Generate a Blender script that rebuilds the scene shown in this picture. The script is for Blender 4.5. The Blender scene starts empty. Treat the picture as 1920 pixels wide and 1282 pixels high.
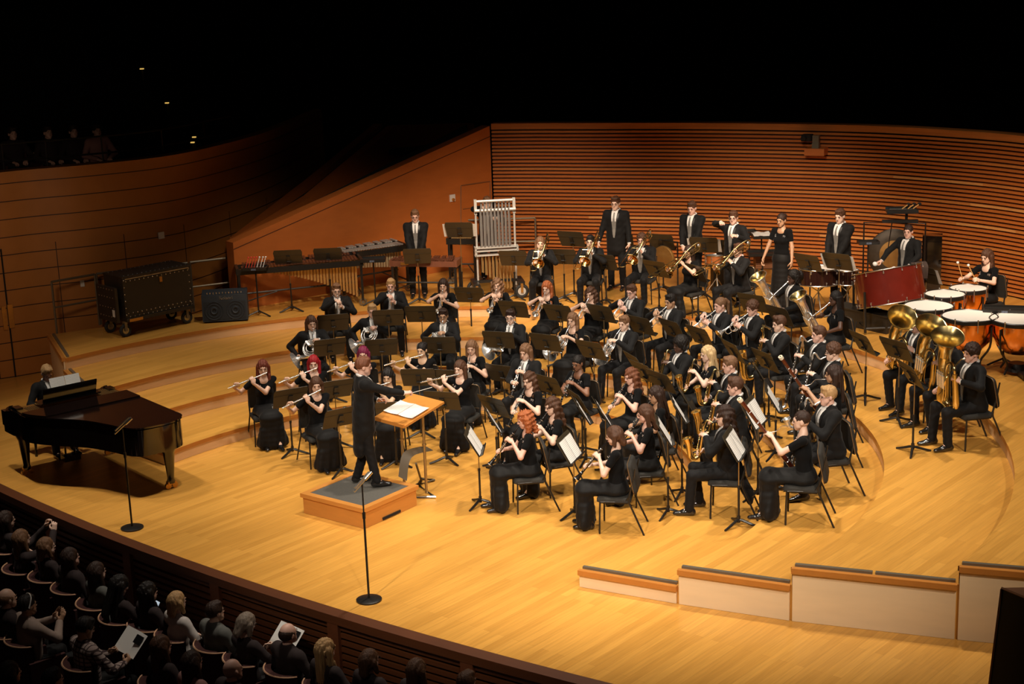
import bpy, math, random
import numpy as np
from mathutils import Matrix, Vector
SC = bpy.context.scene
# ---------------------------------------------------------------- camera
PITCH, ROLL, FPX, CAMH = math.radians(14.13), math.radians(2.0), 2905.0, 7.0
_fw = np.array([0, math.cos(PITCH), -math.sin(PITCH)]); _rt = np.array([1., 0, 0]); _up = np.cross(_rt, _fw)
_R = math.cos(ROLL) * _rt - math.sin(ROLL) * _up; _U = math.sin(ROLL) * _rt + math.cos(ROLL) * _up
_C = np.array([0, 0, CAMH])
def at(x, y, z=0.0):
    """point of the photo frame (1920x1282) carried to the horizontal plane at height z"""
    d = _fw * FPX + _R * (x - 960) + _U * (641 - y)
    return _C + d * ((z - CAMH) / d[2])
def pix(P):
    q = np.array(P, float) - _C; w = q @ _fw
    return np.array([960 + FPX * (q @ _R) / w, 641 - FPX * (q @ _U) / w])
def zat(y, P):
    lo, hi = -3., 12.
    for _ in range(40):
        m = (lo + hi) / 2
        if pix([P[0], P[1], m])[1] > y: lo = m
        else: hi = m
    return m
cd = bpy.data.cameras.new('camera'); cam = bpy.data.objects.new('camera', cd); SC.collection.objects.link(cam)
cd.sensor_width = 36; cd.lens = FPX / 1920 * 36; cd.clip_end = 200
mw = Matrix.Identity(4)
for i in range(3): mw[i][0] = _R[i]; mw[i][1] = _U[i]; mw[i][2] = -_fw[i]; mw[i][3] = _C[i]
cam.matrix_world = mw; SC.camera = cam
# ---------------------------------------------------------------- world, lights, exposure
w = bpy.data.worlds.new('hall_dark'); SC.world = w; w.use_nodes = True
w.node_tree.nodes['Background'].inputs[0].default_value = (1, .62, .38, 1)
w.node_tree.nodes['Background'].inputs[1].default_value = .0035
SC.view_settings.view_transform = 'Standard'; SC.view_settings.look = 'None'
SC.view_settings.exposure = 0.22; SC.view_settings.gamma = 1.0
try: SC.view_settings.use_curve_mapping = False
except Exception: pass
def lamp(kind, name, loc, target, energy, color=(1, .88, .73), **kw):
    d = bpy.data.lights.new(name, kind); d.energy = energy; d.color = color
    for k_, v_ in kw.items(): setattr(d, k_, v_)
    o = bpy.data.objects.new(name, d); SC.collection.objects.link(o); o.location = loc
    o.rotation_euler = (Vector(target) - Vector(loc)).to_track_quat('-Z', 'Y').to_euler()
    return o
# rig of stage spotlights hung above the platform
for nm, l, t, e, ang in [
    ('stage_spot', (1.2, 20.2, 13.0), (1.2, 20.2, 0), 3300, 68),
    ('stage_spot', (-2.6, 17.6, 13.0), (-2.2, 18.9, 0), 1900, 54),
    ('stage_spot', (4.5, 18.0, 13.0), (4.0, 18.0, 0), 2000, 60),
    ('stage_spot', (-1.0, 24.0, 12.5), (-1.5, 25.0, .8), 1500, 58),
    ('stage_spot', (5.0, 23.5, 12.5), (5.0, 24.8, .8), 1500, 58),
    ('stage_spot', (-8.5, 21.0, 12.0), (-3.5, 22.5, .4), 1000, 56),
    ('stage_spot', (-6.5, 18.5, 12.0), (-6.6, 21.6, 0), 1500, 40),
    ('front_spot', (-5.5, 7.5, 10.5), (1.0, 20.2, .4), 4500, 38),
    ('front_spot', (1.5, 5.5, 11.0), (1.6, 19.2, .4), 4100, 36),
    ('front_spot', (7.5, 7.5, 10.5), (2.4, 18.9, .4), 2900, 40)]:
    lamp('SPOT', nm, l, t, e, spot_size=math.radians(ang), spot_blend=.8, shadow_soft_size=.25)
SPOT_DIM = [
    ('wall_wash', (0.0, 23.5, 5.6), (0.4, 30.3, -.3), 1900, 56, (1, .78, .58)),
    ('wall_wash', (3.8, 22.5, 5.6), (4.6, 29.2, -.3), 2000, 56, (1, .78, .58)),
    ('wall_wash', (6.5, 20.0, 5.6), (8.6, 26.0, -.3), 1800, 58, (1, .78, .58)),
    ('wall_wash', (-2.6, 22.5, 5.6), (-3.2, 29.2, .0), 800, 50, (1, .78, .58)),
    ('wall_wash', (-7.0, 20.0, 4.5), (-9.6, 26.2, 1.7), 270, 62, (1, .72, .5)),
    ('house_light', (-5.0, 9.0, 8.0), (-3.6, 15.2, -.6), 21, 60, (1, .66, .58))]
for nm, l, t, e, ang, col in SPOT_DIM:
    lamp('SPOT', nm, l, t, e, color=col, spot_size=math.radians(ang), spot_blend=1.0, shadow_soft_size=.5)
# ---------------------------------------------------------------- mesh builder
def rot_to(d, up=(0, 0, 1)):
    """3x3 whose Z is d, Y near up"""
    z = np.array(d, float); z /= np.linalg.norm(z); x = np.cross(up, z)
    if np.linalg.norm(x) < 1e-4: x = np.cross((0, 1, 0), z)
    x /= np.linalg.norm(x); y = np.cross(z, x)
    return np.array([x, y, z]).T
def T(loc=(0, 0, 0), R=None, s=1.0):
    m = np.eye(4)
    if R is not None: m[:3, :3] = R
    m[:3, :3] = m[:3, :3] * s; m[:3, 3] = loc
    return m
def rz(a): c, s = math.cos(a), math.sin(a); return np.array([[c, -s, 0], [s, c, 0], [0, 0, 1.]])
def rx(a): c, s = math.cos(a), math.sin(a); return np.array([[1., 0, 0], [0, c, -s], [0, s, c]])
def ry(a): c, s = math.cos(a), math.sin(a); return np.array([[c, 0, s], [0, 1., 0], [-s, 0, c]])
def N(v): v = np.array(v, float); return v / np.linalg.norm(v)
def cr(pts, n=6, closed=False):
    P = [np.array(p, float) for p in pts]; out = []; L = len(P)
    for i in range(L if closed else L - 1):
        if closed: a, b, c, d = P[(i - 1) % L], P[i], P[(i + 1) % L], P[(i + 2) % L]
        else: a, b, c, d = P[max(i - 1, 0)], P[i], P[i + 1], P[min(i + 2, L - 1)]
        for t in np.arange(n) / n:
            out.append(.5 * ((2 * b) + (c - a) * t + (2 * a - 5 * b + 4 * c - d) * t * t + (3 * b - a - 3 * c + d) * t ** 3))
    if not closed: out.append(P[-1])
    return np.array(out)
class MB:
    def __init__(s): s.V = []; s.F = []; s.n = 0; s.smooth = 40
    def add(s, V, faces, mat=0, M=None):
        V = np.asarray(V, float)
        if M is not None: V = V @ M[:3, :3].T + M[:3, 3]
        for f in faces:
            f = np.asarray(f, int)
            if f.size: s.F.append((f + s.n, mat))
        s.V.append(V); s.n += len(V); return s
    def box(s, c, size, M=None, mat=0, R=None):
        x, y, z = [k / 2 for k in size]
        V = np.array([[-x, -y, -z], [x, -y, -z], [x, y, -z], [-x, y, -z], [-x, -y, z], [x, -y, z], [x, y, z], [-x, y, z]])
        if R is not None: V = V @ np.asarray(R).T
        return s.add(V + np.array(c), [[[0, 3, 2, 1], [4, 5, 6, 7], [0, 1, 5, 4], [1, 2, 6, 5], [2, 3, 7, 6], [3, 0, 4, 7]]], mat, M)
    def tube(s, pts, r, n=8, M=None, mat=0, closed=False, caps=True, sx=1.0, up=None):
        P = np.array(pts, float); L = len(P); r = np.broadcast_to(np.array(r, float), (L,)) if np.ndim(r) == 0 or len(np.atleast_1d(r)) == L else np.interp(np.linspace(0, 1, L), np.linspace(0, 1, len(r)), r)
        tg = np.empty_like(P)
        if closed: tg = np.roll(P, -1, 0) - np.roll(P, 1, 0)
        else: tg[1:-1] = P[2:] - P[:-2]; tg[0] = P[1] - P[0]; tg[-1] = P[-1] - P[-2]
        tg /= np.linalg.norm(tg, axis=1)[:, None] + 1e-12
        u = np.cross(tg[0], up if up is not None else (0, 0, 1))
        if np.linalg.norm(u) < 1e-3: u = np.cross(tg[0], (0, 1, 0))
        a = np.arange(n) * 2 * math.pi / n; V = []
        for i in range(L):
            u = u - tg[i] * (u @ tg[i]); u /= np.linalg.norm(u) + 1e-12; v = np.cross(tg[i], u)
            V.append(P[i] + r[i] * (np.outer(np.cos(a), u) * sx + np.outer(np.sin(a), v)))
        V = np.concatenate(V); q = []
        for i in range(L if closed else L - 1):
            j = (i + 1) % L
            for k in range(n): q.append([i * n + k, i * n + (k + 1) % n, j * n + (k + 1) % n, j * n + k])
        F = [q]
        if caps and not closed: F += [[list(range(n))[::-1]], [list(range((L - 1) * n, L * n))]]
        return s.add(V, F, mat, M)
    def cyl(s, a, b, r, r2=None, n=12, M=None, mat=0): return s.tube([a, b], [r, r if r2 is None else r2], n, M, mat)
    def lathe(s, prof, n=24, M=None, mat=0):
        a = np.arange(n) * 2 * math.pi / n; V = []; L = len(prof)
        for r_, z_ in prof: V.append(np.c_[r_ * np.cos(a), r_ * np.sin(a), np.full(n, z_)])
        q = [[i * n + k, i * n + (k + 1) % n, (i + 1) * n + (k + 1) % n, (i + 1) * n + k] for i in range(L - 1) for k in range(n)]
        return s.add(np.concatenate(V), [q], mat, M)
    def prism(s, poly, z0, z1, M=None, mat=0):
        n = len(poly); V = [(p[0], p[1], z0) for p in poly] + [(p[0], p[1], z1) for p in poly]
        return s.add(V, [[list(range(n))[::-1]], [list(range(n, 2 * n))], [[i, (i + 1) % n, n + (i + 1) % n, n + i] for i in range(n)]], mat, M)
    def ell(s, c, r, n=12, m=8, M=None, mat=0, R=None):
        pr = [(math.sin(math.pi * i / m), -math.cos(math.pi * i / m)) for i in range(m + 1)]
        pr[0] = (1e-4, -1); pr[-1] = (1e-4, 1); a = np.arange(n) * 2 * math.pi / n; V = np.concatenate([np.c_[p * np.cos(a), p * np.sin(a), np.full(n, z)] for p, z in pr]) * np.array(r)
        if R is not None: V = V @ np.asarray(R).T
        q = [[i * n + k, i * n + (k + 1) % n, (i + 1) * n + (k + 1) % n, (i + 1) * n + k] for i in range(m) for k in range(n)]
        return s.add(V + np.array(c), [q], mat, M)
    def grid(s, G, M=None, mat=0):
        G = np.asarray(G, float); a, b = G.shape[:2]
        q = [[i * b + j, i * b + j + 1, (i + 1) * b + j + 1, (i + 1) * b + j] for i in range(a - 1) for j in range(b - 1)]
        return s.add(G.reshape(-1, 3), [q], mat, M)
    def build(s, name, mats, parent=None, label=None):
        me = bpy.data.meshes.new(name); V = np.concatenate(s.V).astype(np.float32)
        li, ls, mi = [], [], []
        for f, m in s.F:
            f = np.atleast_2d(f); li.append(f.ravel()); ls.append(np.full(len(f), f.shape[1])); mi.append(np.full(len(f), m))
        li = np.concatenate(li).astype(np.int32); ls = np.concatenate(ls).astype(np.int32); mi = np.concatenate(mi).astype(np.int32)
        me.vertices.add(len(V)); me.vertices.foreach_set('co', V.ravel())
        me.loops.add(len(li)); me.loops.foreach_set('vertex_index', li)
        me.polygons.add(len(ls)); st = np.concatenate([[0], np.cumsum(ls)[:-1]]).astype(np.int32)
        me.polygons.foreach_set('loop_start', st); me.polygons.foreach_set('material_index', mi)
        me.update(calc_edges=True); me.validate()
        for m in (mats if isinstance(mats, (list, tuple)) else [mats]): me.materials.append(m)
        me.shade_smooth()
        if s.smooth < 180: me.set_sharp_from_angle(angle=math.radians(s.smooth))
        o = bpy.data.objects.new(name, me); SC.collection.objects.link(o)
        if parent is not None: o.parent = parent
        if label: o['label'] = label
        return o
# ---------------------------------------------------------------- smooth implicit surfaces (for bodies and clothes)
def cap(a, b, ra, rb=None, sc=(1, 1, 1), k=None, sub=False): return (np.array(a, float), np.array(b, float), ra, ra if rb is None else rb, np.array(sc, float), k, sub)
def ball(c, r3, k=None, sub=False):
    r = min(r3); return cap(c, c, r, r, np.array(r3) / r, k, sub)
def sdf_eval(prims, P, k):
    D = None
    for a, b, ra, rb, sc, kk, sub in prims:
        q = (P - a) / sc; ab = (b - a) / sc; L = ab @ ab; m = sc.min()
        if L > 1e-10:
            t = np.clip(q @ ab / L, 0, 1); d = np.linalg.norm(q - t[..., None] * ab, axis=-1) - (ra + (rb - ra) * t)
        else: d = np.linalg.norm(q, axis=-1) - ra
        d = d * m; kk = k if kk is None else kk
        if D is None: D = d
        elif sub:
            h = np.clip(.5 - .5 * (D + d) / kk, 0, 1); D = D * (1 - h) - d * h + kk * h * (1 - h)
        else:
            h = np.clip(.5 + .5 * (D - d) / kk, 0, 1); D = D * (1 - h) + d * h - kk * h * (1 - h)
    return D
def nets(prims, vox, k=.03, disp=None, pad=.02):
    lo = np.min([np.minimum(p[0] - p[2] * p[4], p[1] - p[3] * p[4]) for p in prims if not p[6]], axis=0) - pad - vox
    hi = np.max([np.maximum(p[0] + p[2] * p[4], p[1] + p[3] * p[4]) for p in prims if not p[6]], axis=0) + pad + vox
    n = np.ceil((hi - lo) / vox).astype(int) + 1
    ax = [lo[i] + np.arange(n[i]) * vox for i in range(3)]
    P = np.stack(np.meshgrid(*ax, indexing='ij'), -1).astype(np.float32)
    D = sdf_eval(prims, P, k)
    if disp is not None: D = D + disp(P)
    S = D < 0; nc = n - 1
    acc = np.zeros((*nc, 3)); cnt = np.zeros(nc)
    o = lambda i: slice(i, i + 1)
    ed = []
    for axs in range(3):
        sl0 = [slice(None)] * 3; sl1 = [slice(None)] * 3; sl0[axs] = slice(0, -1); sl1[axs] = slice(1, None)
        a, b = D[tuple(sl0)], D[tuple(sl1)]; X = (a < 0) != (b < 0); t = np.where(X, a / np.where(X, a - b, 1), 0)
        pos = P[tuple(sl0)].astype(float).copy(); pos[..., axs] += t * vox; ed.append((X, a < 0))
        oa = [i for i in range(3) if i != axs]
        for du in (0, 1):
            for dv in (0, 1):
                s_ = [slice(None)] * 3; s_[oa[0]] = slice(du, du + nc[oa[0]]); s_[oa[1]] = slice(dv, dv + nc[oa[1]])
                Xs = X[tuple(s_)]; acc += pos[tuple(s_)] * Xs[..., None]; cnt += Xs
    act = cnt > 0; idx = np.full(nc, -1); idx[act] = np.arange(act.sum()); V = acc[act] / cnt[act][:, None]
    Fs = []
    for axs in range(3):
        X, neg = ed[axs]; i = np.argwhere(X); oa = [(axs + 1) % 3, (axs + 2) % 3]
        ok = np.ones(len(i), bool)
        for q in oa: ok &= (i[:, q] > 0) & (i[:, q] < n[q] - 1)
        i = i[ok]; ng = neg[tuple(i.T)]
        def cell(du, dv):
            j = i.copy(); j[:, oa[0]] -= du; j[:, oa[1]] -= dv; return idx[tuple(j.T)]
        q = np.stack([cell(1, 1), cell(0, 1), cell(0, 0), cell(1, 0)], 1); q[~ng] = q[~ng][:, ::-1]; Fs.append(q)
    return V, np.concatenate(Fs)
# ---------------------------------------------------------------- object helpers
def tag(o, label=None, cat=None, group=None, kind=None):
    if label: o['label'] = label
    if cat: o['category'] = cat
    if group: o['group'] = group
    if kind: o['kind'] = kind
    return o
def empty(name, loc=(0, 0, 0), rot=0.0, s=1.0, label=None, cat=None, group=None):
    o = bpy.data.objects.new(name, None); SC.collection.objects.link(o); o.empty_display_size = .1
    o.location = loc; o.rotation_euler = (0, 0, rot); o.scale = (s, s, s)
    return tag(o, label, cat, group)
def place(o, M):
    o.matrix_world = Matrix([list(map(float, r)) for r in M]); return o
def dup(o, parent=None):
    c = o.copy(); SC.collection.objects.link(c)
    if parent is not None: c.parent = parent; c.matrix_parent_inverse = o.matrix_parent_inverse.copy()
    for ch in [x for x in KIDS.get(o.name, [])]: KIDS.setdefault(c.name, []).append(dup(ch, c))
    return c
KIDS = {}
def kids(root):
    """remember a prototype's children before it is copied"""
    def rec(o):
        KIDS[o.name] = list(o.children)
        for c in o.children: rec(c)
    rec(root); return root
USED = set()
def use(root):
    """the first use of a prototype is the prototype itself, later uses are copies of its tree"""
    if root.name not in USED:
        USED.add(root.name); kids(root); return root
    return dup(root)
# ---------------------------------------------------------------- materials
def mat(name, col, rough=.5, metal=0.0, noise=0.0, nscale=20, bump=0.0, coat=0.0, sheen=0.0, emit=0.0, stretch=None, spec=None):
    m = bpy.data.materials.new(name); m.use_nodes = True; nt = m.node_tree; b = nt.nodes['Principled BSDF']
    b.inputs['Base Color'].default_value = (*col, 1); b.inputs['Roughness'].default_value = rough; b.inputs['Metallic'].default_value = metal
    if coat: b.inputs['Coat Weight'].default_value = coat; b.inputs['Coat Roughness'].default_value = .08
    if spec is not None: b.inputs['Specular IOR Level'].default_value = spec
    if sheen: b.inputs['Sheen Weight'].default_value = sheen; b.inputs['Sheen Roughness'].default_value = .4
    if emit: b.inputs['Emission Color'].default_value = (*col, 1); b.inputs['Emission Strength'].default_value = emit
    if noise or bump:
        tc = nt.nodes.new('ShaderNodeTexCoord'); mp = nt.nodes.new('ShaderNodeMapping'); nz = nt.nodes.new('ShaderNodeTexNoise')
        nz.inputs['Scale'].default_value = nscale; nz.inputs['Detail'].default_value = 4
        if stretch: mp.inputs['Scale'].default_value = stretch
        nt.links.new(tc.outputs['Object'], mp.inputs[0]); nt.links.new(mp.outputs[0], nz.inputs[0])
        if noise:
            mx = nt.nodes.new('ShaderNodeMix'); mx.data_type = 'RGBA'
            mx.inputs[6].default_value = (*[c * (1 - noise) for c in col], 1); mx.inputs[7].default_value = (*[min(1, c * (1 + noise)) for c in col], 1)
            nt.links.new(nz.outputs[0], mx.inputs[0]); nt.links.new(mx.outputs[2], b.inputs['Base Color'])
        if bump:
            bp = nt.nodes.new('ShaderNodeBump'); bp.inputs['Strength'].default_value = bump; bp.inputs['Distance'].default_value = .01
            nt.links.new(nz.outputs[0], bp.inputs['Height']); nt.links.new(bp.outputs[0], b.inputs['Normal'])
    return m
def plank_mat(name, c1, c2, ang, w=.085, L=1.5, rough=.28, mortar=(.25, .12, .03), msize=.0012):
    m = bpy.data.materials.new(name); m.use_nodes = True; nt = m.node_tree; b = nt.nodes['Principled BSDF']; ln = nt.links.new
    tc = nt.nodes.new('ShaderNodeTexCoord'); mp = nt.nodes.new('ShaderNodeMapping'); mp.inputs['Rotation'].default_value = (0, 0, -ang)
    br = nt.nodes.new('ShaderNodeTexBrick'); br.inputs['Scale'].default_value = 1; br.inputs['Brick Width'].default_value = L; br.inputs['Row Height'].default_value = w
    br.inputs['Mortar Size'].default_value = msize; br.inputs['Color1'].default_value = (*c1, 1); br.inputs['Color2'].default_value = (*c2, 1); br.inputs['Mortar'].default_value = (*mortar, 1)
    br.offset = .37; br.inputs['Bias'].default_value = -.1
    ln(tc.outputs['Object'], mp.inputs[0]); ln(mp.outputs[0], br.inputs[0])
    m2 = nt.nodes.new('ShaderNodeMapping'); m2.inputs['Scale'].default_value = (1.3, 22, 1); ln(mp.outputs[0], m2.inputs[0])
    nz = nt.nodes.new('ShaderNodeTexNoise'); nz.inputs['Scale'].default_value = 1.6; nz.inputs['Detail'].default_value = 6; ln(m2.outputs[0], nz.inputs[0])
    n2 = nt.nodes.new('ShaderNodeTexNoise'); n2.inputs['Scale'].default_value = .5; n2.inputs['Detail'].default_value = 2; ln(tc.outputs['Object'], n2.inputs[0])
    ad = nt.nodes.new('ShaderNodeMath'); ad.operation = 'ADD'; ln(nz.outputs[0], ad.inputs[0]); ln(n2.outputs[0], ad.inputs[1])
    rp = nt.nodes.new('ShaderNodeMapRange'); rp.inputs[1].default_value = .6; rp.inputs[2].default_value = 1.4; rp.inputs[3].default_value = .80; rp.inputs[4].default_value = 1.16
    ln(ad.outputs[0], rp.inputs[0])
    mx = nt.nodes.new('ShaderNodeMix'); mx.data_type = 'RGBA'; mx.blend_type = 'MULTIPLY'; mx.inputs[0].default_value = 1
    ln(br.outputs[0], mx.inputs[6]); ln(rp.outputs[0], mx.inputs[7]); ln(mx.outputs[2], b.inputs['Base Color'])
    b.inputs['Roughness'].default_value = rough; b.inputs['Specular IOR Level'].default_value = .35
    return m
PL = math.atan2(.763, .6465)
M = {}
M['floor'] = plank_mat('maple_planks', (.70, .350, .070), (.585, .280, .052), PL, w=.10, L=1.9, mortar=(.40, .185, .035), msize=.0010)
M['riserface'] = mat('riser_veneer', (.78, .50, .26), .45, noise=.10, nscale=3, stretch=(1, 1, 8))
M['nosing'] = mat('riser_nosing', (.50, .19, .035), .35, noise=.15, nscale=6)
M['channel'] = mat('grey_metal_channel', (.22, .19, .14), .4, metal=.6)
M['slat'] = mat('slat_wood', (.50, .15, .03), .42, noise=.30, nscale=1.2, stretch=(1, 1, 60))
M['gap'] = mat('dark_backing', (.06, .015, .004), .7, noise=.1)
M['orange'] = mat('cherry_panel', (.46, .13, .025), .45, noise=.16, nscale=2.5, stretch=(1, 1, 3))
M['dim'] = mat('stained_panel', (.22, .09, .035), .5, noise=.12, nscale=3)
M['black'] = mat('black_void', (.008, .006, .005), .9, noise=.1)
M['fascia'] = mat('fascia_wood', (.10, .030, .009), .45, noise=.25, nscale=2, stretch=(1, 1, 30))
M['podwood'] = mat('podium_wood', (.58, .24, .05), .32, noise=.12, nscale=4, stretch=(1, 1, 6))
M['carpet'] = mat('grey_carpet', (.085, .08, .07), .95, noise=.2, nscale=40, bump=.3)
M['suit'] = mat('black_suit', (0.0065, 0.0062, 0.0065), .8, spec=.22, noise=.2, nscale=30, bump=.15, sheen=.05)
M['lapel'] = mat('satin_lapel', (.007, .007, .008), .42)
M['velvet'] = mat('black_velvet', (0.0022, 0.0022, 0.0026), .95, spec=.22, noise=.2, nscale=40, sheen=.03)
M['skirt'] = mat('black_skirt', (0.006, 0.0056, 0.0056), .7, spec=.22, noise=.25, nscale=14, bump=.25, sheen=.05)
M['trouser'] = mat('black_trousers', (0.0062, 0.006, 0.0066), .75, spec=.22, noise=.2, nscale=20, bump=.2, sheen=.05)
M['shirt'] = mat('white_shirt', (.70, .68, .66), .7, noise=.04)
M['vest'] = mat('silver_vest', (.20, .19, .175), .5, noise=.45, nscale=120)
M['tie'] = mat('grey_tie', (.17, .165, .155), .45, noise=.5, nscale=120)
M['shoe'] = mat('polished_shoe', (.012, .011, .011), .18, coat=.5, noise=.1)
M['sequin'] = mat('sequins', (.85, .85, .88), .15, metal=.8, noise=.05)
M['frame'] = mat('black_steel', (.013, .012, .011), .35, noise=.1)
M['pad'] = mat('chair_pad', (.018, .016, .013), .85, noise=.25, nscale=60, bump=.2)
M['piping'] = mat('bronze_piping', (.20, .13, .07), .4, metal=.5)
M['desk'] = mat('stand_desk', (.040, .030, .016), .45, noise=.12, nscale=8)
M['shaft'] = mat('stand_shaft', (.42, .30, .14), .3, metal=.8)
M['paper'] = None
M['silver'] = mat('silver_plate', (.90, .89, .87), .27, metal=.88, noise=.05)
M['brass'] = mat('lacquered_brass', (.84, .66, .30), .24, metal=1, noise=.06)
M['brassdark'] = mat('rose_brass', (.86, .55, .18), .22, metal=1, noise=.06)
M['ebony'] = mat('black_ebonite', (.010, .009, .009), .22, noise=.1)
M['maple_dark'] = mat('bassoon_maple', (.10, .018, .008), .2, coat=.5, noise=.2)
M['ivory'] = mat('ivory_ring', (.75, .68, .52), .4)
M['piano'] = mat('piano_lacquer', (.006, .005, .005), .09, coat=1.0, noise=.1)
M['lid'] = mat('piano_lid', (.010, .005, .004), .14, coat=1.0, noise=.1)
M['gold'] = mat('gold_plate', (.65, .36, .10), .35, metal=.9, noise=.1)
M['key'] = mat('piano_keys', (.75, .72, .66), .3)
M['case'] = mat('case_black', (.022, .018, .013), .5, noise=.25, nscale=5)
M['steel'] = mat('steel', (.55, .54, .52), .3, metal=1, noise=.08)
M['rivet'] = mat('rivets', (.75, .74, .70), .25, metal=.9)
M['tyre'] = mat('rubber', (.02, .019, .018), .8, noise=.2)
M['amp'] = mat('amp_blue', (.020, .026, .034), .6, noise=.2)
M['ampgrill'] = mat('amp_grille', (.012, .014, .017), .7, noise=.4, nscale=150)
M['white'] = mat('white_plastic', (.75, .73, .70), .4)
M['red'] = mat('red_yarn', (.70, .06, .03), .8)
M['stick'] = mat('mallet_wood', (.70, .40, .14), .4)
M['reson'] = mat('gold_resonator', (.72, .48, .20), .35, metal=.7, noise=.1)
M['resonsil'] = mat('dull_resonator', (.50, .40, .25), .4, metal=.6, noise=.1)
M['rosewood'] = mat('rosewood_bar', (.10, .035, .018), .35, noise=.25)
M['alu'] = mat('aluminium_bar', (.42, .40, .37), .4, metal=.35)
M['chime'] = mat('chime_tube', (.50, .49, .48), .33, metal=.75)
M['chimeframe'] = mat('chime_frame', (.62, .60, .56), .4, metal=.4)
M['copper'] = mat('copper_bowl', (.85, .34, .10), .18, metal=1, noise=.1)
M['head'] = mat('drum_head', (.74, .71, .66), .45, noise=.03)
M['xylorail'] = mat('xylophone_rail', (.15, .055, .03), .4, noise=.2)
M['endpanel'] = mat('end_panel_veneer', (.80, .60, .37), .45, noise=.07, nscale=2, stretch=(1, 1, 6))
M['drumred'] = mat('red_drum_shell', (.13, .014, .008), .2, coat=.5, noise=.3, nscale=4)
M['drumblk'] = mat('dark_drum_shell', (.022, .008, .006), .15, coat=.6)
M['bronze'] = mat('gong_bronze', (.40, .21, .06), .4, metal=.7, noise=.3, nscale=8)
M['gongdark'] = mat('gong_rim', (.05, .035, .022), .5, metal=.4, noise=.3)
M['seat'] = mat('seat_upholstery', (.055, .014, .012), .9, noise=.2)
M['seatrim'] = mat('seat_wood_rim', (.62, .36, .22), .4)
M['aisle'] = mat('aisle_glow', (1.0, .62, .15), .5, emit=.55)
M['lens'] = mat('glasses', (.03, .025, .02), .2)
M['purple'] = mat('purple_bottle', (.22, .03, .22), .25)
M['eye'] = mat('eye_dark', (.03, .018, .012), .25)
M['lip'] = mat('lips', (.45, .16, .12), .5)
M['seatfloor'] = mat('auditorium_floor', (.03, .014, .010), .8, noise=.2)
M['towel'] = mat('dark_towel', (.05, .032, .026), .95, noise=.2, nscale=60, bump=.5)
def paper_mat():
    m = bpy.data.materials.new('sheet_music'); m.use_nodes = True; nt = m.node_tree; b = nt.nodes['Principled BSDF']; ln = nt.links.new
    tc = nt.nodes.new('ShaderNodeTexCoord'); sp = nt.nodes.new('ShaderNodeSeparateXYZ'); ln(tc.outputs['Object'], sp.inputs[0])
    a = nt.nodes.new('ShaderNodeMath'); a.operation = 'MULTIPLY'; a.inputs[1].default_value = 2 * math.pi / .021; ln(sp.outputs[2], a.inputs[0])
    s = nt.nodes.new('ShaderNodeMath'); s.operation = 'SINE'; ln(a.outputs[0], s.inputs[0])
    nz = nt.nodes.new('ShaderNodeTexNoise'); nz.inputs['Scale'].default_value = 160; ln(tc.outputs['Object'], nz.inputs[0])
    g = nt.nodes.new('ShaderNodeMath'); g.operation = 'GREATER_THAN'; g.inputs[1].default_value = .1; ln(s.outputs[0], g.inputs[0])
    mu = nt.nodes.new('ShaderNodeMath'); mu.operation = 'MULTIPLY'; ln(g.outputs[0], mu.inputs[0]); ln(nz.outputs[0], mu.inputs[1])
    mx = nt.nodes.new('ShaderNodeMix'); mx.data_type = 'RGBA'; mx.inputs[6].default_value = (.82, .80, .76, 1); mx.inputs[7].default_value = (.40, .39, .37, 1)
    ln(mu.outputs[0], mx.inputs[0]); ln(mx.outputs[2], b.inputs['Base Color']); b.inputs['Roughness'].default_value = .7
    return m
M['paper'] = paper_mat()
_skin = {}
SK = dict(pale=(.72, .48, .37), fair=(.66, .42, .31), rosy=(.70, .42, .33), asian=(.62, .40, .26), tan=(.44, .25, .15), brown=(.22, .10, .055), dark=(.085, .040, .025))
def skin(k):
    if k not in _skin: _skin[k] = mat('skin_' + k, SK[k], .5, noise=.08, nscale=30)
    return _skin[k]
HC = dict(black=(.010, .007, .006), dark=(.030, .014, .009), brown=(.075, .032, .016), ltbrown=(.17, .085, .042), blond=(.42, .25, .11), pblond=(.58, .40, .20), auburn=(.13, .025, .012), red=(.30, .008, .014), purple=(.17, .012, .05), ginger=(.34, .095, .028), copper=(.15, .052, .024), grey=(.22, .17, .13))
_hair = {}
def hairm(k):
    if k not in _hair: _hair[k] = mat('hair_' + k, HC[k], .58, noise=.65, nscale=70, stretch=(1, 1, .12), bump=1.0, spec=.35)
    return _hair[k]
# ================================================================ the setting
def struct(mb, name, mats, parent=None):
    o = mb.build(name, mats, parent)
    if parent is None: o['kind'] = 'structure'
    return o
C0 = np.array([-1.33, 19.8]); RR = {1: 3.75, 2: 4.93, 3: 6.12, 4: 7.63}; H1 = .2
# --- flat platform floor with the curved front edge
EC, ER = np.array([24.16, 50.16]), 43.08
def edge(x): return EC[1] - math.sqrt(ER ** 2 - (x - EC[0]) ** 2)
exs = np.linspace(-13.5, 9.5, 47)
front = [(x, edge(x)) for x in exs]
mb = MB(); poly = front + [(13, 15), (13, 36), (-13.5, 36)]
mb.prism(poly, -.08, 0); struct(mb, 'floor', M['floor'])
mb = MB()      # dark lip of the platform
G = [[(x, edge(x), .004), (x, edge(x) - .0, .004)] for x in exs]
def offs(x, d):
    v = np.array([x, edge(x)]) - EC; v /= np.linalg.norm(v); return np.array([x, edge(x)]) + v * d
mb.grid([[(*offs(x, .16), -.0), (*offs(x, -.0), .006)] for x in exs]); mb.grid([[(*offs(x, .16), -.10), (*offs(x, .16), 0)] for x in exs])
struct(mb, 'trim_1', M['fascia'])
mb = MB()      # slatted fascia under it
mb.grid([[(*offs(x, .06), -1.15), (*offs(x, .06), -.08)] for x in exs], mat=1)
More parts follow.
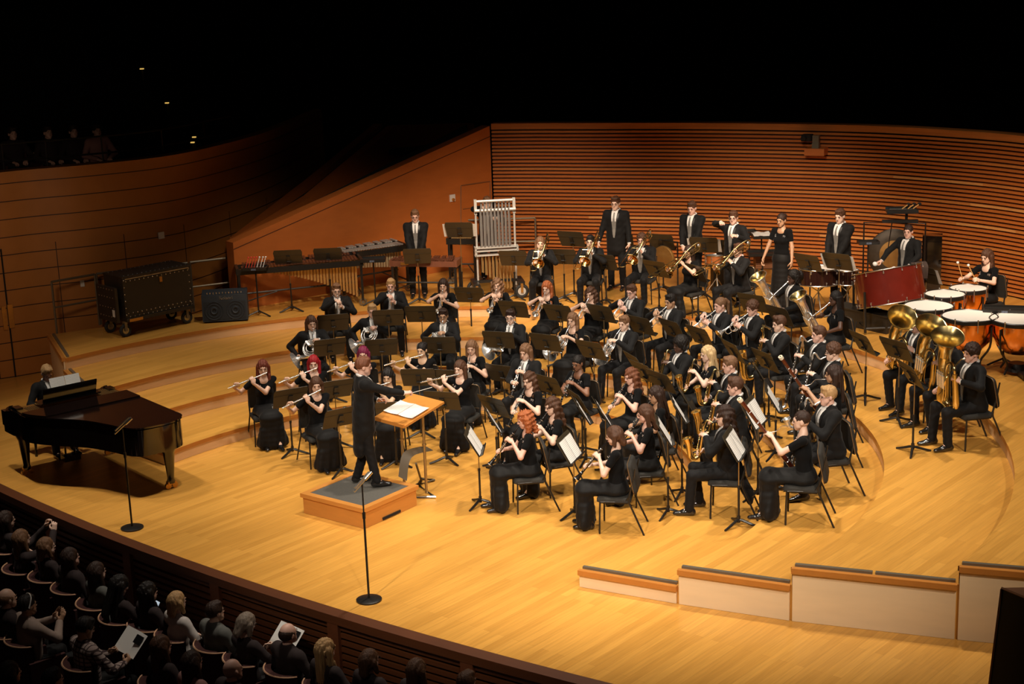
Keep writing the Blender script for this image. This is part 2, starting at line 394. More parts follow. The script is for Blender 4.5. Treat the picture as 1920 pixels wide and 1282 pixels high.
for k in range(11):
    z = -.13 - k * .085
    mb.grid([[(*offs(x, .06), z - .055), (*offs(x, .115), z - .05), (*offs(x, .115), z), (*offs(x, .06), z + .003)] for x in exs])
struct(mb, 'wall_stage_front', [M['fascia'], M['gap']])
mb = MB()      # upright posts of the fascia
for px_, py_ in [(5, 910), (103, 975), (240, 1052), (412, 1105), (638, 1170), (890, 1240), (1180, 1300)]:
    p = at(px_, py_, -.1); x = p[0]; c = offs(x, .13); v = N(np.append(c - EC, 0)); R_ = np.array([(-v[1], v[0], 0), v, (0, 0, 1)]).T
    mb.box((c[0], c[1], -.6), (.16, .05, 1.0), R=R_)
struct(mb, 'trim_2', mat('fascia_post', (.13, .038, .012), .5, noise=.2))
mb = MB(); mb.prism([tuple(offs(x, .05)) for x in exs] + [tuple(offs(x, 8)) for x in exs[::-1]], -1.3, -1.15)
struct(mb, 'floor_auditorium', M['seatfloor'])
# --- risers: concentric tiers
RIGHT = [(0.68, 16.36), (1.74, 15.79), (2.88, 15.25), (4.47, 14.66), (9.2, 13.1)]     # ends of tiers 1..4, house right
LEFT = [(-5.02, 21.25), (-5.83, 22.05), (-6.55, 23.1), (-7.33, 24.6), (-8.05, 26.3)]
SLAT = [(-.27, 31.5), (.6, 31.3), (1.64, 30.98), (3.4, 30.45), (5.3, 29.65), (6.9, 28.75), (8.1, 27.6), (8.85, 26.6), (9.6, 25.0), (10.4, 21.5), (10.7, 17.0), (10.4, 13.0)]
OR = [(-4.99, 27.7), (-.3, 31.48)]
def arc(k, pull=0.0):
    R = RR[k] + pull; a = math.atan2(RIGHT[k - 1][1] - C0[1], RIGHT[k - 1][0] - C0[0]); b = math.atan2(LEFT[k - 1][1] - C0[1], LEFT[k - 1][0] - C0[0])
    dR = math.dist(RIGHT[k - 1], C0) - RR[k]; dL = math.dist(LEFT[k - 1], C0) - RR[k]
    rr_ = lambda u: R + dR * max(0, 1 - u / .22) ** 2 + dL * max(0, (u - .85) / .15) ** 2
    return [(C0[0] + rr_(u) * math.cos(a + (b - a) * u), C0[1] + rr_(u) * math.sin(a + (b - a) * u)) for u in np.linspace(0, 1, 72)]
for k in (1, 2, 3, 4):
    A = arc(k); z = H1 * k
    if k < 4: B = arc(k + 1, .02)[::-1]; P = A + [LEFT[k]] + B[1:-1] + [RIGHT[k]]
    else: P = A + [LEFT[4], (-5.0, 27.95), OR[0], OR[1]] + SLAT[1:-1] + [RIGHT[4]]
    mb = MB(); mb.smooth = 30; mb.prism(P, 0.001, z); o = struct(mb, 'floor_tier_%d' % k, M['floor'])
    # veneered face and orange nosing
    mb = MB(); F = arc(k, -.012)
    z0 = z - H1
    mb.grid([[(p[0], p[1], z - .05), (p[0], p[1], z0 + .002)] for p in F]); struct(mb, 'riser_face', M['riserface'])
    mb = MB(); ins = arc(k, -.026)
    mb.grid([[(a[0], a[1], z + .001), (b[0], b[1], z + .001)] for a, b in zip(arc(k, .004), ins)], mat=1); mb.grid([[(b[0], b[1], z + .001), (b[0], b[1], z - .055), (a[0], a[1], z - .055)] for a, b in zip(arc(k, .004), ins)])
    struct(mb, 'trim_nosing', [M['nosing'], M['floor']])
    # end panels, house right and house left
    for S, sg in ((RIGHT, 1), (LEFT, -1)):
        a, b = np.array(S[k - 1]), np.array(S[k]); d = (b - a) / np.linalg.norm(b - a); n = np.array([d[1], -d[0]]) * sg
        L = np.linalg.norm(b - a) - .03; ang = math.atan2(d[1], d[0]); c = a + d * L / 2
        mb = MB(); Rm = rz(ang)
        mb.box((*(c + n * .012), z / 2 - .02), (L, .022, z - .045), R=Rm); struct(mb, 'wall_tier_end', M['endpanel'])
        mb = MB(); mb.box((*(c + n * .02), z - .02), (L + .02, .06, .06), R=Rm); struct(mb, 'trim_tier_end', M['nosing'])
        mb = MB(); nseg = 2 if (k == 3 and sg == 1) else 1
        for q in range(nseg): mb.box((*(a + d * L * (q + .5) / nseg - n * .055), z + .015), (L / nseg - .03, .045, .028), R=Rm)
        tag(mb.build('metal_channel', M['channel']), kind='structure')
# --- back wall with horizontal slats
def poly_s(pts, n=6): return cr([(p[0], p[1], 0) for p in pts], n)[:, :2]
W = poly_s(SLAT, 5); TOPZ = 3.64
nn = []
for i in range(len(W)):
    t = W[min(i + 1, len(W) - 1)] - W[max(i - 1, 0)]; t /= np.linalg.norm(t); nn.append((t[1], -t[0]))
nn = np.array(nn); nn *= np.sign(((np.array([3, 20]) - W) * nn).sum(1))[:, None]
mb = MB()
off = lambda i, d, z: (W[i][0] + nn[i][0] * d, W[i][1] + nn[i][1] * d, z)
mb.grid([[off(i, -.05, .7), off(i, -.05, TOPZ)] for i in range(len(W))], mat=1)
nsl = 36; pit = (TOPZ - .12 - .82) / nsl; rnd = random.Random(4)
for s in range(nsl):
    z = .82 + s * pit; h = pit * .58
    mb.grid([[off(i, -.05, z), off(i, .0, z), off(i, .0, z + h), off(i, -.05, z + h)] for i in range(len(W))], mat=0 if s % 5 else 2)
mb.grid([[off(i, .01, TOPZ - .12), off(i, .01, TOPZ), off(i, -.3, TOPZ)] for i in range(len(W))], mat=2)
M['slat2'] = mat('slat_wood_variant', (.56, .20, .045), .42, noise=.35, nscale=1.1, stretch=(1, 1, 60))
struct(mb, 'wall_back', [M['slat'], M['gap'], M['slat2']])
mb = MB()      # the few pale boards that stand out, as in the wall itself
for x0, x1, y in [(1370, 1560, 0), (1640, 1835, 0)]: pass
for (i0, i1, s, nm) in [(22, 30, 9, 'a'), (30, 36, 15, 'b'), (26, 33, 25, 'c'), (31, 37, 20, 'd'), (10, 19, 12, 'e')]:
    z = .82 + s * pit
    mb.grid([[off(i, .006, z), off(i, .006, z + pit * .58)] for i in range(i0, i1)])
struct(mb, 'trim_pale_boards', mat('pale_board', (.66, .30, .09), .4, noise=.2, nscale=1.5))
# --- sloping side walls left of it
A, B = np.array(OR[0]), np.array(OR[1])
zA = zat(455, A)
def slopewall(name, a, b, ya, yb, m, th=.12, groove=False, xa=None, z0=.0):
    a = np.array(a, float); b = np.array(b, float)
    za, zb = zat(ya, a), zat(yb, b); d = (b - a) / np.linalg.norm(b - a); n = np.array([d[1], -d[0]])
    mb = MB(); V = []
    for p, z in ((a, za), (b, zb)):
        for q in (0, -th): V += [(p[0] + n[0] * q, p[1] + n[1] * q, z0), (p[0] + n[0] * q, p[1] + n[1] * q, z)]
    mb.add(V, [[[0, 4, 5, 1], [2, 3, 7, 6], [1, 5, 7, 3], [0, 1, 3, 2], [4, 6, 7, 5]]])
    return struct(mb, name, m), za, zb, d, n
o_, za, zb, d_, n_ = slopewall('wall_left_sloped', A, B, 455, 236, M['orange'], .26)
mb = MB()     # thin groove below the sloped cap
L_ = np.linalg.norm(B - A)
for q in range(1):
    for t0, t1 in ((0, 1),):
        P0 = A + n_ * .004; P1 = B + n_ * .004
        mb.add([(*P0, za - .13), (*P1, zb - .22), (*P1, zb - .205), (*P0, za - .115)], [[[0, 1, 2, 3]]])
struct(mb, 'trim_groove', M['gap'])
def pl(x, Y): return ((x - 960) / 2905 * Y * 1.03 - .0, Y)
slopewall('wall_gap_shade', A + np.array([-.01, .30]), pl(893, 32.0), 453, 234, M['black'], .05)  # black sheet standing in for the shade in the open gap behind the wall
S1, S2, S3 = A + np.array([-.02, .6]), pl(602, 30.6), pl(762, 33.3)
slopewall('wall_side_second', S1, S2, 452, 368, M['orange'], .2); slopewall('wall_side_second_upper', S2, S3, 368, 236, M['orange'], .2); slopewall('wall_side_second_flat', S3, pl(905, 34.2), 236, 232, M['orange'], .2)
G1_, G2_, G3_ = A + np.array([-.05, .9]), pl(602, 31.3), pl(752, 34.2)
slopewall('wall_gap_shade_lower', G1_, G2_, 449, 357, M['black'], .05); slopewall('wall_gap_shade_upper', G2_, G3_, 357, 232, M['black'], .05)  # two more black sheets, shade of the gap behind the second wall
G1_, G2_, G3_ = A + np.array([-.09, 1.2]), pl(602, 32.0), pl(738, 35.0)
slopewall('wall_side_third', G1_, G2_, 446, 342, M['orange'], .2); slopewall('wall_side_third_upper', G2_, G3_, 342, 232, M['orange'], .2)
# access door in the sloped wall
def on_wall(x, y):
    """point of the sloped wall's plane seen at photo position x, y"""
    d = _fw * FPX + _R * (x - 960) + _U * (641 - y); n3 = np.array([n_[0], n_[1], 0]); t = (np.array([*A, 0]) - _C) @ n3 / (d @ n3); return _C + d * t
mb = MB()
c = [on_wall(864, 440), on_wall(919, 440), on_wall(919, 340), on_wall(864, 348)]
for i in range(4):
    a, b = c[i], c[(i + 1) % 4]; mb.tube([a + [n_[0] * .004, n_[1] * .004, 0], b + [n_[0] * .004, n_[1] * .004, 0]], .012, 4)
q = [on_wall(868, 392) + [n_[0] * .006, n_[1] * .006, 0], on_wall(915, 385) + [n_[0] * .006, n_[1] * .006, 0]]
mb.tube(q, .008, 4)
struct(mb, 'door_1', M['dim'])
def plate(name, P, n, w, h, m, label, cat, knob=False):
    R_ = rot_to(n); mb = MB(); mb.box((0, 0, .012), (w, h, .024), M=T(P, R_)); 
    e = mb.build(name, m); tag(e, label, cat)
    return e
p_ = on_wall(847.5, 371); pl = plate('wall_sign', p_, (n_[0], n_[1], 0), .13, .14, M['white'], 'small white square plate on the orange side wall left of the tubular chimes', 'sign')
mb = MB(); mb.cyl(p_ + [n_[0] * .02, n_[1] * .02, -.03], p_ + [n_[0] * .06, n_[1] * .06, -.03], .03, n=10); mb.build('dial', M['gold'], pl)
# --- curved left wall with grooved boards
LW = cr([(-15, 24.6, 0), (-12, 24.9, 0), (-9.15, 26.35, 0), (-8.3, 26.85, 0), (-7.35, 27.25, 0), (-6.2, 28.05, 0), (-5.5, 29.4, 0), (-4.8, 31.8, 0), (-4.2, 36, 0)], 6)[:, :2]
mlw = bpy.data.materials.new('left_wall_boards'); mlw.use_nodes = True; nt = mlw.node_tree; b = nt.nodes['Principled BSDF']; ln = nt.links.new
tc = nt.nodes.new('ShaderNodeTexCoord'); sp = nt.nodes.new('ShaderNodeSeparateXYZ'); ln(tc.outputs['Object'], sp.inputs[0])
def mth(op, a, v=None, w_=None):
    n = nt.nodes.new('ShaderNodeMath'); n.operation = op
    ln(a, n.inputs[0]) if not isinstance(a, (int, float)) else None
    if v is not None:
        if isinstance(v, (int, float)): n.inputs[1].default_value = v
        else: ln(v, n.inputs[1])
    return n.outputs[0]
fz = mth('FRACT', mth('MULTIPLY', sp.outputs[2], 1 / .31)); gz = mth('LESS_THAN', fz, .055)
u_ = mth('ADD', mth('MULTIPLY', sp.outputs[0], 1.0), mth('MULTIPLY', sp.outputs[1], .55)); fx = mth('LESS_THAN', mth('FRACT', mth('MULTIPLY', u_, 1 / 1.37)), .012)
lowz = mth('LESS_THAN', sp.outputs[2], 2.32); g2 = mth('MULTIPLY', fx, lowz); g = mth('MAXIMUM', gz, g2)
nz = nt.nodes.new('ShaderNodeTexNoise'); nz.inputs['Scale'].default_value = 3; ln(tc.outputs['Object'], nz.inputs[0])
mx0 = nt.nodes.new('ShaderNodeMix'); mx0.data_type = 'RGBA'; mx0.inputs[6].default_value = (.33, .125, .022, 1); mx0.inputs[7].default_value = (.42, .165, .032, 1); ln(nz.outputs[0], mx0.inputs[0])
mx = nt.nodes.new('ShaderNodeMix'); mx.data_type = 'RGBA'; ln(g, mx.inputs[0]); ln(mx0.outputs[2], mx.inputs[6]); mx.inputs[7].default_value = (.03, .008, .003, 1)
ln(mx.outputs[2], b.inputs['Base Color']); b.inputs['Roughness'].default_value = .5
mb = MB(); mb.smooth = 60; mb.grid([[(p[0], p[1], 0), (p[0], p[1], 3.62)] for p in LW])
mb.grid([[(p[0], p[1], 3.62), (p[0] - .2, p[1] + .25, 3.62)] for p in LW]); struct(mb, 'wall_left', mlw)
def on_left(x, y):
    best = None
    for i in range(len(LW) - 1):
        a, b_ = LW[i], LW[i + 1]; t = (b_ - a) / np.linalg.norm(b_ - a); n = np.array([t[1], -t[0], 0]); d = _fw * FPX + _R * (x - 960) + _U * (641 - y)
        s_ = (np.array([*a, 0]) - _C) @ n / (d @ n); P = _C + d * s_; u = (P[:2] - a) @ t
        if s_ > 0 and -1e-6 <= u <= np.linalg.norm(b_ - a): return P + n * .01, n
    return at(x, y, 1), np.array([0, -1, 0])
for x, y, w_, h_, m, lab, cat in [(301, 441, .12, .12, M['white'], 'small pale square wall sign above the metal railing at left', 'sign'), (154, 531, .07, .11, M['shirt'], 'small pale switch plate low on the wall behind the railing', 'switch plate'),
        (8, 596, .07, .42, M['gold'], 'tall brass push plate at the far left edge of the left wall', 'push plate'), (20, 592, .09, .42, M['gold'], 'brass push plate right of the dark door seam on the left wall', 'push plate')]:
    P, n = on_left(x, y); plate('push_plate' if cat == 'push plate' else 'wall_plate', P, n, w_, h_, m, lab, cat)
mb = MB(); P, n = on_left(12, 560); mb.box((0, 0, 0), (.025, 2.3, .02), M=T((P[0], P[1], 1.15), rot_to(n))); struct(mb, 'door_2', M['black'])
# --- outer shell: balcony behind the walls, dark
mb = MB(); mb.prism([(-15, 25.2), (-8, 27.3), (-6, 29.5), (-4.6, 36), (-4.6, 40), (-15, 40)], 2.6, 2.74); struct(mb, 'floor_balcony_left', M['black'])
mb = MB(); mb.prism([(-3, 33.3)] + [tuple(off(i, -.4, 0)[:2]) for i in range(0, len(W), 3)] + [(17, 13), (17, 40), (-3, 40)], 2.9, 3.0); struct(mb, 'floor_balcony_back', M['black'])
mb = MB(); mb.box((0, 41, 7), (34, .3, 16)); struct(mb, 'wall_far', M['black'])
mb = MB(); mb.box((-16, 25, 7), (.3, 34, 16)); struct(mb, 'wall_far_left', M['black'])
# --- metal railings on the top tier
def rail(pts, z, h=1.0, mid=True, legs=True):
    e = empty('railing', (*pts[0], z)); inv = np.array([*pts[0], z])
    mb = MB(); P = [np.array([*p, z + h]) - inv for p in pts]; mb.tube(P, .022, 6); mb.build('top_rail', M['channel'], e)
    for p in (pts[0], pts[-1]):
        mb = MB(); b = np.array([*p, z]) - inv; mb.cyl(b, b + [0, 0, h], .02, n=6); mb.build('post', M['channel'], e)
    if mid: mb = MB(); mb.tube([np.array([*p, z + h * .5]) - inv for p in pts], .018, 6); mb.build('middle_rail', M['channel'], e)
    return e
for (x0, y0, x1, y1, lab) in [(107, 625, 187, 609, 'tan metal railing section at the far left end of the top tier'), (190, 608, 272, 597, 'railing section directly behind the big black flight case'),
                              (276, 597, 359, 585, 'railing section behind the right end of the flight case'), (364, 584, 441, 574, 'railing section behind the guitar amplifier')]:
    a, b_ = at(x0, y0, .8)[:2], at(x1, y1, .8)[:2]; tag(rail([a, b_], .8, .92), lab, 'railing', 'railing sections on the top tier')
a, b_ = at(853, 500, .8)[:2], at(932, 497, .8)[:2]; c_ = at(1006, 495, .8)[:2]
tag(rail([a, b_, c_], .8, .95), 'low tan railing behind the tubular chimes', 'railing', 'railing sections on the top tier')
# --- small fixtures
P = None
def on_back(x, y):
    d = _fw * FPX + _R * (x - 960) + _U * (641 - y)
    for i in range(len(W) - 1):
        a = W[i]; t = (W[i + 1] - a); L = np.linalg.norm(t); t = t / L; n = np.array([t[1], -t[0], 0]); s_ = (np.array([*a, 0]) - _C) @ n / (d @ n); Q = _C + d * s_; u = (Q[:2] - a) @ t
        if -1e-6 <= u <= L: return Q, np.append(nn[i], 0)
P, n = on_back(1534, 282)
e = empty('wall_camera', tuple(P), label='small remote camera on a wooden bracket high on the slatted wall', cat='camera'); R_ = rot_to(n)
R_ = np.array([R_[:, 0], R_[:, 1], R_[:, 2]]).T
mb = MB(); mb.box((0, 0, .14), (.38, .13, .28), R=None, M=T((0, 0, 0), R_)); mb.build('bracket', M['orange'], e)
mb = MB(); mb.box((0, .10, .15), (.13, .12, .12), M=T((0, 0, 0), R_)); mb.box((0, .23, .15), (.12, .15, .10), M=T((0, 0, 0), R_)); mb.build('housing', M['channel'], e)
mb = MB(); mb.box((-.17, .26, .16), (.18, .12, .2), M=T((0, 0, 0), R_)); mb.cyl((-.2, .26, .26), (-.2, .26, .34), .05, M=T((0, 0, 0), R_)); mb.build('lens_unit', M['black'], e)
for x, y, z, l in [(313, 193, 5.0, 'tiny amber aisle light highest up on the dark balcony steps'), (364, 257, 3.9, 'upper of the tiny amber aisle lights just above the curved left wall'), (361, 267, 3.75, 'middle tiny amber aisle light just above the curved left wall'), (369, 289, 3.66, 'lowest tiny amber aisle light at the rim of the curved left wall'), (266, 129, 5.6, 'tiny amber aisle light high on the dark balcony at upper left')]:
    p = _C + (_fw * FPX + _R * (x - 960) + _U * (641 - y)) * (31.5 / FPX)
    o = empty('aisle_light', tuple(p)); mb = MB(); mb.box((0, 0, 0), (.075, .06, .022)); mb.build('lamp', M['aisle'], o); mb = MB(); mb.cyl((0, .05, .01), (0, .05, 2.66 - p[2]), .02, n=6); mb.build('post', M['black'], o); tag(o, l, 'light', 'aisle lights on the balcony')
# black speaker cabinet cut by the lower right corner
e = empty('speaker_cabinet', tuple(at(1900, 1340, 0)), label='tall black speaker cabinet with brown top at lower right corner', cat='speaker')
zt = 1.32; a = at(1878, 1104, zt); b2 = at(1960, 1104, zt); c2 = at(1985, 1175, zt); d2 = at(1881, 1110, zt)
lo = at(1852, 1284, 0); base = np.array(e.location)
top = [a, b2, b2 + [0, -1.1, 0], a + [.42, -1.1, 0]]
mb = MB(); tv = [a, b2 + [.6, 0, 0], b2 + [.6, -1.0, 0], a + [.45, -.75, 0]]; bv = [np.array([t[0] - (.10 if i in (0, 3) else 0), t[1], 0]) for i, t in enumerate(tv)]
mb.add([v - base for v in tv + bv], [[[4, 5, 6, 7], [0, 4, 7, 3], [3, 7, 6, 2], [0, 1, 5, 4], [1, 2, 6, 5]]]); mb.build('cabinet_body', M['ampgrill'], e)
mb = MB(); mb.add([v - base + [0, 0, q] for q in (.0, .012) for v in tv], [[[4, 5, 6, 7], [0, 4, 7, 3], [3, 7, 6, 2][::-1], [0, 1, 5, 4][::-1]]]); mb.tube([bv[0] - base, tv[0] - base], .012, 4); mb.tube([tv[0] - base + [0, 0, .01], tv[3] - base + [0, 0, .01]], .012, 4); mb.build('cabinet_top', M['dim'], e)
# ================================================================ people
from functools import lru_cache
def wob(amp, f, ph=0.): return lambda P: amp * np.sin(P[..., 0] * f + ph) * np.sin(P[..., 1] * f * .9 + ph) * np.sin(P[..., 2] * f * .8)
@lru_cache(None)
def head_arr(sex, var=0):
    f = sex == 'f'; jw = .034 if f else .040; fw = [0, .003, -.003][var % 3]
    pr = [ball((0, -.012, .022), (.074 + fw, .094, .098)), cap((0, .022, -.015), (0, .052 - (.004 if f else 0), -.082), .060 + fw, jw, (1, 1, 1), .02),
          cap((-.036, .035, -.055), (.036, .035, -.055), .026, None, (1, 1, 1), .03),
          cap((0, .080, .012), (0, .100, -.022), .009, .0125, (1, 1, 1), .012), cap((-.012, .090, -.028), (.012, .090, -.028), .007, None, (1, 1, 1), .010),
          cap((-.03, .073, .024), (.03, .073, .024), .012, None, (1, 1, 1), .015),
          ball((-.031, .093, .003), (.014, .012, .009), .010, True), ball((.031, .093, .003), (.014, .012, .009), .010, True),
          cap((-.014, .081, -.056), (.014, .081, -.056), .007, None, (1, 1, .9), .008),
          ball((-.076, -.008, -.008), (.011, .020, .030), .008), ball((.076, -.008, -.008), (.011, .020, .030), .008)]
    return nets(pr, .0085, .015)
@lru_cache(None)
def hair_arr(st):
    """shape of each hair style round the head (head frame: face +Y)"""
    face = lambda z=.060, w_=.075: [ball((0, .115, z - .095), (w_, .080, .088), .012, True)]
    cut = lambda z: [cap((-.2, 0, z - .2), (.2, 0, z - .2), .2, None, (1, 1, 1), .012, True)]
    base = ball((0, -.018, .035), (.086, .104, .104)); D = None; vox = .010
    if st in ('short', 'sweep', 'buzz'):
        r = .004 if st == 'buzz' else 0
        pr = [ball((0, -.018, .034), (.084 - r, .103 - r, .102 - r * 2))]
        if st == 'sweep': pr += [cap((-.045, .055, .105), (.045, .045, .112), .024, .028, (1, 1, .8), .03)]
        if st == 'short': pr += [cap((-.035, .05, .105), (.035, .05, .105), .020, None, (1, 1, .8), .03)]
        pr += face(.066) + [ball((0, .0, -.10), (.16, .16, .075), .012, True), ball((-.09, .035, -.02), (.03, .045, .045), .01, True), ball((.09, .035, -.02), (.03, .045, .045), .01, True)]
        D = lambda P: .0035 * np.sin(P[..., 0] * 120 + P[..., 1] * 60) * np.cos(P[..., 1] * 70) + .0022 * np.sin(P[..., 0] * 260 + P[..., 2] * 90)
    elif st == 'bald':
        pr = [ball((0, -.022, .010), (.083, .100, .082)), ball((0, .06, .085), (.085, .105, .062), .015, True)] + face(.06, .09) + [ball((0, .02, -.10), (.16, .16, .065), .012, True)]; D = wob(.002, 150)
    elif st == 'curlytop':
        pr = [ball((0, -.012, .046), (.096, .108, .104))] + face(.070) + [ball((0, 0, -.105), (.16, .16, .085), .012, True)]; D = wob(.011, 115)
    elif st == 'afro':
        pr = [ball((0, -.022, .042), (.112, .118, .112)), cap((-.08, -.02, .0), (-.085, -.02, -.05), .035), cap((.08, -.02, .0), (.085, -.02, -.05), .035)] + face(.060); D = wob(.008, 130)
    elif st in ('long', 'wavy', 'curly', 'mid', 'bob', 'longback'):
        L = dict(long=-.34, wavy=-.27, curly=-.17, mid=-.20, bob=-.10, longback=-.26)[st]; w_ = dict(curly=.048, bob=.034, wavy=.042).get(st, .034)
        o = dict(curly=.095, wavy=.088).get(st, .080)
        pr = [base, cap((-o, -.025, .01), (-o - .008, .0, L), w_, w_ * .75, (1, 1, 1), .03), cap((o, -.025, .01), (o + .008, .0, L), w_, w_ * .75, (1, 1, 1), .03),
              cap((0, -.080, .01), (0, -.100, L), .062, .055, (1.15, .75, 1), .04)]
        if st in ('long', 'wavy'): pr += [cap((-.085, .0, -.12), (-.085, .062, L + .04), .027, .020), cap((.085, .0, -.12), (.085, .062, L + .04), .027, .020)]
        pr += face(.062, .066) + [cap((0, .10, -.02), (0, .14, -.35), .062, .07, (1, 1, 1), .012, True)]
        D = {'long': lambda P: .005 * np.sin(P[..., 0] * 190) + .003 * np.sin(P[..., 1] * 160), 'mid': lambda P: .004 * np.sin(P[..., 0] * 190 + P[..., 2] * 20), 'bob': wob(.004, 90), 'longback': lambda P: .004 * np.sin(P[..., 0] * 190)}.get(st)
        if st == 'wavy': D = lambda P: .007 * np.sin(P[..., 2] * 75 + P[..., 0] * 60) + .004 * np.sin(P[..., 0] * 150)
        if st == 'curly': D = lambda P: .013 * np.sin(P[..., 0] * 95) * np.sin(P[..., 1] * 95) * np.sin(P[..., 2] * 80) + .006 * np.sin(P[..., 2] * 110)
    elif st in ('bun', 'pony'):
        pr = [ball((0, -.018, .032), (.081, .100, .099))] + face(.062, .078) + [ball((0, .02, -.11), (.16, .16, .075), .012, True)]
        if st == 'bun': pr += [ball((0, -.125, .045), (.045, .04, .045), .012)]
        else: pr += [cap((0, -.11, .06), (0, -.15, .0), .034, .038, (1, 1, 1), .01), cap((0, -.15, .0), (.0, -.13, -.2), .036, .018)]
        D = lambda P: .002 * np.sin(P[..., 0] * 200)
    elif st == 'braids':
        pr = [base] + face(.062, .072); rr = random.Random(2)
        for i in range(22):
            a = math.pi * (.93 + 1.14 * i / 21); x, y = .088 * math.cos(a), -.02 + .098 * math.sin(a); L = -.30 - .12 * rr.random()
            pr.append(cap((x, y, .03), (x * 1.18, y * 1.1 - .01, L), .0175, .011, (1, 1, 1), .006))
        D = lambda P: .0025 * np.sin(P[..., 2] * 300)
    elif st == 'dreads':
        pr = [ball((0, -.02, .04), (.098, .110, .105))] + face(.058, .07); rr = random.Random(5)
        for i in range(20):
            a = math.pi * (.90 + 1.2 * i / 19); x, y = .095 * math.cos(a), -.02 + .100 * math.sin(a)
            pr.append(cap((x, y, .03), (x * 1.12, y * 1.05, -.06 - .03 * rr.random()), .016, .012, (1, 1, 1), .008))
        pr += [ball((0, -.15, .0), (.055, .05, .09), .01)]; D = wob(.006, 120)
    return nets(pr, vox, .014, D)
@lru_cache(None)
def hand_arr(side, curl):
    """right-hand frame: wrist at origin, fingers +Y, palm faces -Z, thumb on -X (side=1) or +X (side=-1)"""
    s = -side; pr = [cap((0, .0, 0), (0, .02, 0), .024, .026, (1.05, 1, .72)), cap((-.006, .035, 0), (-.006, .075, 0), .021, .022, (1, 1, .6), .02), cap((.010, .035, 0), (.012, .072, 0), .021, .021, (1, 1, .6), .02)]
    for i, (x, L, r) in enumerate([(.029, .068, .0085), (.010, .078, .009), (-.010, .072, .0085), (-.027, .058, .0078)]):
        x *= s; p = np.array([x, .086, .002]); a = 0.0; spread = x * .35; q = L * np.array([.44, .32, .24])
        for j, l in enumerate(q):
            a += math.radians(curl * (.75 if j == 0 else 1.05) + i * 3 * (curl > 5)); n_ = p + np.array([spread * l / .08 * .5, math.cos(a) * l, -math.sin(a) * l])
            pr.append(cap(p, n_, r - j * .0007, r - j * .0007 - .0005, (1, 1, 1), .005)); p = n_
    t = [np.array([.022 * s, .020, -.004]), np.array([.046 * s, .045, -.014]), np.array([.050 * s, .070, -.030 - curl * .0002]), np.array([.042 * s, .090, -.042 - curl * .0002])]
    for j in range(3): pr.append(cap(t[j], t[j + 1], .0125 - j * .0015, .011 - j * .0015, (1, 1, 1), .008))
    return nets(pr, .0058, .008, pad=.006)
def ik(S, Wp, l1, l2, pole):
    S, Wp = np.array(S, float), np.array(Wp, float); d = Wp - S; L = np.linalg.norm(d); mx = (l1 + l2) * .995
    if L > mx: Wp = S + d / L * mx; d = Wp - S; L = mx
    x = (l1 * l1 - l2 * l2 + L * L) / (2 * L); h = math.sqrt(max(l1 * l1 - x * x, 1e-6)); u = d / L; p = np.array(pole, float); p = p - u * (p @ u); p /= np.linalg.norm(p)
    return S + u * x + p * h, Wp
def hframe(hd, pn):
    y = N(hd); z = -np.array(pn, float); z = z - y * (z @ y); z = N(z); return np.array([np.cross(y, z), y, z]).T
# torso landmarks of the base male figure sitting (hip joint height .53) or standing (.93)
def marks(stand, lean, big=1.0):
    hz = .93 if stand else .545; c, s = math.cos(lean), math.sin(lean)
    f = lambda x, y, z: np.array([x, y * c + z * s, hz + z * c - y * s])
    return dict(hz=hz, P=f(0, 0, .0), waist=f(0, .0, .20), chest=f(0, .015, .36), neck=f(0, -.015, .535), SR=f(.180 * big, -.01, .475), SL=f(-.180 * big, -.01, .475), f=f)
def trunk(mk, sex, big, coat=0.0, tailored=True):
    f = mk['f']; g = coat
    if sex == 'm':
        return [cap(f(0, -.005, .02), f(0, .0, .16), .135 * big + g, .130 * big + g, (1.18, .88, 1)), cap(f(0, .0, .18), f(0, .01, .38), .130 * big + g, .140 * big + g, (1.22, .84, 1)),
                cap(mk['SR'] + [-.02, 0, -.01], mk['SL'] + [.02, 0, -.01], .064 + g, None, (1, 1, .95), .05), cap(f(0, -.015, .44), f(0, -.02, .525), .09, .055 + g, (1.2, .8, 1), .05)]
    b = [cap(f(0, -.01, .0), f(0, .0, .08), .135 * big + g, .115 * big + g, (1.22, .92, 1)), cap(f(0, .0, .10), f(0, .0, .30), .100 * big + g, .118 * big + g, (1.18, .85, 1)),
         cap(mk['SR'] + [-.035, 0, -.012], mk['SL'] + [.035, 0, -.012], .050 + g, None, (1, 1, .95), .05), cap(f(0, -.015, .42), f(0, -.02, .50), .085, .05 + g, (1.15, .75, 1), .05),
         ball(f(-.062, .072, .315), (.058, .055, .06), .03), ball(f(.062, .072, .315), (.058, .055, .06), .03)]
    return b
POSES = {}
def pose(name, **k): POSES[name] = k
MO = np.array([0, .098, -.058])       # mouth in the head frame
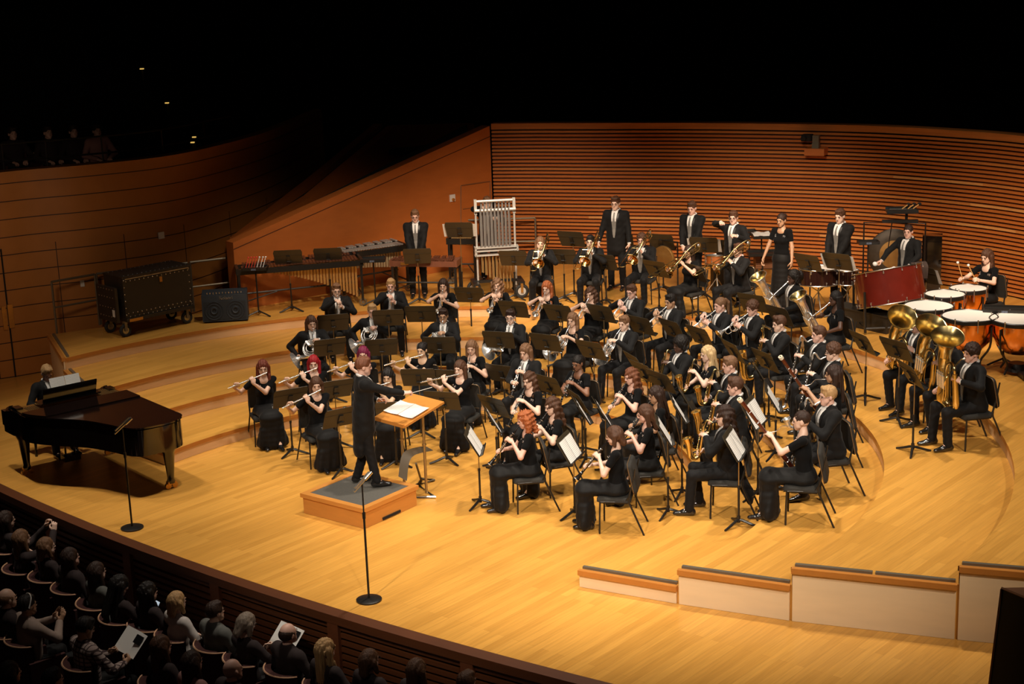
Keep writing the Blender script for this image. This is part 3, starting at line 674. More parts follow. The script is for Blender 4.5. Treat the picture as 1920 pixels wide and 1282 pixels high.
# arms: (point gripped, finger direction, palm direction, elbow pole, curl)
def P_(*a): return np.array(a, float)
FL = N((.965, .10, -.24))
pose('flute', yaw=-.22, pitch=.12, L=lambda m: (m + FL * .21 + P_(0, .02, 0), (.30, -.20, .90), (.1, -.9, -.2), (-.1, .3, -1), 42), R=lambda m: (m + FL * .46, (-.25, .35, .85), (-.1, .95, -.3), (.9, -.1, -.55), 40))
pose('piccolo', yaw=-.15, pitch=.2, L=lambda m: (m + FL * .14 + P_(0, .02, 0), (.30, -.20, .90), (.1, -.9, -.2), (-.1, .3, -1), 42), R=lambda m: (m + FL * .26, (-.25, .35, .85), (-.1, .95, -.3), (.9, -.1, -.75), 40))
CL = N((0, .62, -.78))
pose('clarinet', pitch=.22, L=lambda m: (m + CL * .24, (.62, .62, .30), (.55, -.1, -.7), (-.75, -.2, -.8), 36), R=lambda m: (m + CL * .43, (-.62, .66, .25), (-.55, -.1, -.7), (.75, -.25, -.8), 36))
BC = N((.02, .22, -.97)); BC0 = P_(.0, .17, -.02)
pose('bassclarinet', pitch=.08, L=lambda m: (m + BC0 + BC * .22, (.60, .72, .25), (.55, .1, -.6), (-.8, -.2, -.7), 36), R=lambda m: (m + BC0 + BC * .48, (-.60, .7, .10), (-.55, .1, -.6), (.8, -.35, -.6), 36))
SX = N((.16, .16, -.97)); SX0 = P_(.0, .15, -.05)
pose('sax', pitch=.15, L=lambda m: (m + SX0 + SX * .13, (.65, .65, .15), (.6, .0, -.5), (-.8, -.1, -.8), 38), R=lambda m: (m + SX0 + SX * .38, (-.55, .75, .0), (-.75, -.1, -.4), (.8, -.5, -.5), 38))
BN = N((-.34, .50, .80)); BN0 = P_(.12, .20, -.30)
pose('bassoon', pitch=.05, L=lambda m: (m + BN0 + BN * .20, (.55, .75, .3), (.5, .2, -.6), (-.8, -.1, -.8), 38), R=lambda m: (m + BN0 - BN * .12, (-.55, .8, .0), (-.6, .1, -.4), (.8, -.4, -.5), 38))
TR = N((0, .88, -.48))
pose('trumpet', pitch=.16, L=lambda m: (m + TR * .25 + P_(-.02, 0, -.03), (.35, .72, .58), (.85, .1, .1), (-.85, 0, -.75), 52), R=lambda m: (m + TR * .27 + P_(0, 0, .045), (-.45, .75, -.10), (-.35, .2, -.9), (.95, 0, -.6), 34))
pose('horn', pitch=.12, yaw=.05, L=lambda m: (m + P_(.00, .25, -.16), (.45, .75, .20), (.6, .2, -.6), (-.9, 0, -.75), 48), R=lambda m: (m + P_(.26, .05, -.47), (.10, .9, -.1), (-.7, .1, .1), (.8, -.7, -.2), 40))
TB = N((.05, .95, -.30))
pose('trombone', pitch=.06, L=lambda m: (m + TB * .17 + P_(-.03, 0, -.04), (.35, .55, .75), (.85, .2, .0), (-.9, 0, -.65), 60), R=lambda m: (m + TB * .40 + P_(.05, 0, -.09), (-.25, .8, .45), (-.8, .1, .1), (.9, 0, -.75), 50))
pose('euphonium', pitch=.05, L=lambda m: (m + P_(-.13, .22, -.42), (.75, .55, .3), (.5, .8, .2), (-.9, -.2, -.4), 45), R=lambda m: (m + P_(.14, .22, -.24), (-.55, .55, .62), (-.4, .5, -.6), (.95, -.2, -.5), 40))
pose('tuba', pitch=.05, L=lambda m: (m + P_(-.18, .23, -.20), (.45, .65, .5), (.8, .5, .1), (-.95, -.2, -.45), 45), R=lambda m: (m + P_(.15, .30, -.45), (-.5, .8, .1), (-.7, .2, -.6), (.95, -.4, -.3), 38))
pose('rest', stand=True, pitch=.25, L=lambda m: (m + P_(-.02, .15, -.72), (.5, .3, -.8), (.1, -.95, 0), (-.8, -.5, 0), 30), R=lambda m: (m + P_(.04, .17, -.70), (-.5, .3, -.8), (-.1, -.95, 0), (.8, -.5, 0), 30))
pose('sides', stand=True, pitch=.15, L=lambda m: (m + P_(-.26, .03, -.82), (.05, .1, -1), (1, 0, 0), (-.3, -1, 0), 22), R=lambda m: (m + P_(.27, .10, -.76), (0, .35, -.9), (-1, 0, 0), (.3, -1, 0), 22))
pose('adjust', stand=True, pitch=.1, yaw=.3, L=lambda m: (m + P_(-.16, .30, -.20), (.4, .8, .2), (.6, .1, -.6), (-.8, 0, -.8), 60), R=lambda m: (m + P_(.02, .36, .02), (-.45, .8, .15), (-.3, .1, -.9), (.9, .2, .1), 50))
pose('bassdrum', stand=True, pitch=.10, yaw=.45, L=lambda m: (m + P_(-.30, .32, -.50), (-.2, .95, -.2), (.2, 0, -.95), (-.9, -.5, 0), 55), R=lambda m: (m + P_(.34, .34, -.50), (.3, .9, -.2), (-.2, 0, -.95), (.9, -.5, 0), 55))
pose('timpani', pitch=.20, L=lambda m: (m + P_(-.14, .38, -.22), (.1, .9, .25), (.8, 0, -.6), (-.8, 0, -.8), 55), R=lambda m: (m + P_(.10, .42, -.24), (-.1, .9, .25), (-.8, 0, -.6), (.8, 0, -.8), 55))
pose('conductor', stand=True, pitch=.12, yaw=-.1, lean=.03, L=lambda m: (m + P_(-.10, .16, -.46), (.5, .8, .1), (.3, -.6, -.6), (-.9, -.5, -.3), 35), R=lambda m: (m + P_(.13, .56, -.36), (.0, .98, .05), (-.3, .1, -.95), (.8, 0, -.8), 55))
pose('piano', pitch=.55, L=lambda m: (m + P_(-.22, .30, -.42), (.05, .95, -.1), (0, 0, -1), (-.8, -.5, -.4), 28), R=lambda m: (m + P_(.22, .30, -.42), (-.05, .95, -.1), (0, 0, -1), (.8, -.5, -.4), 28))
pose('lap', pitch=-.05, L=lambda m: (m + P_(-.10, .18, -.50), (.3, .9, -.2), (.1, 0, -1), (-.9, -.6, 0), 25), R=lambda m: (m + P_(.10, .18, -.50), (-.3, .9, -.2), (-.1, 0, -1), (.9, -.6, 0), 25))
pose('program', pitch=.35, L=lambda m: (m + P_(-.13, .30, -.34), (.2, .8, .4), (.9, .1, 0), (-.9, -.2, -.6), 50), R=lambda m: (m + P_(.13, .30, -.34), (-.2, .8, .4), (-.9, .1, 0), (.9, -.2, -.6), 50))
pose('photo', pitch=-.1, L=lambda m: (m + P_(-.07, .30, .14), (.2, .3, .9), (.7, .3, 0), (-.8, .3, -.6), 40), R=lambda m: (m + P_(.07, .30, .14), (-.2, .3, .9), (-.7, .3, 0), (.8, .3, -.6), 40))
pose('clap', pitch=0, L=lambda m: (m + P_(-.02, .26, -.16), (.15, .6, .8), (1, 0, 0), (-.9, 0, -.7), 10), R=lambda m: (m + P_(.03, .26, -.16), (-.15, .6, .8), (-1, 0, 0), (.9, 0, -.7), 10))
@lru_cache(None)
def figure(pn, sex, out, big=1.0, var=0):
    """arrays for one posed figure: dict part -> (V, F list, material ids); out = outfit"""
    pz = POSES[pn]; stand = pz.get('stand', False); lean = pz.get('lean', 0.03 if not stand else 0.0) + [0, .025, -.02][var % 3]
    mk = marks(stand, lean, big * (1 if sex == 'm' else .88)); neck = mk['neck']
    yaw, pitch = pz.get('yaw', 0) + [0, .06, -.06][var % 3], pz.get('pitch', 0)
    HR = rz(yaw) @ rx(-pitch); hc = neck + P_(0, .030 + .03 * math.sin(pitch), .136); mouth = hc + HR @ MO
    if sex == 'f': pass
    arms = {}
    for sd, nm in ((1, 'R'), (-1, 'L')):
        G, hd, pal, pole, curl = pz[nm](mouth); Hm = hframe(hd, pal); wr = G - N(hd) * .080 - np.array(Hm[:, 2]) * -.030
        wr = G - N(hd) * .080 + Hm[:, 2] * .030
        e, wr = ik(mk['SR'] if sd > 0 else mk['SL'], wr, .285, .255, pole); arms[nm] = (e, wr, Hm, curl, sd)
    res = dict(mk=mk, hc=hc, HR=HR, mouth=mouth, arms=arms); hz = mk['hz']
    # lower limbs
    legs = []
    for sd in (1, -1):
        h = P_(sd * .095, 0, hz - .02)
        if stand:
            k_ = P_(sd * .105, .02, .50); a_ = P_(sd * (.115 + .03 * (pn == 'conductor')), -.01 + (.10 * sd if pn == 'conductor' else 0), .09)
        else:
            fy = [.40, .46, .36][(var + (sd > 0)) % 3]; k_ = P_(sd * (.15 if sex == 'm' else .11), .425, .51); a_ = P_(sd * (.155 if sex == 'm' else .10), fy, .09)
            if pn in ('bassclarinet',): k_[0] *= 1.25; a_[0] *= 1.3
        legs.append((h, k_, a_, sd))
    # body: skin
    mb = MB(); mb.smooth = 180
    hv, hf = head_arr(sex, var); mb.add(hv @ HR.T + hc, [hf])
    for sx_ in (-1, 1):
        mb.ell((sx_ * .031, .083, .003), (.0115, .009, .0065), 8, 5, T(hc, HR), 1)
        mb.tube([(sx_ * .014, .092, .023), (sx_ * .031, .094, .028), (sx_ * .048, .083, .024)], .0032, 4, T(hc, HR), 3)
        mb.ell((sx_ * .027, .0893, .003), (.003, .003, .003), 6, 4, T(hc, HR), 4)
    mb.tube([(-.018, .090, -.057), (0, .095, -.054), (.018, .090, -.057)], [.002, .005, .002], 6, T(hc, HR), 2)
    core = [cap(hc + HR @ P_(0, -.02, -.05), neck + P_(0, -.0, -.02), .052 if sex == 'm' else .043, .056 if sex == 'm' else .048)]
    bare = sex == 'f' and out != 'suit' and out != 'aud'
    core += [(a[0], a[1], a[2] - .03, a[3] - .03, a[4], a[5], a[6]) for a in trunk(mk, sex, big)]
    if bare: core += [cap(neck + P_(0, .0, -.01), neck + P_(0, .03, -.075), .050, .066, (1.35, .72, 1), .03)]
    for nm in 'RL':
        e, wr, Hm, curl, sd = arms[nm]; S = mk['SR'] if sd > 0 else mk['SL']
        core += [cap(S, e, .040 if bare else .035, .036 if bare else .03, (1, 1, 1), .02), cap(e, wr, .037 if bare else .03, .0235, (1, 1, 1), .02)]
    for h, k_, a_, sd in legs: core += [cap(h, k_, .06, .045), cap(k_, a_, .045, .033), cap(a_, a_ + P_(0, .10, -.05), .033, .02)]
    v, f_ = nets(core, .0165, .03); mb.add(v, [f_])
    for nm in 'RL':
        e, wr, Hm, curl, sd = arms[nm]; hv, hf = hand_arr(sd, curl); mb.add(hv @ Hm.T + wr, [hf])
    res['body'] = mb
    f = mk['f']
    def project(pts, prims, dy=.004):
        """lay (x, z) points on the front of a garment"""
        pts = np.array(pts, float); sh = pts.shape[:-1]; p2 = pts.reshape(-1, 2); y = np.full(len(p2), .45); Rr = np.array([0, -1, 0])
        X = np.c_[p2[:, 0], y, p2[:, 1]]
        for _ in range(40): X[:, 1] -= np.clip(sdf_eval(prims, X, .04), -.01, .2) * .8
        X[:, 1] += dy; return X.reshape(*sh, 3)
    def strip(xl, xr, z0, z1, prims, dy, n=8, m=5):
        G = []
        for i in range(n + 1):
            t = i / n; a, b = xl(t), xr(t); G.append([(a + (b - a) * j / m, z0 + (z1 - z0) * t) for j in range(m + 1)])
        g = project(G, prims, dy); g[..., 1] = g[..., 1]; m_ = MB(); m_.smooth = 180; m_.grid(g[::-1]); back = g.copy(); back[..., 1] -= .012; m_.grid(back)
        return m_
    tz = lambda z: f(0, 0, z)[2]
    if out in ('suit', 'tails', 'aud'):
        cz = .012; J = trunk(mk, 'm' if out != 'aud' else sex, big, cz)
        for nm in 'RL':
            e, wr, Hm, curl, sd = arms[nm]; S = mk['SR'] if sd > 0 else mk['SL']
            J += [cap(S, e, .062, .054, (1, 1, 1), .045), cap(e, wr - (wr - e) * (.10 if out != 'aud' else .02), .053, .041, (1, 1, 1), .02)]
        if stand: J += [cap(f(0, 0, .1), f(0, 0, -.16), .14 * big, .155 * big, (1.2, .88, 1))]
        else: J += [cap(f(0, -.03, .08), f(0, -.05, -.02), .14 * big, .16 * big, (1.2, .85, 1))]
        if out == 'tails':
            if stand: J += [cap(f(0, -.05, .0), P_(0, -.09, .50), .13, .125, (1.15, .62, 1), .06)]
            else: J += [cap(f(0, -.08, .0), P_(0, -.26, .22), .10, .11, (1.3, .42, 1), .05)]
        if out != 'aud': J += [cap(neck + P_(0, .045, .03), neck + P_(0, .085, -.05), .046, .030, (1, 1, 1), .012, True)]
        v, f_ = nets(J, .0165, .035, lambda P: .003 * np.sin(P[..., 2] * 55 + P[..., 0] * 25) * np.sin(P[..., 0] * 30 + 1)); mb = MB(); mb.smooth = 180; mb.add(v, [f_]); res['jacket'] = mb
        if out != 'aud':
            tr = trunk(mk, 'm', big, cz) + ([cap(f(0, 0, .1), f(0, 0, -.16), .14 * big, .155 * big, (1.2, .88, 1))] if stand else [])
            zt, zb_ = tz(.505), tz(.10)
            ze = .06; wv = lambda z: (.012 + .046 * max((z - ze) / (.53 - ze), 0) ** .75) * (1 + (big - 1) * 2.5)
            zz = lambda t, a, b_: a + (b_ - a) * t
            res['vest'] = strip(lambda t: -wv(zz(t, .36, ze)), lambda t: wv(zz(t, .36, ze)), tz(.36), tz(ze), tr, .010)
            res['shirt'] = strip(lambda t: -wv(zz(t, .535, .20)), lambda t: wv(zz(t, .535, .20)), tz(.535), tz(.20), tr, .006, n=12)
            res['tie'] = strip(lambda t: -.012 - .014 * t, lambda t: .012 + .014 * t, tz(.515), tz(.22), tr, .015, m=3)
            mb = MB(); a = np.linspace(0, 2 * math.pi, 15)[:-1]
            mb.tube([neck + P_(.062 * math.cos(t), .058 * math.sin(t), .018 - .02 * math.sin(t)) for t in a], .019, 6, closed=True, sx=1); res['collar'] = mb
            res['cuffs'] = []
            for nm in 'RL':
                mb = MB(); e, wr, Hm, curl, sd = arms[nm]; u = N(wr - e); mb.cyl(wr - u * .035, wr + u * .004, .036, .034, 12); res['cuffs'].append(mb)
            if True:
                lw = lambda z: wv(z) + .012 + .026 * max((z - ze) / .47, 0)
                l1 = strip(lambda t: -lw(zz(t, .50, .10)), lambda t: -wv(zz(t, .50, .10)) + .002, tz(.50), tz(.10), tr, .010, m=2); l2 = strip(lambda t: wv(zz(t, .50, .10)) - .002, lambda t: lw(zz(t, .50, .10)), tz(.50), tz(.10), tr, .010, m=2)
                mb = MB(); mb.smooth = 180; mb.V = [*l1.V, *l2.V]; mb.F = l1.F + [(q + l1.n, m_) for q, m_ in l2.F]; mb.n = l1.n + l2.n; res['lapels'] = mb
        TR_ = [cap(f(0, 0, .06), f(0, 0, -.02), .125 * big, .135 * big, (1.15, .9, 1))]
        for h, k_, a_, sd in legs: TR_ += [cap(h, k_, .088 * big, .070, (1, 1, 1), .035), cap(k_, a_ + P_(0, -.0, .0), .068, .058, (1, 1, 1), .02)]
        v, f_ = nets(TR_, .0175, .03, lambda P: .0025 * np.sin(P[..., 2] * 70 + P[..., 1] * 60)); mb = MB(); mb.smooth = 180; mb.add(v, [f_]); res['trousers'] = mb
    else:
        tr = trunk(mk, 'f', big, .006); B = list(tr)
        for nm in 'RL':
            e, wr, Hm, curl, sd = arms[nm]; S = mk['SR'] if sd > 0 else mk['SL']; B += [cap(S, S + (e - S) * .52, .050, .049, (1, 1, 1), .03)]
        B += [cap(neck + P_(0, .01, .02), neck + P_(0, .075, -.03), .072, .060, (1.2, 1, 1), .012, True)]
        v, f_ = nets(B, .0165, .03, lambda P: .002 * np.sin(P[..., 2] * 60)); mb = MB(); mb.smooth = 180; mb.add(v, [f_]); res['blouse'] = mb
        rr = random.Random(var); mb = MB(); pts = [(sg * (.055 + .055 * rr.random()) + (.01), tz(.44 - .05 * rr.random() - .02)) for sg in (-1, -1, 1, 1, 1) for _ in (0, 1, 2)]
        for p in project(pts, tr, .010): mb.ell(p, (.0085, .006, .0085), 6, 4)
        res['sequins'] = mb
        if stand: K = [cap(f(0, -.01, .10), f(0, 0, -.02), .105 * big, .145 * big, (1.2, .95, 1)), cap(P_(0, 0, hz - .05), P_(0, .01, .10), .145 * big, .19, (1.1, .95, 1), .05)]
        else:
            K = [cap(f(0, -.01, .12), f(0, 0, -.0), .10 * big, .155 * big, (1.22, 1, 1)), cap(P_(0, .02, .53), P_(0, .40, .52), .14 * big, .115, (1.35, 1, .75), .06),
                 cap(P_(0, .42, .50), P_(0, .40, .10), .115, .125, (1.55, .95, 1), .05), cap(P_(-.13, .43, .3), P_(-.17, .41, .10), .06, .075, (1, 1, 1), .05), cap(P_(.13, .43, .3), P_(.17, .41, .10), .06, .075, (1, 1, 1), .05)]
        K.append(cap((-.6, 0, -.27), (.6, 0, -.27), .3, None, (1, 3, 1), .012, True))
        def fold(P):
            z = P[..., 2]; w_ = np.clip((.52 - z) / .4, 0, 1); a = np.arctan2(P[..., 0], P[..., 1] - (.25 if not stand else 0)); return w_ * .011 * np.sin(a * 15 + z * 5) + .002 * np.sin(z * 70)
        v, f_ = nets(K, .018, .04, fold); mb = MB(); mb.smooth = 180; mb.add(v, [f_]); res['skirt'] = mb
    # shoes
    SH = []
    for h, k_, a_, sd in legs:
        mb = MB(); mb.smooth = 180; o = a_ - P_(0, 0, .09)
        v, f_ = nets([cap(o + P_(0, -.045, .045), o + P_(0, .06, .045), .038, .040, (1, 1, 1)), cap(o + P_(0, .06, .04), o + P_(sd * .01, .17, .028), .040, .030, (1.05, 1, .85)), cap((o[0] - .3, 0, -.29), (o[0] + .3, 0, -.29), .295, None, (1, 4, 1), .006, True), cap(o + P_(0, -.03, .08), o + P_(0, -.02, .11), .035, .037)], .0125, .02)
        mb.add(v, [f_]); SH.append(mb)
    res['shoes'] = SH
    return res
PARTMESH = {}
def person(pid, xy, z, facing, s, sex, pn, hairst, hc, sk, label, out=None, big=1.0, var=0, glasses=False, group=None, cols=None):
    """facing: direction (dx, dy) the person looks; returns root and world matrix"""
    out = out or ('suit' if sex == 'm' else 'gown'); fg = figure(pn, sex, out, big, var)
    ang = math.atan2(facing[1], facing[0]) - math.pi / 2
    e = empty('person', (xy[0], xy[1], z), ang, s, label, 'person', group)
    cols = cols or {}
    def part(name, mb, mats, parent=e, lab=None):
        key = (id(mb), tuple(m.name for m in (mats if isinstance(mats, list) else [mats])))
        if key in PARTMESH: o = bpy.data.objects.new(name, PARTMESH[key]); SC.collection.objects.link(o); o.parent = parent
        else: o = mb.build(name, mats, parent); PARTMESH[key] = o.data
        if lab: o['label'] = lab
        return o
    hm = hairm(hc); part('body', fg['body'], [skin(sk), M['eye'], M['lip'], hm, M['white']])
    M4 = T(fg['hc'], fg['HR'])
    if hairst:
        mb = MB(); mb.smooth = 180; v, f_ = hair_arr(hairst); key = ('hair', hairst, hc)
        if key in PARTMESH: o = bpy.data.objects.new('hair', PARTMESH[key]); SC.collection.objects.link(o); o.parent = e
        else: mb.add(v, [f_]); o = mb.build('hair', hm, e); PARTMESH[key] = o.data
        o.matrix_local = Matrix([list(map(float, r)) for r in M4])
    if glasses:
        if 'gl' not in PARTMESH:
            mb = MB()
            for sx_ in (-1, 1):
                mb.tube([(sx_ * .032 + .021 * math.cos(t), .103, .002 + .016 * math.sin(t)) for t in np.linspace(0, 2 * math.pi, 13)[:-1]], .0022, 4, closed=True)
                mb.tube([(sx_ * .053, .101, .006), (sx_ * .078, .06, .008), (sx_ * .082, -.01, .004)], .002, 4)
            mb.tube([(-.011, .104, .005), (.011, .104, .005)], .002, 4); o = mb.build('glasses', M['lens'], e); PARTMESH['gl'] = o.data
        else: o = bpy.data.objects.new('glasses', PARTMESH['gl']); SC.collection.objects.link(o); o.parent = e
        o.matrix_local = Matrix([list(map(float, r)) for r in M4])
    if 'jacket' in fg:
        part('jacket' if out != 'aud' else 'shirt', fg['jacket'], cols.get('top', M['suit']))
        if out != 'aud':
            j = part('shirt', fg['shirt'], M['shirt'], lab='white dress shirt'); part('collar', fg['collar'], M['shirt'], j); [part('cuff', q, M['shirt'], j) for q in fg['cuffs']]
            if pn != 'conductor':
                part('vest', fg['vest'], M['vest'], lab='silver-grey vest'); part('tie', fg['tie'], M['tie'])
            part('lapels', fg['lapels'], M['lapel'])
        part('trousers', fg['trousers'], M['trouser'])
    else:
        b = part('blouse', fg['blouse'], M['velvet']); part('sequins', fg['sequins'], M['sequin'], b)['kind'] = 'stuff'; part('skirt', fg['skirt'], M['skirt'])
    for mb in fg['shoes']: part('shoe', mb, M['shoe'])
    W_ = T((xy[0], xy[1], z), rz(ang), s)
    return e, W_, fg
# ================================================================ instruments (origin = player's mouth, +Y forward, +X player's right)
def rootat(name): return empty(name)
def along(o, d, t, off=(0, 0, 0)): return np.array(o, float) + np.array(d) * t + np.array(off, float)
def line(d, o=(0, 0, 0)): return T(o, rot_to(d, (0, 1, .001)))
O3 = np.zeros(3)
def mk_flute(name='flute', L=.60, r=.0098):
    e = rootat(name); s0 = -.055; o = P_(0, .014, 0); mb = MB(); mb.cyl(along(o, FL, s0), along(o, FL, L), r, n=10); mb.build('body', M['silver'], e)
    mb = MB(); mb.ell(along(o, FL, 0, (0, -.002, .006)), (.016, .011, .006)); mb.build('lip_plate', M['silver'], e)
    mb = MB()
    for i in range(15): mb.cyl(along(o, FL, .17 * L / .6 + i * .028 * L / .6, (0, .002, r)), along(o, FL, .17 * L / .6 + i * .028 * L / .6, (0, .003, r + .006)), .0085, n=8)
    mb.cyl(along(o, FL, .16 * L / .6, (0, .012, .004)), along(o, FL, L * .97, (0, .012, .004)), .0028, n=6); mb.build('keys', M['silver'], e); return e
def mk_clarinet(name='clarinet', oboe=False):
    e = rootat(name); mb = MB(); A = T(O3, rot_to(CL)); L = .64
    pr = [(.004, -.02), (.007, .0), (.011, .05), (.0155, .075), (.0155, .12), (.0135, .125), (.0145, .30), (.018, .305), (.018, .325), (.0145, .33), (.016, .53), (.019, .54), (.020, .56), (.028, .61), (.038, .64), (.033, .64), (.018, .59), (.0, .58)]
    if oboe: pr = [(.002, -.01), (.003, .05), (.006, .07), (.009, .08), (.010, .3), (.013, .31), (.011, .33), (.013, .53), (.022, .60), (.026, .62), (.02, .62), (.0, .58)]
    mb.lathe(pr, 14, A); mb.build('body', M['ebony'], e); mb = MB()
    for t in (.122, .308, .327, .535, .639): mb.tube([along(O3, CL, t) + (np.cos(a) * A[:3, 0] + np.sin(a) * A[:3, 1]) * ({.639: .038, .535: .020}.get(t, .0185)) for a in np.linspace(0, 6.283, 13)[:-1]], .0026, 4, closed=True)
    up = A[:3, 1]
    up = up if up[2] > 0 else -up
    for i in range(13):
        t = .16 + i * .028; c = along(O3, CL, t) + up * .018 + A[:3, 0] * (.010 * (-1) ** i); mb.cyl(c, c + up * .004, .0085, n=8)
    for sx_ in (-1, 1): mb.cyl(along(O3, CL, .14) + A[:3, 0] * .016 * sx_ + up * .008, along(O3, CL, .50) + A[:3, 0] * .019 * sx_ + up * .008, .0032, n=5)
    mb.build('keywork', M['silver'], e); return e
def bell_along(mb, pts, rs, n=20): mb.tube(pts, rs, n, caps=False)
def mk_bassclarinet():
    e = rootat('bass_clarinet'); d = BC; o = BC0
    mb = MB(); nk = cr([(0, 0, 0), (0, .035, -.012), (0, .075, -.030), (0, .105, .0), (0, .135, .045), (0, .165, .055), o + P_(.004, .012, .025), o + d * .03], 5); mb.tube(nk, np.linspace(.009, .015, len(nk)), 10); mb.build('neck', M['silver'], e)
    mb = MB(); mb.cyl(o, along(o, d, .93), .0165, .021, 12); mb.build('body', M['ebony'], e)
    mb = MB()
    for i in range(20):
        t = .10 + i * .04; c = along(o, d, t, (.014 * (-1) ** i, .020, 0)); mb.cyl(c, c + P_(0, .006, .001), .013, n=8)
    for sx_ in (-1, 1): mb.cyl(along(o, d, .06, (.02 * sx_, .012, 0)), along(o, d, .88, (.024 * sx_, .012, 0)), .004, n=5)
    mb.build('keywork', M['silver'], e)
    mb = MB(); b = along(o, d, .93); p = cr([b, b + P_(0, .01, -.05), b + P_(.0, .06, -.075), b + P_(0, .11, -.045), b + P_(0, .135, .02), b + P_(0, .145, .06)], 5); mb.tube(p, np.interp(np.linspace(0, 1, len(p)), [0, .6, .85, 1], [.021, .030, .045, .065]), 16, caps=False); mb.build('bell', M['silver'], e)
    return e
def mk_sax(kind='alto'):
    S = dict(alto=.84, tenor=1.05, bari=1.35)[kind]; e = rootat(kind + '_saxophone' if kind != 'bari' else 'baritone_saxophone'); m = M['brass']; o = SX0; d = SX
    mb = MB(); mb.cyl((0, -.01, .003), (0, .06, -.012), .006, .011, 10); mb.build('mouthpiece', M['ebony'], e)
    mb = MB(); nk = cr([(0, .05, -.010), (0, .09, .012), (0, .125, .012), o + P_(0, .002, -.005), along(o, d, .03)], 5)
    if kind == 'bari': nk = cr([(0, .05, -.01), (0, .10, .03), (-.0, .15, .05), (.0, .19, .02), (0, .17, -.03), along(o, d, .03)], 5)
    mb.tube(nk, np.linspace(.008, .014, len(nk)), 10); mb.build('neck', m, e)
    Lb = .46 * S; b = along(o, d, Lb); mb = MB()
    u = [along(o, d, .02), along(o, d, Lb * .5), b, b + P_(.0, .03, -.055 * S), b + P_(-.005, .08 * S, -.07 * S), b + P_(-.015, .125 * S, -.035 * S), b + P_(-.02, .14 * S, .05 * S), b + P_(-.02, .15 * S, .15 * S), b + P_(-.02, .175 * S, .24 * S)]
    p = cr(u, 5); mb.tube(p, np.interp(np.linspace(0, 1, len(p)), [0, .25, .5, .75, .9, 1], np.array([.014, .021, .032, .042, .052, .066]) * S ** .8), 16, caps=False); mb.build('body', m, e)
    mb = MB(); c = p[-1]; R_ = rot_to(p[-1] - p[-3]); rr_ = .066 * S ** .8
    mb.tube([c + R_ @ P_(rr_ * math.cos(t), rr_ * math.sin(t), 0) for t in np.linspace(0, 6.283, 17)[:-1]], .004, 5, closed=True); mb.build('bell_rim', m, e)
    mb = MB(); mb.lathe([(.001, -.09), (rr_ * .72, -.085), (rr_ * .93, -.02), (rr_ * .99, 0)], 16, T(c, R_)); mb.build('bell_inside', M['brassdark'], e)
    mb = MB()
    for i in range(13):
        t = .06 + i * .031 * S; q = along(o, d, t, (.006 * (-1) ** i, .026 + .014 * t * 2, .0)); mb.cyl(q, q + P_(0, .008, .001), .012 * S ** .4, n=9)
    for i in range(4): q = b + P_(.045 * S, .06 + .02 * i, -.02 + .06 * i); mb.cyl(q, q + P_(.008, 0, 0), .020 * S ** .5, n=9)
    for sx_ in (-1, 1): mb.cyl(along(o, d, .03, (.022 * sx_, .012, 0)), along(o, d, Lb * .95, (.034 * sx_, .014, 0)), .0035, n=5)
    mb.build('keywork', M['brass'], e)
    if kind == 'bari': mb = MB(); mb.tube(cr([(0, .15, .05), (-.05, .19, .09), (-.09, .20, .04), (-.06, .19, -.06), along(o, d, .10)], 6), .013, 8); mb.build('pigtail', m, e)
    return e
def mk_bassoon():
    e = rootat('bassoon'); o = BN0; d = BN
    mb = MB(); mb.tube(cr([(0, -.005, 0), (.02, .06, -.01), (.07, .13, -.03), (.10, .19, -.10), along(o, d, .22, (.03, 0, 0))], 5), np.linspace(.0025, .006, 21), 6); mb.build('bocal', M['silver'], e)
    mb = MB(); a = along(o, d, -.48); mb.cyl(a, along(o, d, -.05), .030, .028, 14); mb.cyl(along(o, d, -.05), along(o, d, .42), .020, .019, 12); mb.cyl(along(o, d, .42), along(o, d, .78), .021, .026, 12)
    mb.cyl(along(o, d, -.05, (.026, .01, 0)), along(o, d, .24, (.024, .01, 0)), .013, n=10); mb.build('body', M['maple_dark'], e)
    mb = MB(); R_ = rot_to(d); mb.lathe([(.012, 0), (.030, 0), (.032, .02), (.030, .045), (.012, .045)], 16, T(along(o, d, .78), R_)); mb.build('bell_ring', M['ivory'], e)
    mb = MB()
    for t in (-.05, -.25, .42, .60, .775): mb.tube([along(o, d, t) + R_ @ P_(.03 * math.cos(q), .03 * math.sin(q), 0) * (.72 if t > 0 else 1) for q in np.linspace(0, 6.283, 13)[:-1]], .004, 4, closed=True)
    for i in range(14): q = along(o, d, -.42 + i * .05, R_ @ P_(.012 * (-1) ** i, .028, 0)); mb.ell(q, (.010, .010, .010), 6, 4)
    for sx_ in (-1, 1): mb.cyl(along(o, d, -.44, R_ @ P_(.020 * sx_, .024, 0)), along(o, d, .45, R_ @ P_(.012 * sx_, .020, 0)), .003, n=5)
    mb.build('keywork', M['silver'], e); return e
def bell_prof(r0, R, L, n=9): return [(r0 + (R - r0) * (t ** 3.2), -L + L * t) for t in np.linspace(0, 1, n)]
def add_bell(e, c, d, r0, R, L, mo, mi, n=26):
    R_ = rot_to(d); mb = MB(); mb.lathe(bell_prof(r0, R, L), n, T(c, R_)); mb.tube([c + R_ @ P_(R * math.cos(t), R * math.sin(t), 0) for t in np.linspace(0, 2 * math.pi, n + 1)[:-1]], R * .022 + .001, 5, closed=True); mb.build('bell', mo, e)
    mb = MB(); mb.lathe([(max(r - .003, .002), z + .001) for r, z in bell_prof(r0, R, L)], n, T(c, R_)); mb.build('bell_inside', mi, e)
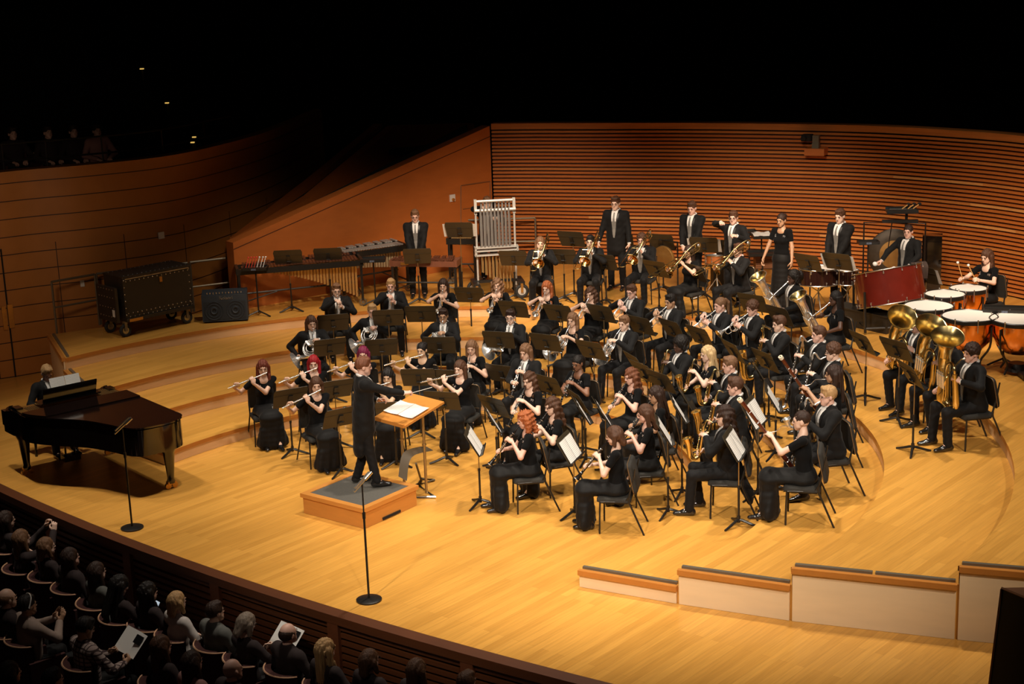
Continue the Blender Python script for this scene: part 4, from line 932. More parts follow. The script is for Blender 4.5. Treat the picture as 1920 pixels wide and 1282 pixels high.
def mk_trumpet(name='trumpet', m='silver', big=1.0, loop=0):
    e = rootat(name); mm = M[m]; R_ = rot_to(TR); A = T(O3, R_); f = lambda x, y, z: R_ @ P_(x, y, z); up = R_[:, 1] if R_[2, 1] > 0 else -R_[:, 1]
    g = lambda t, u=0, x=0: TR * t + up * u + P_(x, 0, 0)
    mb = MB(); mb.lathe([(.002, .03), (.006, .02), (.013, .0), (.012, .004), (.006, .02), (.005, .07)], 12, A); mb.build('mouthpiece', mm, e)
    mb = MB(); mb.tube([g(.06), g(.42)], .0065, 8); mb.tube(cr([g(.42), g(.46, -.01), g(.465, -.05), g(.44, -.085), g(.40, -.09), g(.28, -.09)], 5), .0068, 8)
    mb.tube(cr([g(.30, -.0, .02), g(.16, .0, .02), g(.10, -.02, .02), g(.095, -.06, .02), g(.13, -.09, .02), g(.25, -.09, .02)], 5), .0075, 8); mb.tube([g(.25, -.09, -.018), g(.15, -.09, -.018), g(.15, -.04, -.018), g(.25, -.04, -.018)], .0055, 6)
    if loop: mb.tube([g(.30) + up * (.075 * math.sin(t)) - up * .03 + TR * .085 * math.cos(t) + P_(-.03, 0, 0) for t in np.linspace(0, 6.283, 25)[:-1]], .010, 8, closed=True)
    mb.build('tubing', mm, e)
    mb = MB()
    for i in range(3): mb.cyl(g(.235 + i * .03, -.125, .001), g(.235 + i * .03, .025, .001), .0125, n=10); mb.cyl(g(.235 + i * .03, .025), g(.235 + i * .03, .055), .004, n=6); mb.cyl(g(.235 + i * .03, .055), g(.235 + i * .03, .06), .010, n=8)
    mb.build('valves', mm, e); mb = MB()
    mb.tube([g(.30, 0, .02), g(.40, 0, .02)], [.008, .011], 10); mb.build('bell_tail', mm, e)
    add_bell(e, g(.58, 0, .02), TR, .011, .062 * big, .19, mm, M['brass'] if m == 'brass' or big > 1.2 else mm); return e
def mk_horn():
    e = rootat('french_horn'); mm = M['silver']; C_ = P_(.07, .21, -.27); R_ = rot_to(N((.35, .62, .55)), (0, 0, 1)); f = lambda a, r, w=0: C_ + R_ @ P_(r * math.cos(a), r * math.sin(a), w)
    mb = MB(); mb.tube(cr([(0, 0, 0), (0, .07, -.045), (.01, .13, -.10), (.03, .18, -.18), f(2.0, .11)], 5), np.linspace(.005, .007, 21), 8); mb.lathe([(.003, .02), (.010, .0), (.009, .004), (.004, .02)], 10, T(O3, rot_to(N((0, .8, -.5))))); mb.build('leadpipe', mm, e)
    mb = MB()
    for r_, w_, t in ((.15, 0, .009), (.128, .018, .008), (.105, -.012, .007), (.085, .02, .0065)): mb.tube([f(a, r_, w_) for a in np.linspace(0, 6.283, 33)[:-1]], t, 8, closed=True)
    for i in range(4): mb.tube(cr([f(2.2, .03 + .02 * i, .03), f(1.2, .05 + .02 * i, .045), f(.2, .06 + .015 * i, .03), f(-1, .05 + .01 * i, .03)], 4), .006, 6)
    mb.build('tubing', mm, e)
    mb = MB()
    for i in range(4): c = f(2.4, .045 + .027 * i, .0); mb.cyl(c, c + R_ @ P_(0, 0, .06), .017, n=12); q = c + P_(-.04, .02, .02); mb.ell(q, (.012, .004, .010), 8, 5); mb.tube([c, q], .0035, 5)
    mb.build('valves', mm, e)
    mb = MB(); p = cr([f(3.6, .15), f(4.3, .155), f(5.0, .155), f(5.35, .185, -.0), C_ + P_(.17, -.06, -.16)], 5); mb.tube(p, np.linspace(.012, .032, len(p)), 14, caps=False); mb.build('bell_tail', mm, e)
    d = N((.80, -.25, -.45)); add_bell(e, p[-1] + d * .12, d, .032, .150, .14, mm, M['brass'], 28); return e
def mk_trombone(m='brass'):
    e = rootat('trombone'); mm = M[m]; up = N(np.cross(N((1, 0, 0)), TB)); g = lambda t, u=0, x=0: TB * t + up * u + P_(x, 0, 0)
    S0 = P_(-.045, 0, 0)
    mb = MB(); mb.lathe([(.004, .03), (.015, .0), (.014, .005), (.006, .03), (.005, .07)], 12, T(O3, rot_to(TB))); mb.build('mouthpiece', M['silver'], e)
    mb = MB(); mb.tube([g(.05), g(.86)], .0072, 8); mb.tube([g(.15, -.0, .11), g(.86, 0, .11)], .0072, 8); mb.tube(cr([g(.86), g(.895, 0, .015), g(.905, 0, .055), g(.895, 0, .095), g(.86, 0, .11)], 4), .0078, 8); mb.tube([g(.16), g(.16, 0, .11)], .005, 6); mb.tube([g(.42), g(.42, 0, .11)], .005, 6); mb.build('slide', mm, e)
    # bell section runs on the player's left, back over the shoulder
    mb = MB(); mb.tube([g(.15, 0, .11), g(.12, 0, .09), g(.10, .03, .02), g(.02, .06, -.08)], .008, 8)
    mb.tube(cr([g(.12, .05, -.10), g(-.12, .06, -.10), g(-.26, .06, -.11), g(-.31, .09, -.115), g(-.31, .15, -.12), g(-.26, .18, -.12), g(-.10, .17, -.11)], 5), .0095, 8)
    mb.tube([g(-.10, .17, -.11), g(.10, .12, -.105)], [.0105, .013], 10); mb.tube(cr([g(.08, .03, -.12), g(-.20, .04, -.15), g(-.24, .08, -.155), g(-.20, .12, -.15), g(.0, .12, -.14)], 5), .008, 8)
    for t in (-.2, 0.0): mb.tube([g(t, .06, -.10), g(t, .17, -.11)], .004, 5)
    mb.build('tubing', mm, e)
    mb = MB(); p = [g(.10, .12, -.105), g(.22, .03, -.07), g(.30, -.03, -.03)]; mb.tube(cr(p, 5), np.linspace(.013, .026, 11), 12, caps=False); mb.build('bell_tail', mm, e)
    add_bell(e, g(.46, -.09, .0), N(TB + P_(.12, 0, -.12)), .024, .108, .20, mm, M['brassdark'], 28)
    mb = MB(); mb.ell(g(-.27, .12, -.12), (.012, .03, .03)); mb.build('counterweight', M['silver'], e); return e
def mk_lowbrass(tuba=False):
    s = 1.0 if tuba else .80; e = rootat('tuba' if tuba else 'euphonium'); mo = M['brass' if tuba else 'silver']
    # axis leans up and forward; bottom bow rests on the thighs
    B = P_(.0, .19, -.56) if tuba else P_(-.02, .17, -.50); ax = N((-.06, .10, 1)) if tuba else N((-.05, .52, .86)); R_ = rot_to(ax, (0, 1, 0)); 
    sd = np.cross(ax, (0, 1, 0)); sd = N(sd)    # sideways, player's right
    g = lambda t, u=0, w_=0: B + ax * t * s + sd * u * s + P_(0, w_ * s, 0)
    mb = MB(); p = cr([g(.44, .17), g(.15, .18), g(.0, .16), g(-.07, .06), g(-.04, -.07), g(.08, -.11), g(.30, -.11), g(.60, -.09)], 6)
    mb.tube(p, np.interp(np.linspace(0, 1, len(p)), [0, .3, .55, 1], np.array([.035, .048, .062, .085]) * s), 18, caps=False)
    mb.tube(cr([g(.44, .17), g(.52, .16), g(.56, .08), g(.50, .02, .03), g(.30, .02, .05), g(.10, .02, .06)], 5), .022 * s, 12); mb.build('body', mo, e)
    mb = MB()
    for i in range(6): mb.tube(cr([g(.34 - .03 * i, .06 - .0 * i, .09), g(.10, .065 - .022 * i, .12), g(.04, .05 - .022 * i, .125), g(.02, .03 - .022 * i, .12), g(.10, .02 - .022 * i, .11), g(.30 + .01 * i, .0 - .01 * i, .09)], 5), .0125 * s, 8)
    mb.tube(cr([g(.15, .19, .02), g(-.02, .17, .04), g(-.07, .05, .05), g(-.02, -.09, .06), g(.15, -.14, .05), g(.35, -.13, .05)], 6), .015 * s, 8)
    mb.tube(cr([(0, .0, .0), (.015, .05, -.02) if tuba else (.01, .06, -.05), g(.42, .10, .05), g(.36, .12, .10), g(.28, .11, .12)], 5), np.linspace(.007, .012, 21), 8); mb.build('tubing', mo if tuba else M['silver'], e)
    mb = MB(); mb.lathe([(.005, .03), (.018, 0), (.017, .006), (.006, .03)], 12, T(O3, rot_to((.05, 1, -.3)))); mb.build('mouthpiece', M['silver'], e)
    mb = MB()
    for i in range(4): c = g(.24, .10 - .045 * i, .13); mb.cyl(c, c + ax * .17 * s, .019 * s, n=12); mb.cyl(c + ax * .17 * s, c + ax * .20 * s, .006, n=6); mb.cyl(c + ax * .20 * s, c + ax * .205 * s, .013, n=8)
    mb.build('valves', M['silver'], e)
    bd = N((-.46, .14, .95)) if tuba else ax; R0 = .205 if tuba else .150; c0 = p[-1]; L = .33 if tuba else .27
    add_bell(e, c0 + bd * L, bd, .082 * s, R0, L, mo, M['brass'], 36); return e
def stick(name, a, b, r, hm, hr, col=None):
    e = rootat(name); mb = MB(); mb.cyl(a, b, r, n=6); mb.build('shaft', M['stick'] if col is None else col, e)
    if hm: mb = MB(); mb.ell(b, (hr, hr, hr * .85)); mb.build('mallet_head', hm, e)
    return e
PROTO = {}
def proto(key, fn):
    if key not in PROTO: PROTO[key] = fn()
    return use(PROTO[key])
INS = dict(flute=lambda: mk_flute(), piccolo=lambda: mk_flute('piccolo', .33, .008), clarinet=mk_clarinet, oboe=lambda: mk_clarinet('oboe', True), bassclarinet=mk_bassclarinet, alto=lambda: mk_sax('alto'), tenor=lambda: mk_sax('tenor'), bari=lambda: mk_sax('bari'), bassoon=mk_bassoon,
    trumpet=mk_trumpet, cornet=lambda: mk_trumpet('flugelhorn', 'silver', 1.35, 1), horn=mk_horn, trombone=mk_trombone, euphonium=mk_lowbrass, tuba=lambda: mk_lowbrass(True))
# ================================================================ chair and stand
def mk_chair():
    e = rootat('orchestra_chair'); fr = M['frame']
    v = MB(); v.smooth = 60; pr = []
    def pad(w_, h_, t, M_): 
        m = MB(); m.smooth = 60; r = .05; out = []
        for cx, cy, a0 in ((w_ / 2 - r, h_ / 2 - r, 0), (-w_ / 2 + r, h_ / 2 - r, 90), (-w_ / 2 + r, -h_ / 2 + r, 180), (w_ / 2 - r, -h_ / 2 + r, 270)):
            for a in np.radians(np.linspace(a0, a0 + 90, 5)): out.append((cx + r * math.cos(a), cy + r * math.sin(a)))
        k = len(out); V = [(x, y, 0) for x, y in out] + [(x, y, t * .6) for x, y in out] + [(x * .9, y * .9, t) for x, y in out]
        m.add(V, [[list(range(k))[::-1]], [list(range(2 * k, 3 * k))], [[i + j * k, (i + 1) % k + j * k, (i + 1) % k + (j + 1) * k, i + (j + 1) * k] for j in (0, 1) for i in range(k)]], 0, M_); return m, out
    m, out = pad(.46, .43, .055, T((0, .02, .415))); m.build('seat', M['pad'], e)
    BM = T((0, -.235, .70), rx(math.radians(90 + 13)) @ np.diag([1, 1, 1])); m, out = pad(.44, .40, .045, T((0, -.200, .715), rx(math.radians(90 - 12)) @ rz(math.pi))); bp = m.build('backrest', M['pad'], e)
    A = T((0, -.198, .715), rx(math.radians(90 - 12)) @ rz(math.pi)); q = [A[:3, :3] @ P_(x * 1.015, y * 1.015, .0) + A[:3, 3] for x, y in out]; mb = MB(); mb.tube(q, .006, 5, closed=True); mb.build('piping', M['piping'], bp)
    for sx_ in (-1, 1):
        mb = MB(); mb.tube(cr([(sx_ * .235, .20, 0), (sx_ * .225, .19, .38), (sx_ * .22, .17, .42), (sx_ * .22, .0, .425)], 4), .0125, 6); mb.build('leg', fr, e)
        mb = MB(); mb.tube(cr([(sx_ * .245, -.36, 0), (sx_ * .23, -.22, .32), (sx_ * .222, -.17, .45), (sx_ * .216, -.20, .60)], 4), .0125, 6); mb.build('leg', fr, e)
        mb = MB(); mb.tube(cr([(sx_ * .218, -.12, .42), (sx_ * .224, -.17, .50), (sx_ * .216, -.215, .66), (sx_ * .21, -.255, .86)], 4), .011, 6); mb.build('back_frame', fr, e)
    mb = MB(); mb.box((0, .02, .405), (.42, .36, .02)); mb.build('seat_pan', fr, e)
    return e
def chair(xy, z, ang, s, label): 
    c = proto('chair', mk_chair); c.location = (xy[0], xy[1], z); c.rotation_euler = (0, 0, ang); c.scale = (s, s, s); tag(c, label, 'chair', 'black orchestra chairs'); return c
def mk_stand():
    e = rootat('music_stand'); mb = MB()
    b = mb
    for a in (90, 210, 330):
        t = math.radians(a); d = P_(math.cos(t), math.sin(t), 0); p = cr([d * .0 + P_(0, 0, .085), d * .05 + P_(0, 0, .075), d * .16 + P_(0, 0, .035), d * .25 + P_(0, 0, .010)], 4); b.tube(p, [.014, .018, .017, .013], 6)
    b.cyl((0, 0, .05), (0, 0, .13), .022, n=10); b.build('base', M['frame'], e)
    mb = MB(); mb.cyl((0, 0, .08), (0, 0, .50), .014, n=10); mb.cyl((0, 0, .48), (0, 0, .515), .018, n=10); mb.build('pole', M['frame'], e)
    mb = MB(); mb.cyl((0, 0, 0), (0, 0, 1), .0075, n=8); up = mb.build('upper_shaft', M['shaft'], e); up.location = (0, 0, .48)
    # desk frame: origin at the pivot, +Y faces the player, tilted
    mb = MB(); mb.smooth = 30; w_, h_ = .52, .355
    mb.add([(-w_ * .46, 0, 0), (w_ * .46, 0, 0), (w_ / 2, 0, h_ * .85), (w_ * .46, 0, h_), (-w_ * .46, 0, h_), (-w_ / 2, 0, h_ * .85)] + [(-w_ * .46, -.006, 0), (w_ * .46, -.006, 0), (w_ / 2, -.006, h_ * .85), (w_ * .46, -.006, h_), (-w_ * .46, -.006, h_), (-w_ / 2, -.006, h_ * .85)],
           [[[0, 1, 2, 3, 4, 5][::-1], [6, 7, 8, 9, 10, 11]], [[i, 6 + i, 6 + (i + 1) % 6, (i + 1) % 6] for i in range(6)]])
    mb.box((0, -.009, h_ * .66), (w_ * .97, .004, .012)); dk = mb.build('desk', M['desk'], e)
    mb = MB(); mb.box((0, .03, -.002), (w_ * .92, .062, .005)); mb.box((0, .060, .006), (w_ * .92, .003, .018)); lg = mb.build('ledge', M['frame'], dk)
    mb = MB(); mb.box((0, -.018, h_ * .42), (.062, .024, h_ * .46)); mb.cyl((-.03, -.035, h_ * .30), (.03, -.035, h_ * .30), .014, n=8); mb.ell((.045, -.035, h_ * .30), (.012, .014, .014)); mb.build('hinge', M['frame'], dk)
    return e
def mk_sheet():
    mb = MB()
    for sx_ in (-1, 1): mb.grid([[(sx_ * (.003 + .222 * u), .012 + .010 * math.sin(u * 3.14), .006 + .30 * v) for v in np.linspace(0, 1, 3)][::sx_] for u in np.linspace(0, 1, 5)])
    mb.smooth = 60; o = mb.build('sheet_music', M['paper']); return o
STANDS = []
def stand(xy, z, face, hd, label, sheets=0, tilt=28, group='black music stands', wide=0):
    """hd: height of the desk's middle above the floor; face: direction the desk faces (towards the player)"""
    e = proto('stand', mk_stand); ang = math.atan2(face[1], face[0]) - math.pi / 2
    e.location = (xy[0], xy[1], z); e.rotation_euler = (0, 0, ang); tag(e, label, 'music stand', group)
    base = max(hd - .13, .66)
    for c in (KIDS[e.name] if e.name in KIDS else e.children):
        n_ = c.name.split('.')[0]
        if n_ == 'upper_shaft': c.scale = (1, 1, base - .48 - .01); 
        if n_ == 'desk': c.location = (0, .03, base - .04); c.rotation_euler = (math.radians(tilt), 0, 0)
    if sheets:
        o = proto('sheet', mk_sheet); t = math.radians(tilt); W_ = T((xy[0], xy[1], z), rz(ang)) @ T((0, .03, base - .04), rx(t)); place(o, W_ if not wide else W_ @ T((0, 0, 0), np.diag([1.35, 1, 1]))); tag(o, 'open sheet music on the ' + label, 'sheet music', 'open sheet music')
    return e
# ================================================================ the band
FOCUS = np.array([-1.85, 18.75])
def sof(Y): return 1.03 - (Y - 17) * .0095
PEOPLE = '''F1|493|690|0|f|flute|flute|long|auburn|fair||1|flutist with long auburn hair at far left
F2|593|722|0|f|flute|flute|bob|brown|fair||1|flutist with short brown bob nearest the front left
F3|588|681|0|f|flute|flute|mid|red|pale||1|flutist with bright red hair
F4|681|664|0|f|flute|flute|mid|purple|pale||1|flutist with purple hair behind the conductor
F5|791|656|0|f|flute|flute|bun|black|asian||1|flutist with tied black hair right of the conductor
F6|727|706|0|f|piccolo|piccolo|mid|black|asian||1|piccolo player with black hair beside the conductor's arm
F7|862|691|0|f|flute|flute|mid|brown|pale||1|flutist with brown hair right of the conductor's desk
G1|884|652|0|f|oboe|clarinet|mid|ltbrown|fair||1|oboist with light brown wavy hair
G2|985|660|0|m|oboe|clarinet|long|ltbrown|fair||1|long-haired man in suit playing oboe
G3|992|713|0|f|clarinet|clarinet|wavy|brown|pale||1|clarinetist with wavy brown hair and silver brooch
G4|1083|681|0|f|clarinet|clarinet|pony|black|brown||1|clarinetist with black braided ponytail
G5|1183|706|0|f|clarinet|clarinet|wavy|copper|rosy||1|clarinetist with wavy auburn hair and wristwatch
G6|984|787|0|f|clarinet|clarinet|curly|ginger|rosy||1|clarinetist with curly ginger hair nearest the front
G7|1035|762|0|f|clarinet|clarinet|wavy|brown|pale||1|clarinetist with wavy brown hair behind the ginger one
G8|1151|817|0|f|clarinet|clarinet|bob|brown|pale||1|clarinetist with straight brown bob in the front chair
G9|1209|776|0|f|clarinet|clarinet|mid|brown|rosy||1|clarinetist with shoulder-length brown hair, second from front right
G10|1229|741|0|f|clarinet|clarinet|long|dark|tan||1|clarinetist with long dark hair near the saxophones
S1|1358|780|1|m|alto|sax|wavy|dark|pale||1|saxophonist with long curly brown hair in tailcoat
S2|1378|724|1|m|tenor|sax|sweep|brown|rosy||1|saxophonist with swept brown hair behind the tailcoat player
S3|1368|684|1|m|alto|sax|short|ltbrown|rosy||1|saxophonist with cropped light brown hair
S4|1326|664|1|f|alto|sax|long|pblond|pale||1|saxophonist with long blonde hair
S5|1275|646|1|m|tenor|sax|afro|black|dark||1|saxophonist with short black curls in suit
S6|1461|607|2|m|bari|sax|sweep|brown|pale||1|baritone saxophonist with swept brown hair
B1|1535|627|2|m|bassclarinet|bassclarinet|short|brown|rosy||1.05|bass clarinetist with cropped brown hair
B2|1562|660|2|m|bassclarinet|bassclarinet|curlytop|brown|pale|g|1|bass clarinetist with glasses and brown curls
N1|1502|789|2|f|bassoon|bassoon|buzz|dark|pale||1|bassoonist with very short hair at front right
N2|1562|702|2|f|bassoon|bassoon|long|dark|tan||1|bassoonist with long dark hair
N3|1552|742|2|m|bassclarinet|bassclarinet|short|blond|rosy|g|1.08|sandy-haired low clarinet player seen from behind
H1|584|606|1|m|horn|horn|mid|brown|fair||1|horn player with shoulder-length brown hair
H2|698|583|1|m|horn|horn|short|blond|rosy||1|horn player with short blond hair
H3|831|592|1|m|horn|horn|sweep|dark|tan|g|1|horn player with dark hair and glasses
H4|957|594|1|m|horn|horn|sweep|dark|pale|g|1|horn player with parted dark hair
H5|1073|600|1|f|horn|horn|long|ltbrown|fair||.95|horn player with long fair hair
H6|1170|606|1|m|horn|horn|short|ltbrown|pale||1|horn player with short light brown hair at right
T1|631|544|2|m|trumpet|trumpet|sweep|ltbrown|pale|g|1|trumpeter with glasses at far left
T2|733|535|2|m|trumpet|trumpet|short|blond|rosy||1|trumpeter with cropped blond hair
T3|831|535|2|f|trumpet|trumpet|mid|dark|fair||1|trumpeter with straight dark hair
T4|932|534|2|f|trumpet|trumpet|wavy|ltbrown|fair||1|trumpeter with wavy light brown hair
T5|1025|540|2|f|trumpet|trumpet|long|ginger|pale||1|trumpeter with long ginger hair
T6|1107|551|2|f|trumpet|trumpet|wavy|brown|fair||1|trumpeter with wavy brown hair
T7|1184|547|2|m|trumpet|trumpet|short|brown|rosy|g|1|trumpeter with dark-rimmed glasses and short brown hair
T8|1257|565|2|m|trumpet|trumpet|short|black|tan||1|trumpeter with short black hair
T9|1350|572|2|m|cornet|trumpet|pony|ltbrown|rosy||1.03|flugelhorn player with fair ponytail
T10|1411|578|2|m|cornet|trumpet|curlytop|brown|rosy||1.05|flugelhorn player with curly brown hair
R1|1013|456|4|m|trombone|trombone|mid|ltbrown|pale||1|trombonist with light brown hair by the chimes
R2|1107|453|4|m|trombone|trombone|short|black|pale|g|1|trombonist with short black hair and glasses
R3|1203|450|4|m|trombone|trombone|curlytop|brown|rosy|g|1.18|broad trombonist with curly brown hair
R4|1291|473|4|f|trombone|trombone|mid|dark|fair|g|1|trombonist with dark hair and glasses in black dress
R5|1384|469|4|m|trombone|trombone|short|brown|rosy||1.03|trombonist with short brown hair at right
E1|1487|520|3|m|euphonium|euphonium|dreads|black|dark||1.03|euphonium player with black locks in suit
E2|1566|560|3|f|euphonium|euphonium|braids|black|dark||1|euphonium player with long black braids
U1|1720|608|3|m|tuba|tuba|short|dark|rosy||1|tuba player at left, face hidden by the bell
U2|1778|634|3|m|tuba|tuba|short|brown|rosy||1.05|tuba player in the middle, hidden behind the bells
U3|1822|662|3|m|tuba|tuba|curlytop|dark|rosy||1.05|tuba player with curly dark hair at right'''
INAME = dict(flute='silver flute', piccolo='small silver flute', oboe='black oboe', clarinet='black clarinet', bassclarinet='bass clarinet with silver neck', alto='brass alto saxophone', tenor='brass tenor saxophone', bari='large brass baritone saxophone', bassoon='dark red-brown bassoon', trumpet='silver trumpet', cornet='large-belled silver horn', horn='silver french horn', trombone='brass slide trombone', euphonium='silver euphonium', tuba='large brass tuba')
CAT = dict(flute='flute', piccolo='flute', oboe='oboe', clarinet='clarinet', bassclarinet='clarinet', alto='saxophone', tenor='saxophone', bari='saxophone', bassoon='bassoon', trumpet='trumpet', cornet='trumpet', horn='french horn', trombone='trombone', euphonium='euphonium', tuba='tuba')
TURN = dict(U1=.50, U2=.45, U3=.32, R1=.2, R2=.2, R3=.25, T7=-.05, G8=(.0), N1=.05, F1=-.15, F2=.1, E1=-.1, N3=.35)
POS = {}
IROT = dict(U1=ry(-.28) @ rx(-.12), U2=ry(-.20), E2=rx(.05))
def seat_person(pid, px, py, z, sex, ins, pn, hair, hcol, sk, gl, big, desc, out=None, stand_=False, face=None, fs=None):
    o2 = out or ('suit' if sex == 'm' else 'gown'); var = {'F': 0, 'G': 1, 'S': 2}.get(pid[0], 0); var = (int(''.join(c for c in pid if c.isdigit()) or 0)) % 3
    fg = figure(pn, sex, o2, big, var); s = 1.0
    for _ in range(4):
        hz_ = z + fg['hc'][2] * s; P = at(px, py, hz_); s = (fs or sof(P[1])) * (.965 if sex == 'f' else 1.0)
    f = N(np.append((FOCUS if face is None else np.array(face)) - P[:2], 0))[:2]; t = TURN.get(pid, 0) - (.30 * min(max((P[0] - 1.2) / 2, 0), 1) * min(max((P[1] - 17.5) / 3, 0), 1) if ins else 0); f = rz(t)[:2, :2] @ f
    ang = math.atan2(f[1], f[0]) - math.pi / 2; xy = P[:2] - (rz(ang) @ (fg['hc'] * s))[:2]
    coat = {'suit': 'dark suit', 'tails': 'black tailcoat', 'gown': 'black velvet gown'}[o2]
    e, W_, fg = person(pid, xy, z, f, s, sex, pn, hair, hcol, sk, desc, o2, big, var, bool(gl))
    if ins:
        i = proto(ins, INS[ins]); place(i, W_ @ T(fg['mouth'], IROT.get(pid))); tag(i, INAME[ins] + ' held by the ' + desc, CAT[ins], INAME[ins].split(' with')[0] + 's in the band')
    if not stand_: chair(xy, z, ang, s, 'black chair under the ' + desc)
    POS[pid] = (xy, z, f, s, W_, fg); return e
for row in PEOPLE.split('\n'):
    pid, px, py, ti, sex, ins, pn, hair, hcol, sk, gl, big, desc = row.split('|')
    out = 'tails' if pid in ('S1', 'R1', 'R2', 'R5') else ('suit' if sex == 'm' else 'gown')
    seat_person(pid, float(px), float(py), .2 * int(ti), sex, ins, pn, hair, hcol, sk, gl, float(big), desc, out)
# ---- standing percussionists, timpanist, conductor, pianist
def rooted(pid, *a, **k): return seat_person(pid, *a, **k)
seat_person('P1', 778, 405, .8, 'm', None, 'rest', 'short', 'ltbrown', 'rosy', 'g', 1, 'standing young man with round glasses behind the xylophone', stand_=True, fs=.96)
seat_person('P2', 913, 380, .8, 'm', None, 'adjust', 'short', 'ltbrown', 'pale', '', 1, 'percussionist mostly hidden behind the tubular chimes', stand_=True, fs=.96)
seat_person('P3', 1154, 381, .8, 'm', None, 'sides', 'sweep', 'brown', 'pale', 'g', 1, 'tall standing young man with glasses left of centre back', stand_=True, fs=1.02)
seat_person('P4', 1297, 390, .8, 'm', None, 'rest', 'short', 'brown', 'rosy', '', 1, 'standing young man with neat brown hair behind a stand', stand_=True, fs=1.0)
seat_person('P5', 1375, 408, .8, 'm', None, 'adjust', 'short', 'brown', 'rosy', 'g', .98, 'standing percussionist raising a hand before the wall', stand_=True, fs=.98)
seat_person('P6', 1465, 413, .8, 'f', None, 'sides', 'bun', 'dark', 'tan', '', 1, 'standing young woman in black gown with hair bun', stand_=True, fs=1.0)
seat_person('P7', 1575, 405, .8, 'm', None, 'rest', 'short', 'brown', 'pale', '', 1.03, 'standing young man with brown hair behind the dark drums', stand_=True, fs=1.02)
seat_person('P8', 1703, 434, .8, 'm', None, 'bassdrum', 'buzz', 'dark', 'rosy', '', 1.08, 'man behind the red bass drum holding two mallets', stand_=True, face=(2.0, 22.0), fs=.93)
seat_person('P9', 1850, 482, .8, 'f', None, 'timpani', 'long', 'brown', 'pale', '', 1, 'timpanist with long straight brown hair', face=(2.4, 20.6), fs=1.02)
# conductor
CX = at(690, 905, .3)[:2]
fg = figure('conductor', 'm', 'tails', 1.03, 0); cdir = N((1.0, .30, 0))[:2]; cs = 1.0
e_, WC, fgc = person('C', CX, .28, cdir, cs, 'm', 'conductor', 'short', 'copper', 'rosy', 'conductor in long black tailcoat on the podium, seen from behind', 'tails', 1.03, 0)
_, wr, Hm, _, _ = fgc['arms']['R']; h = wr + Hm @ P_(0, .07, -.03)
b = stick('baton', h - Hm @ P_(0, .05, 0), h + N((-.15, .95, .12)) * .33, .0035, None, 0, M['white']); place(b, WC); tag(b, 'thin white baton in the conductor\'s hand', 'baton')
# mallets of the two players
def held(pid, sd, a, b, r, hm, hr, label, group, name='mallet', col=None):
    _, _, _, _, W_, fg = POS[pid]; _, wr, Hm, _, _ = fg['arms'][sd]; h = wr + Hm @ P_(0, .075, -.028)
    o = stick(name, h + np.array(a), h + np.array(b), r, hm, hr, col); place(o, W_); tag(o, label, 'mallet', group)
held('P8', 'R', (.03, -.10, -.02), (-.10, .20, .04), .008, M['white'], .045, 'fluffy white bass drum mallet in the drummer\'s left-of-picture hand', 'bass drum mallets')
held('P8', 'L', (.03, -.10, -.02), (.16, .16, .0), .008, M['white'], .045, 'fluffy white bass drum mallet resting above the drum towel', 'bass drum mallets')
held('P9', 'R', (0, -.09, -.10), (.0, .10, .30), .006, M['white'], .024, 'timpani mallet raised higher in the timpanist\'s hand', 'timpani mallets')
held('P9', 'L', (0, -.09, -.10), (.05, .12, .26), .006, M['white'], .024, 'timpani mallet held lower by the timpanist', 'timpani mallets')
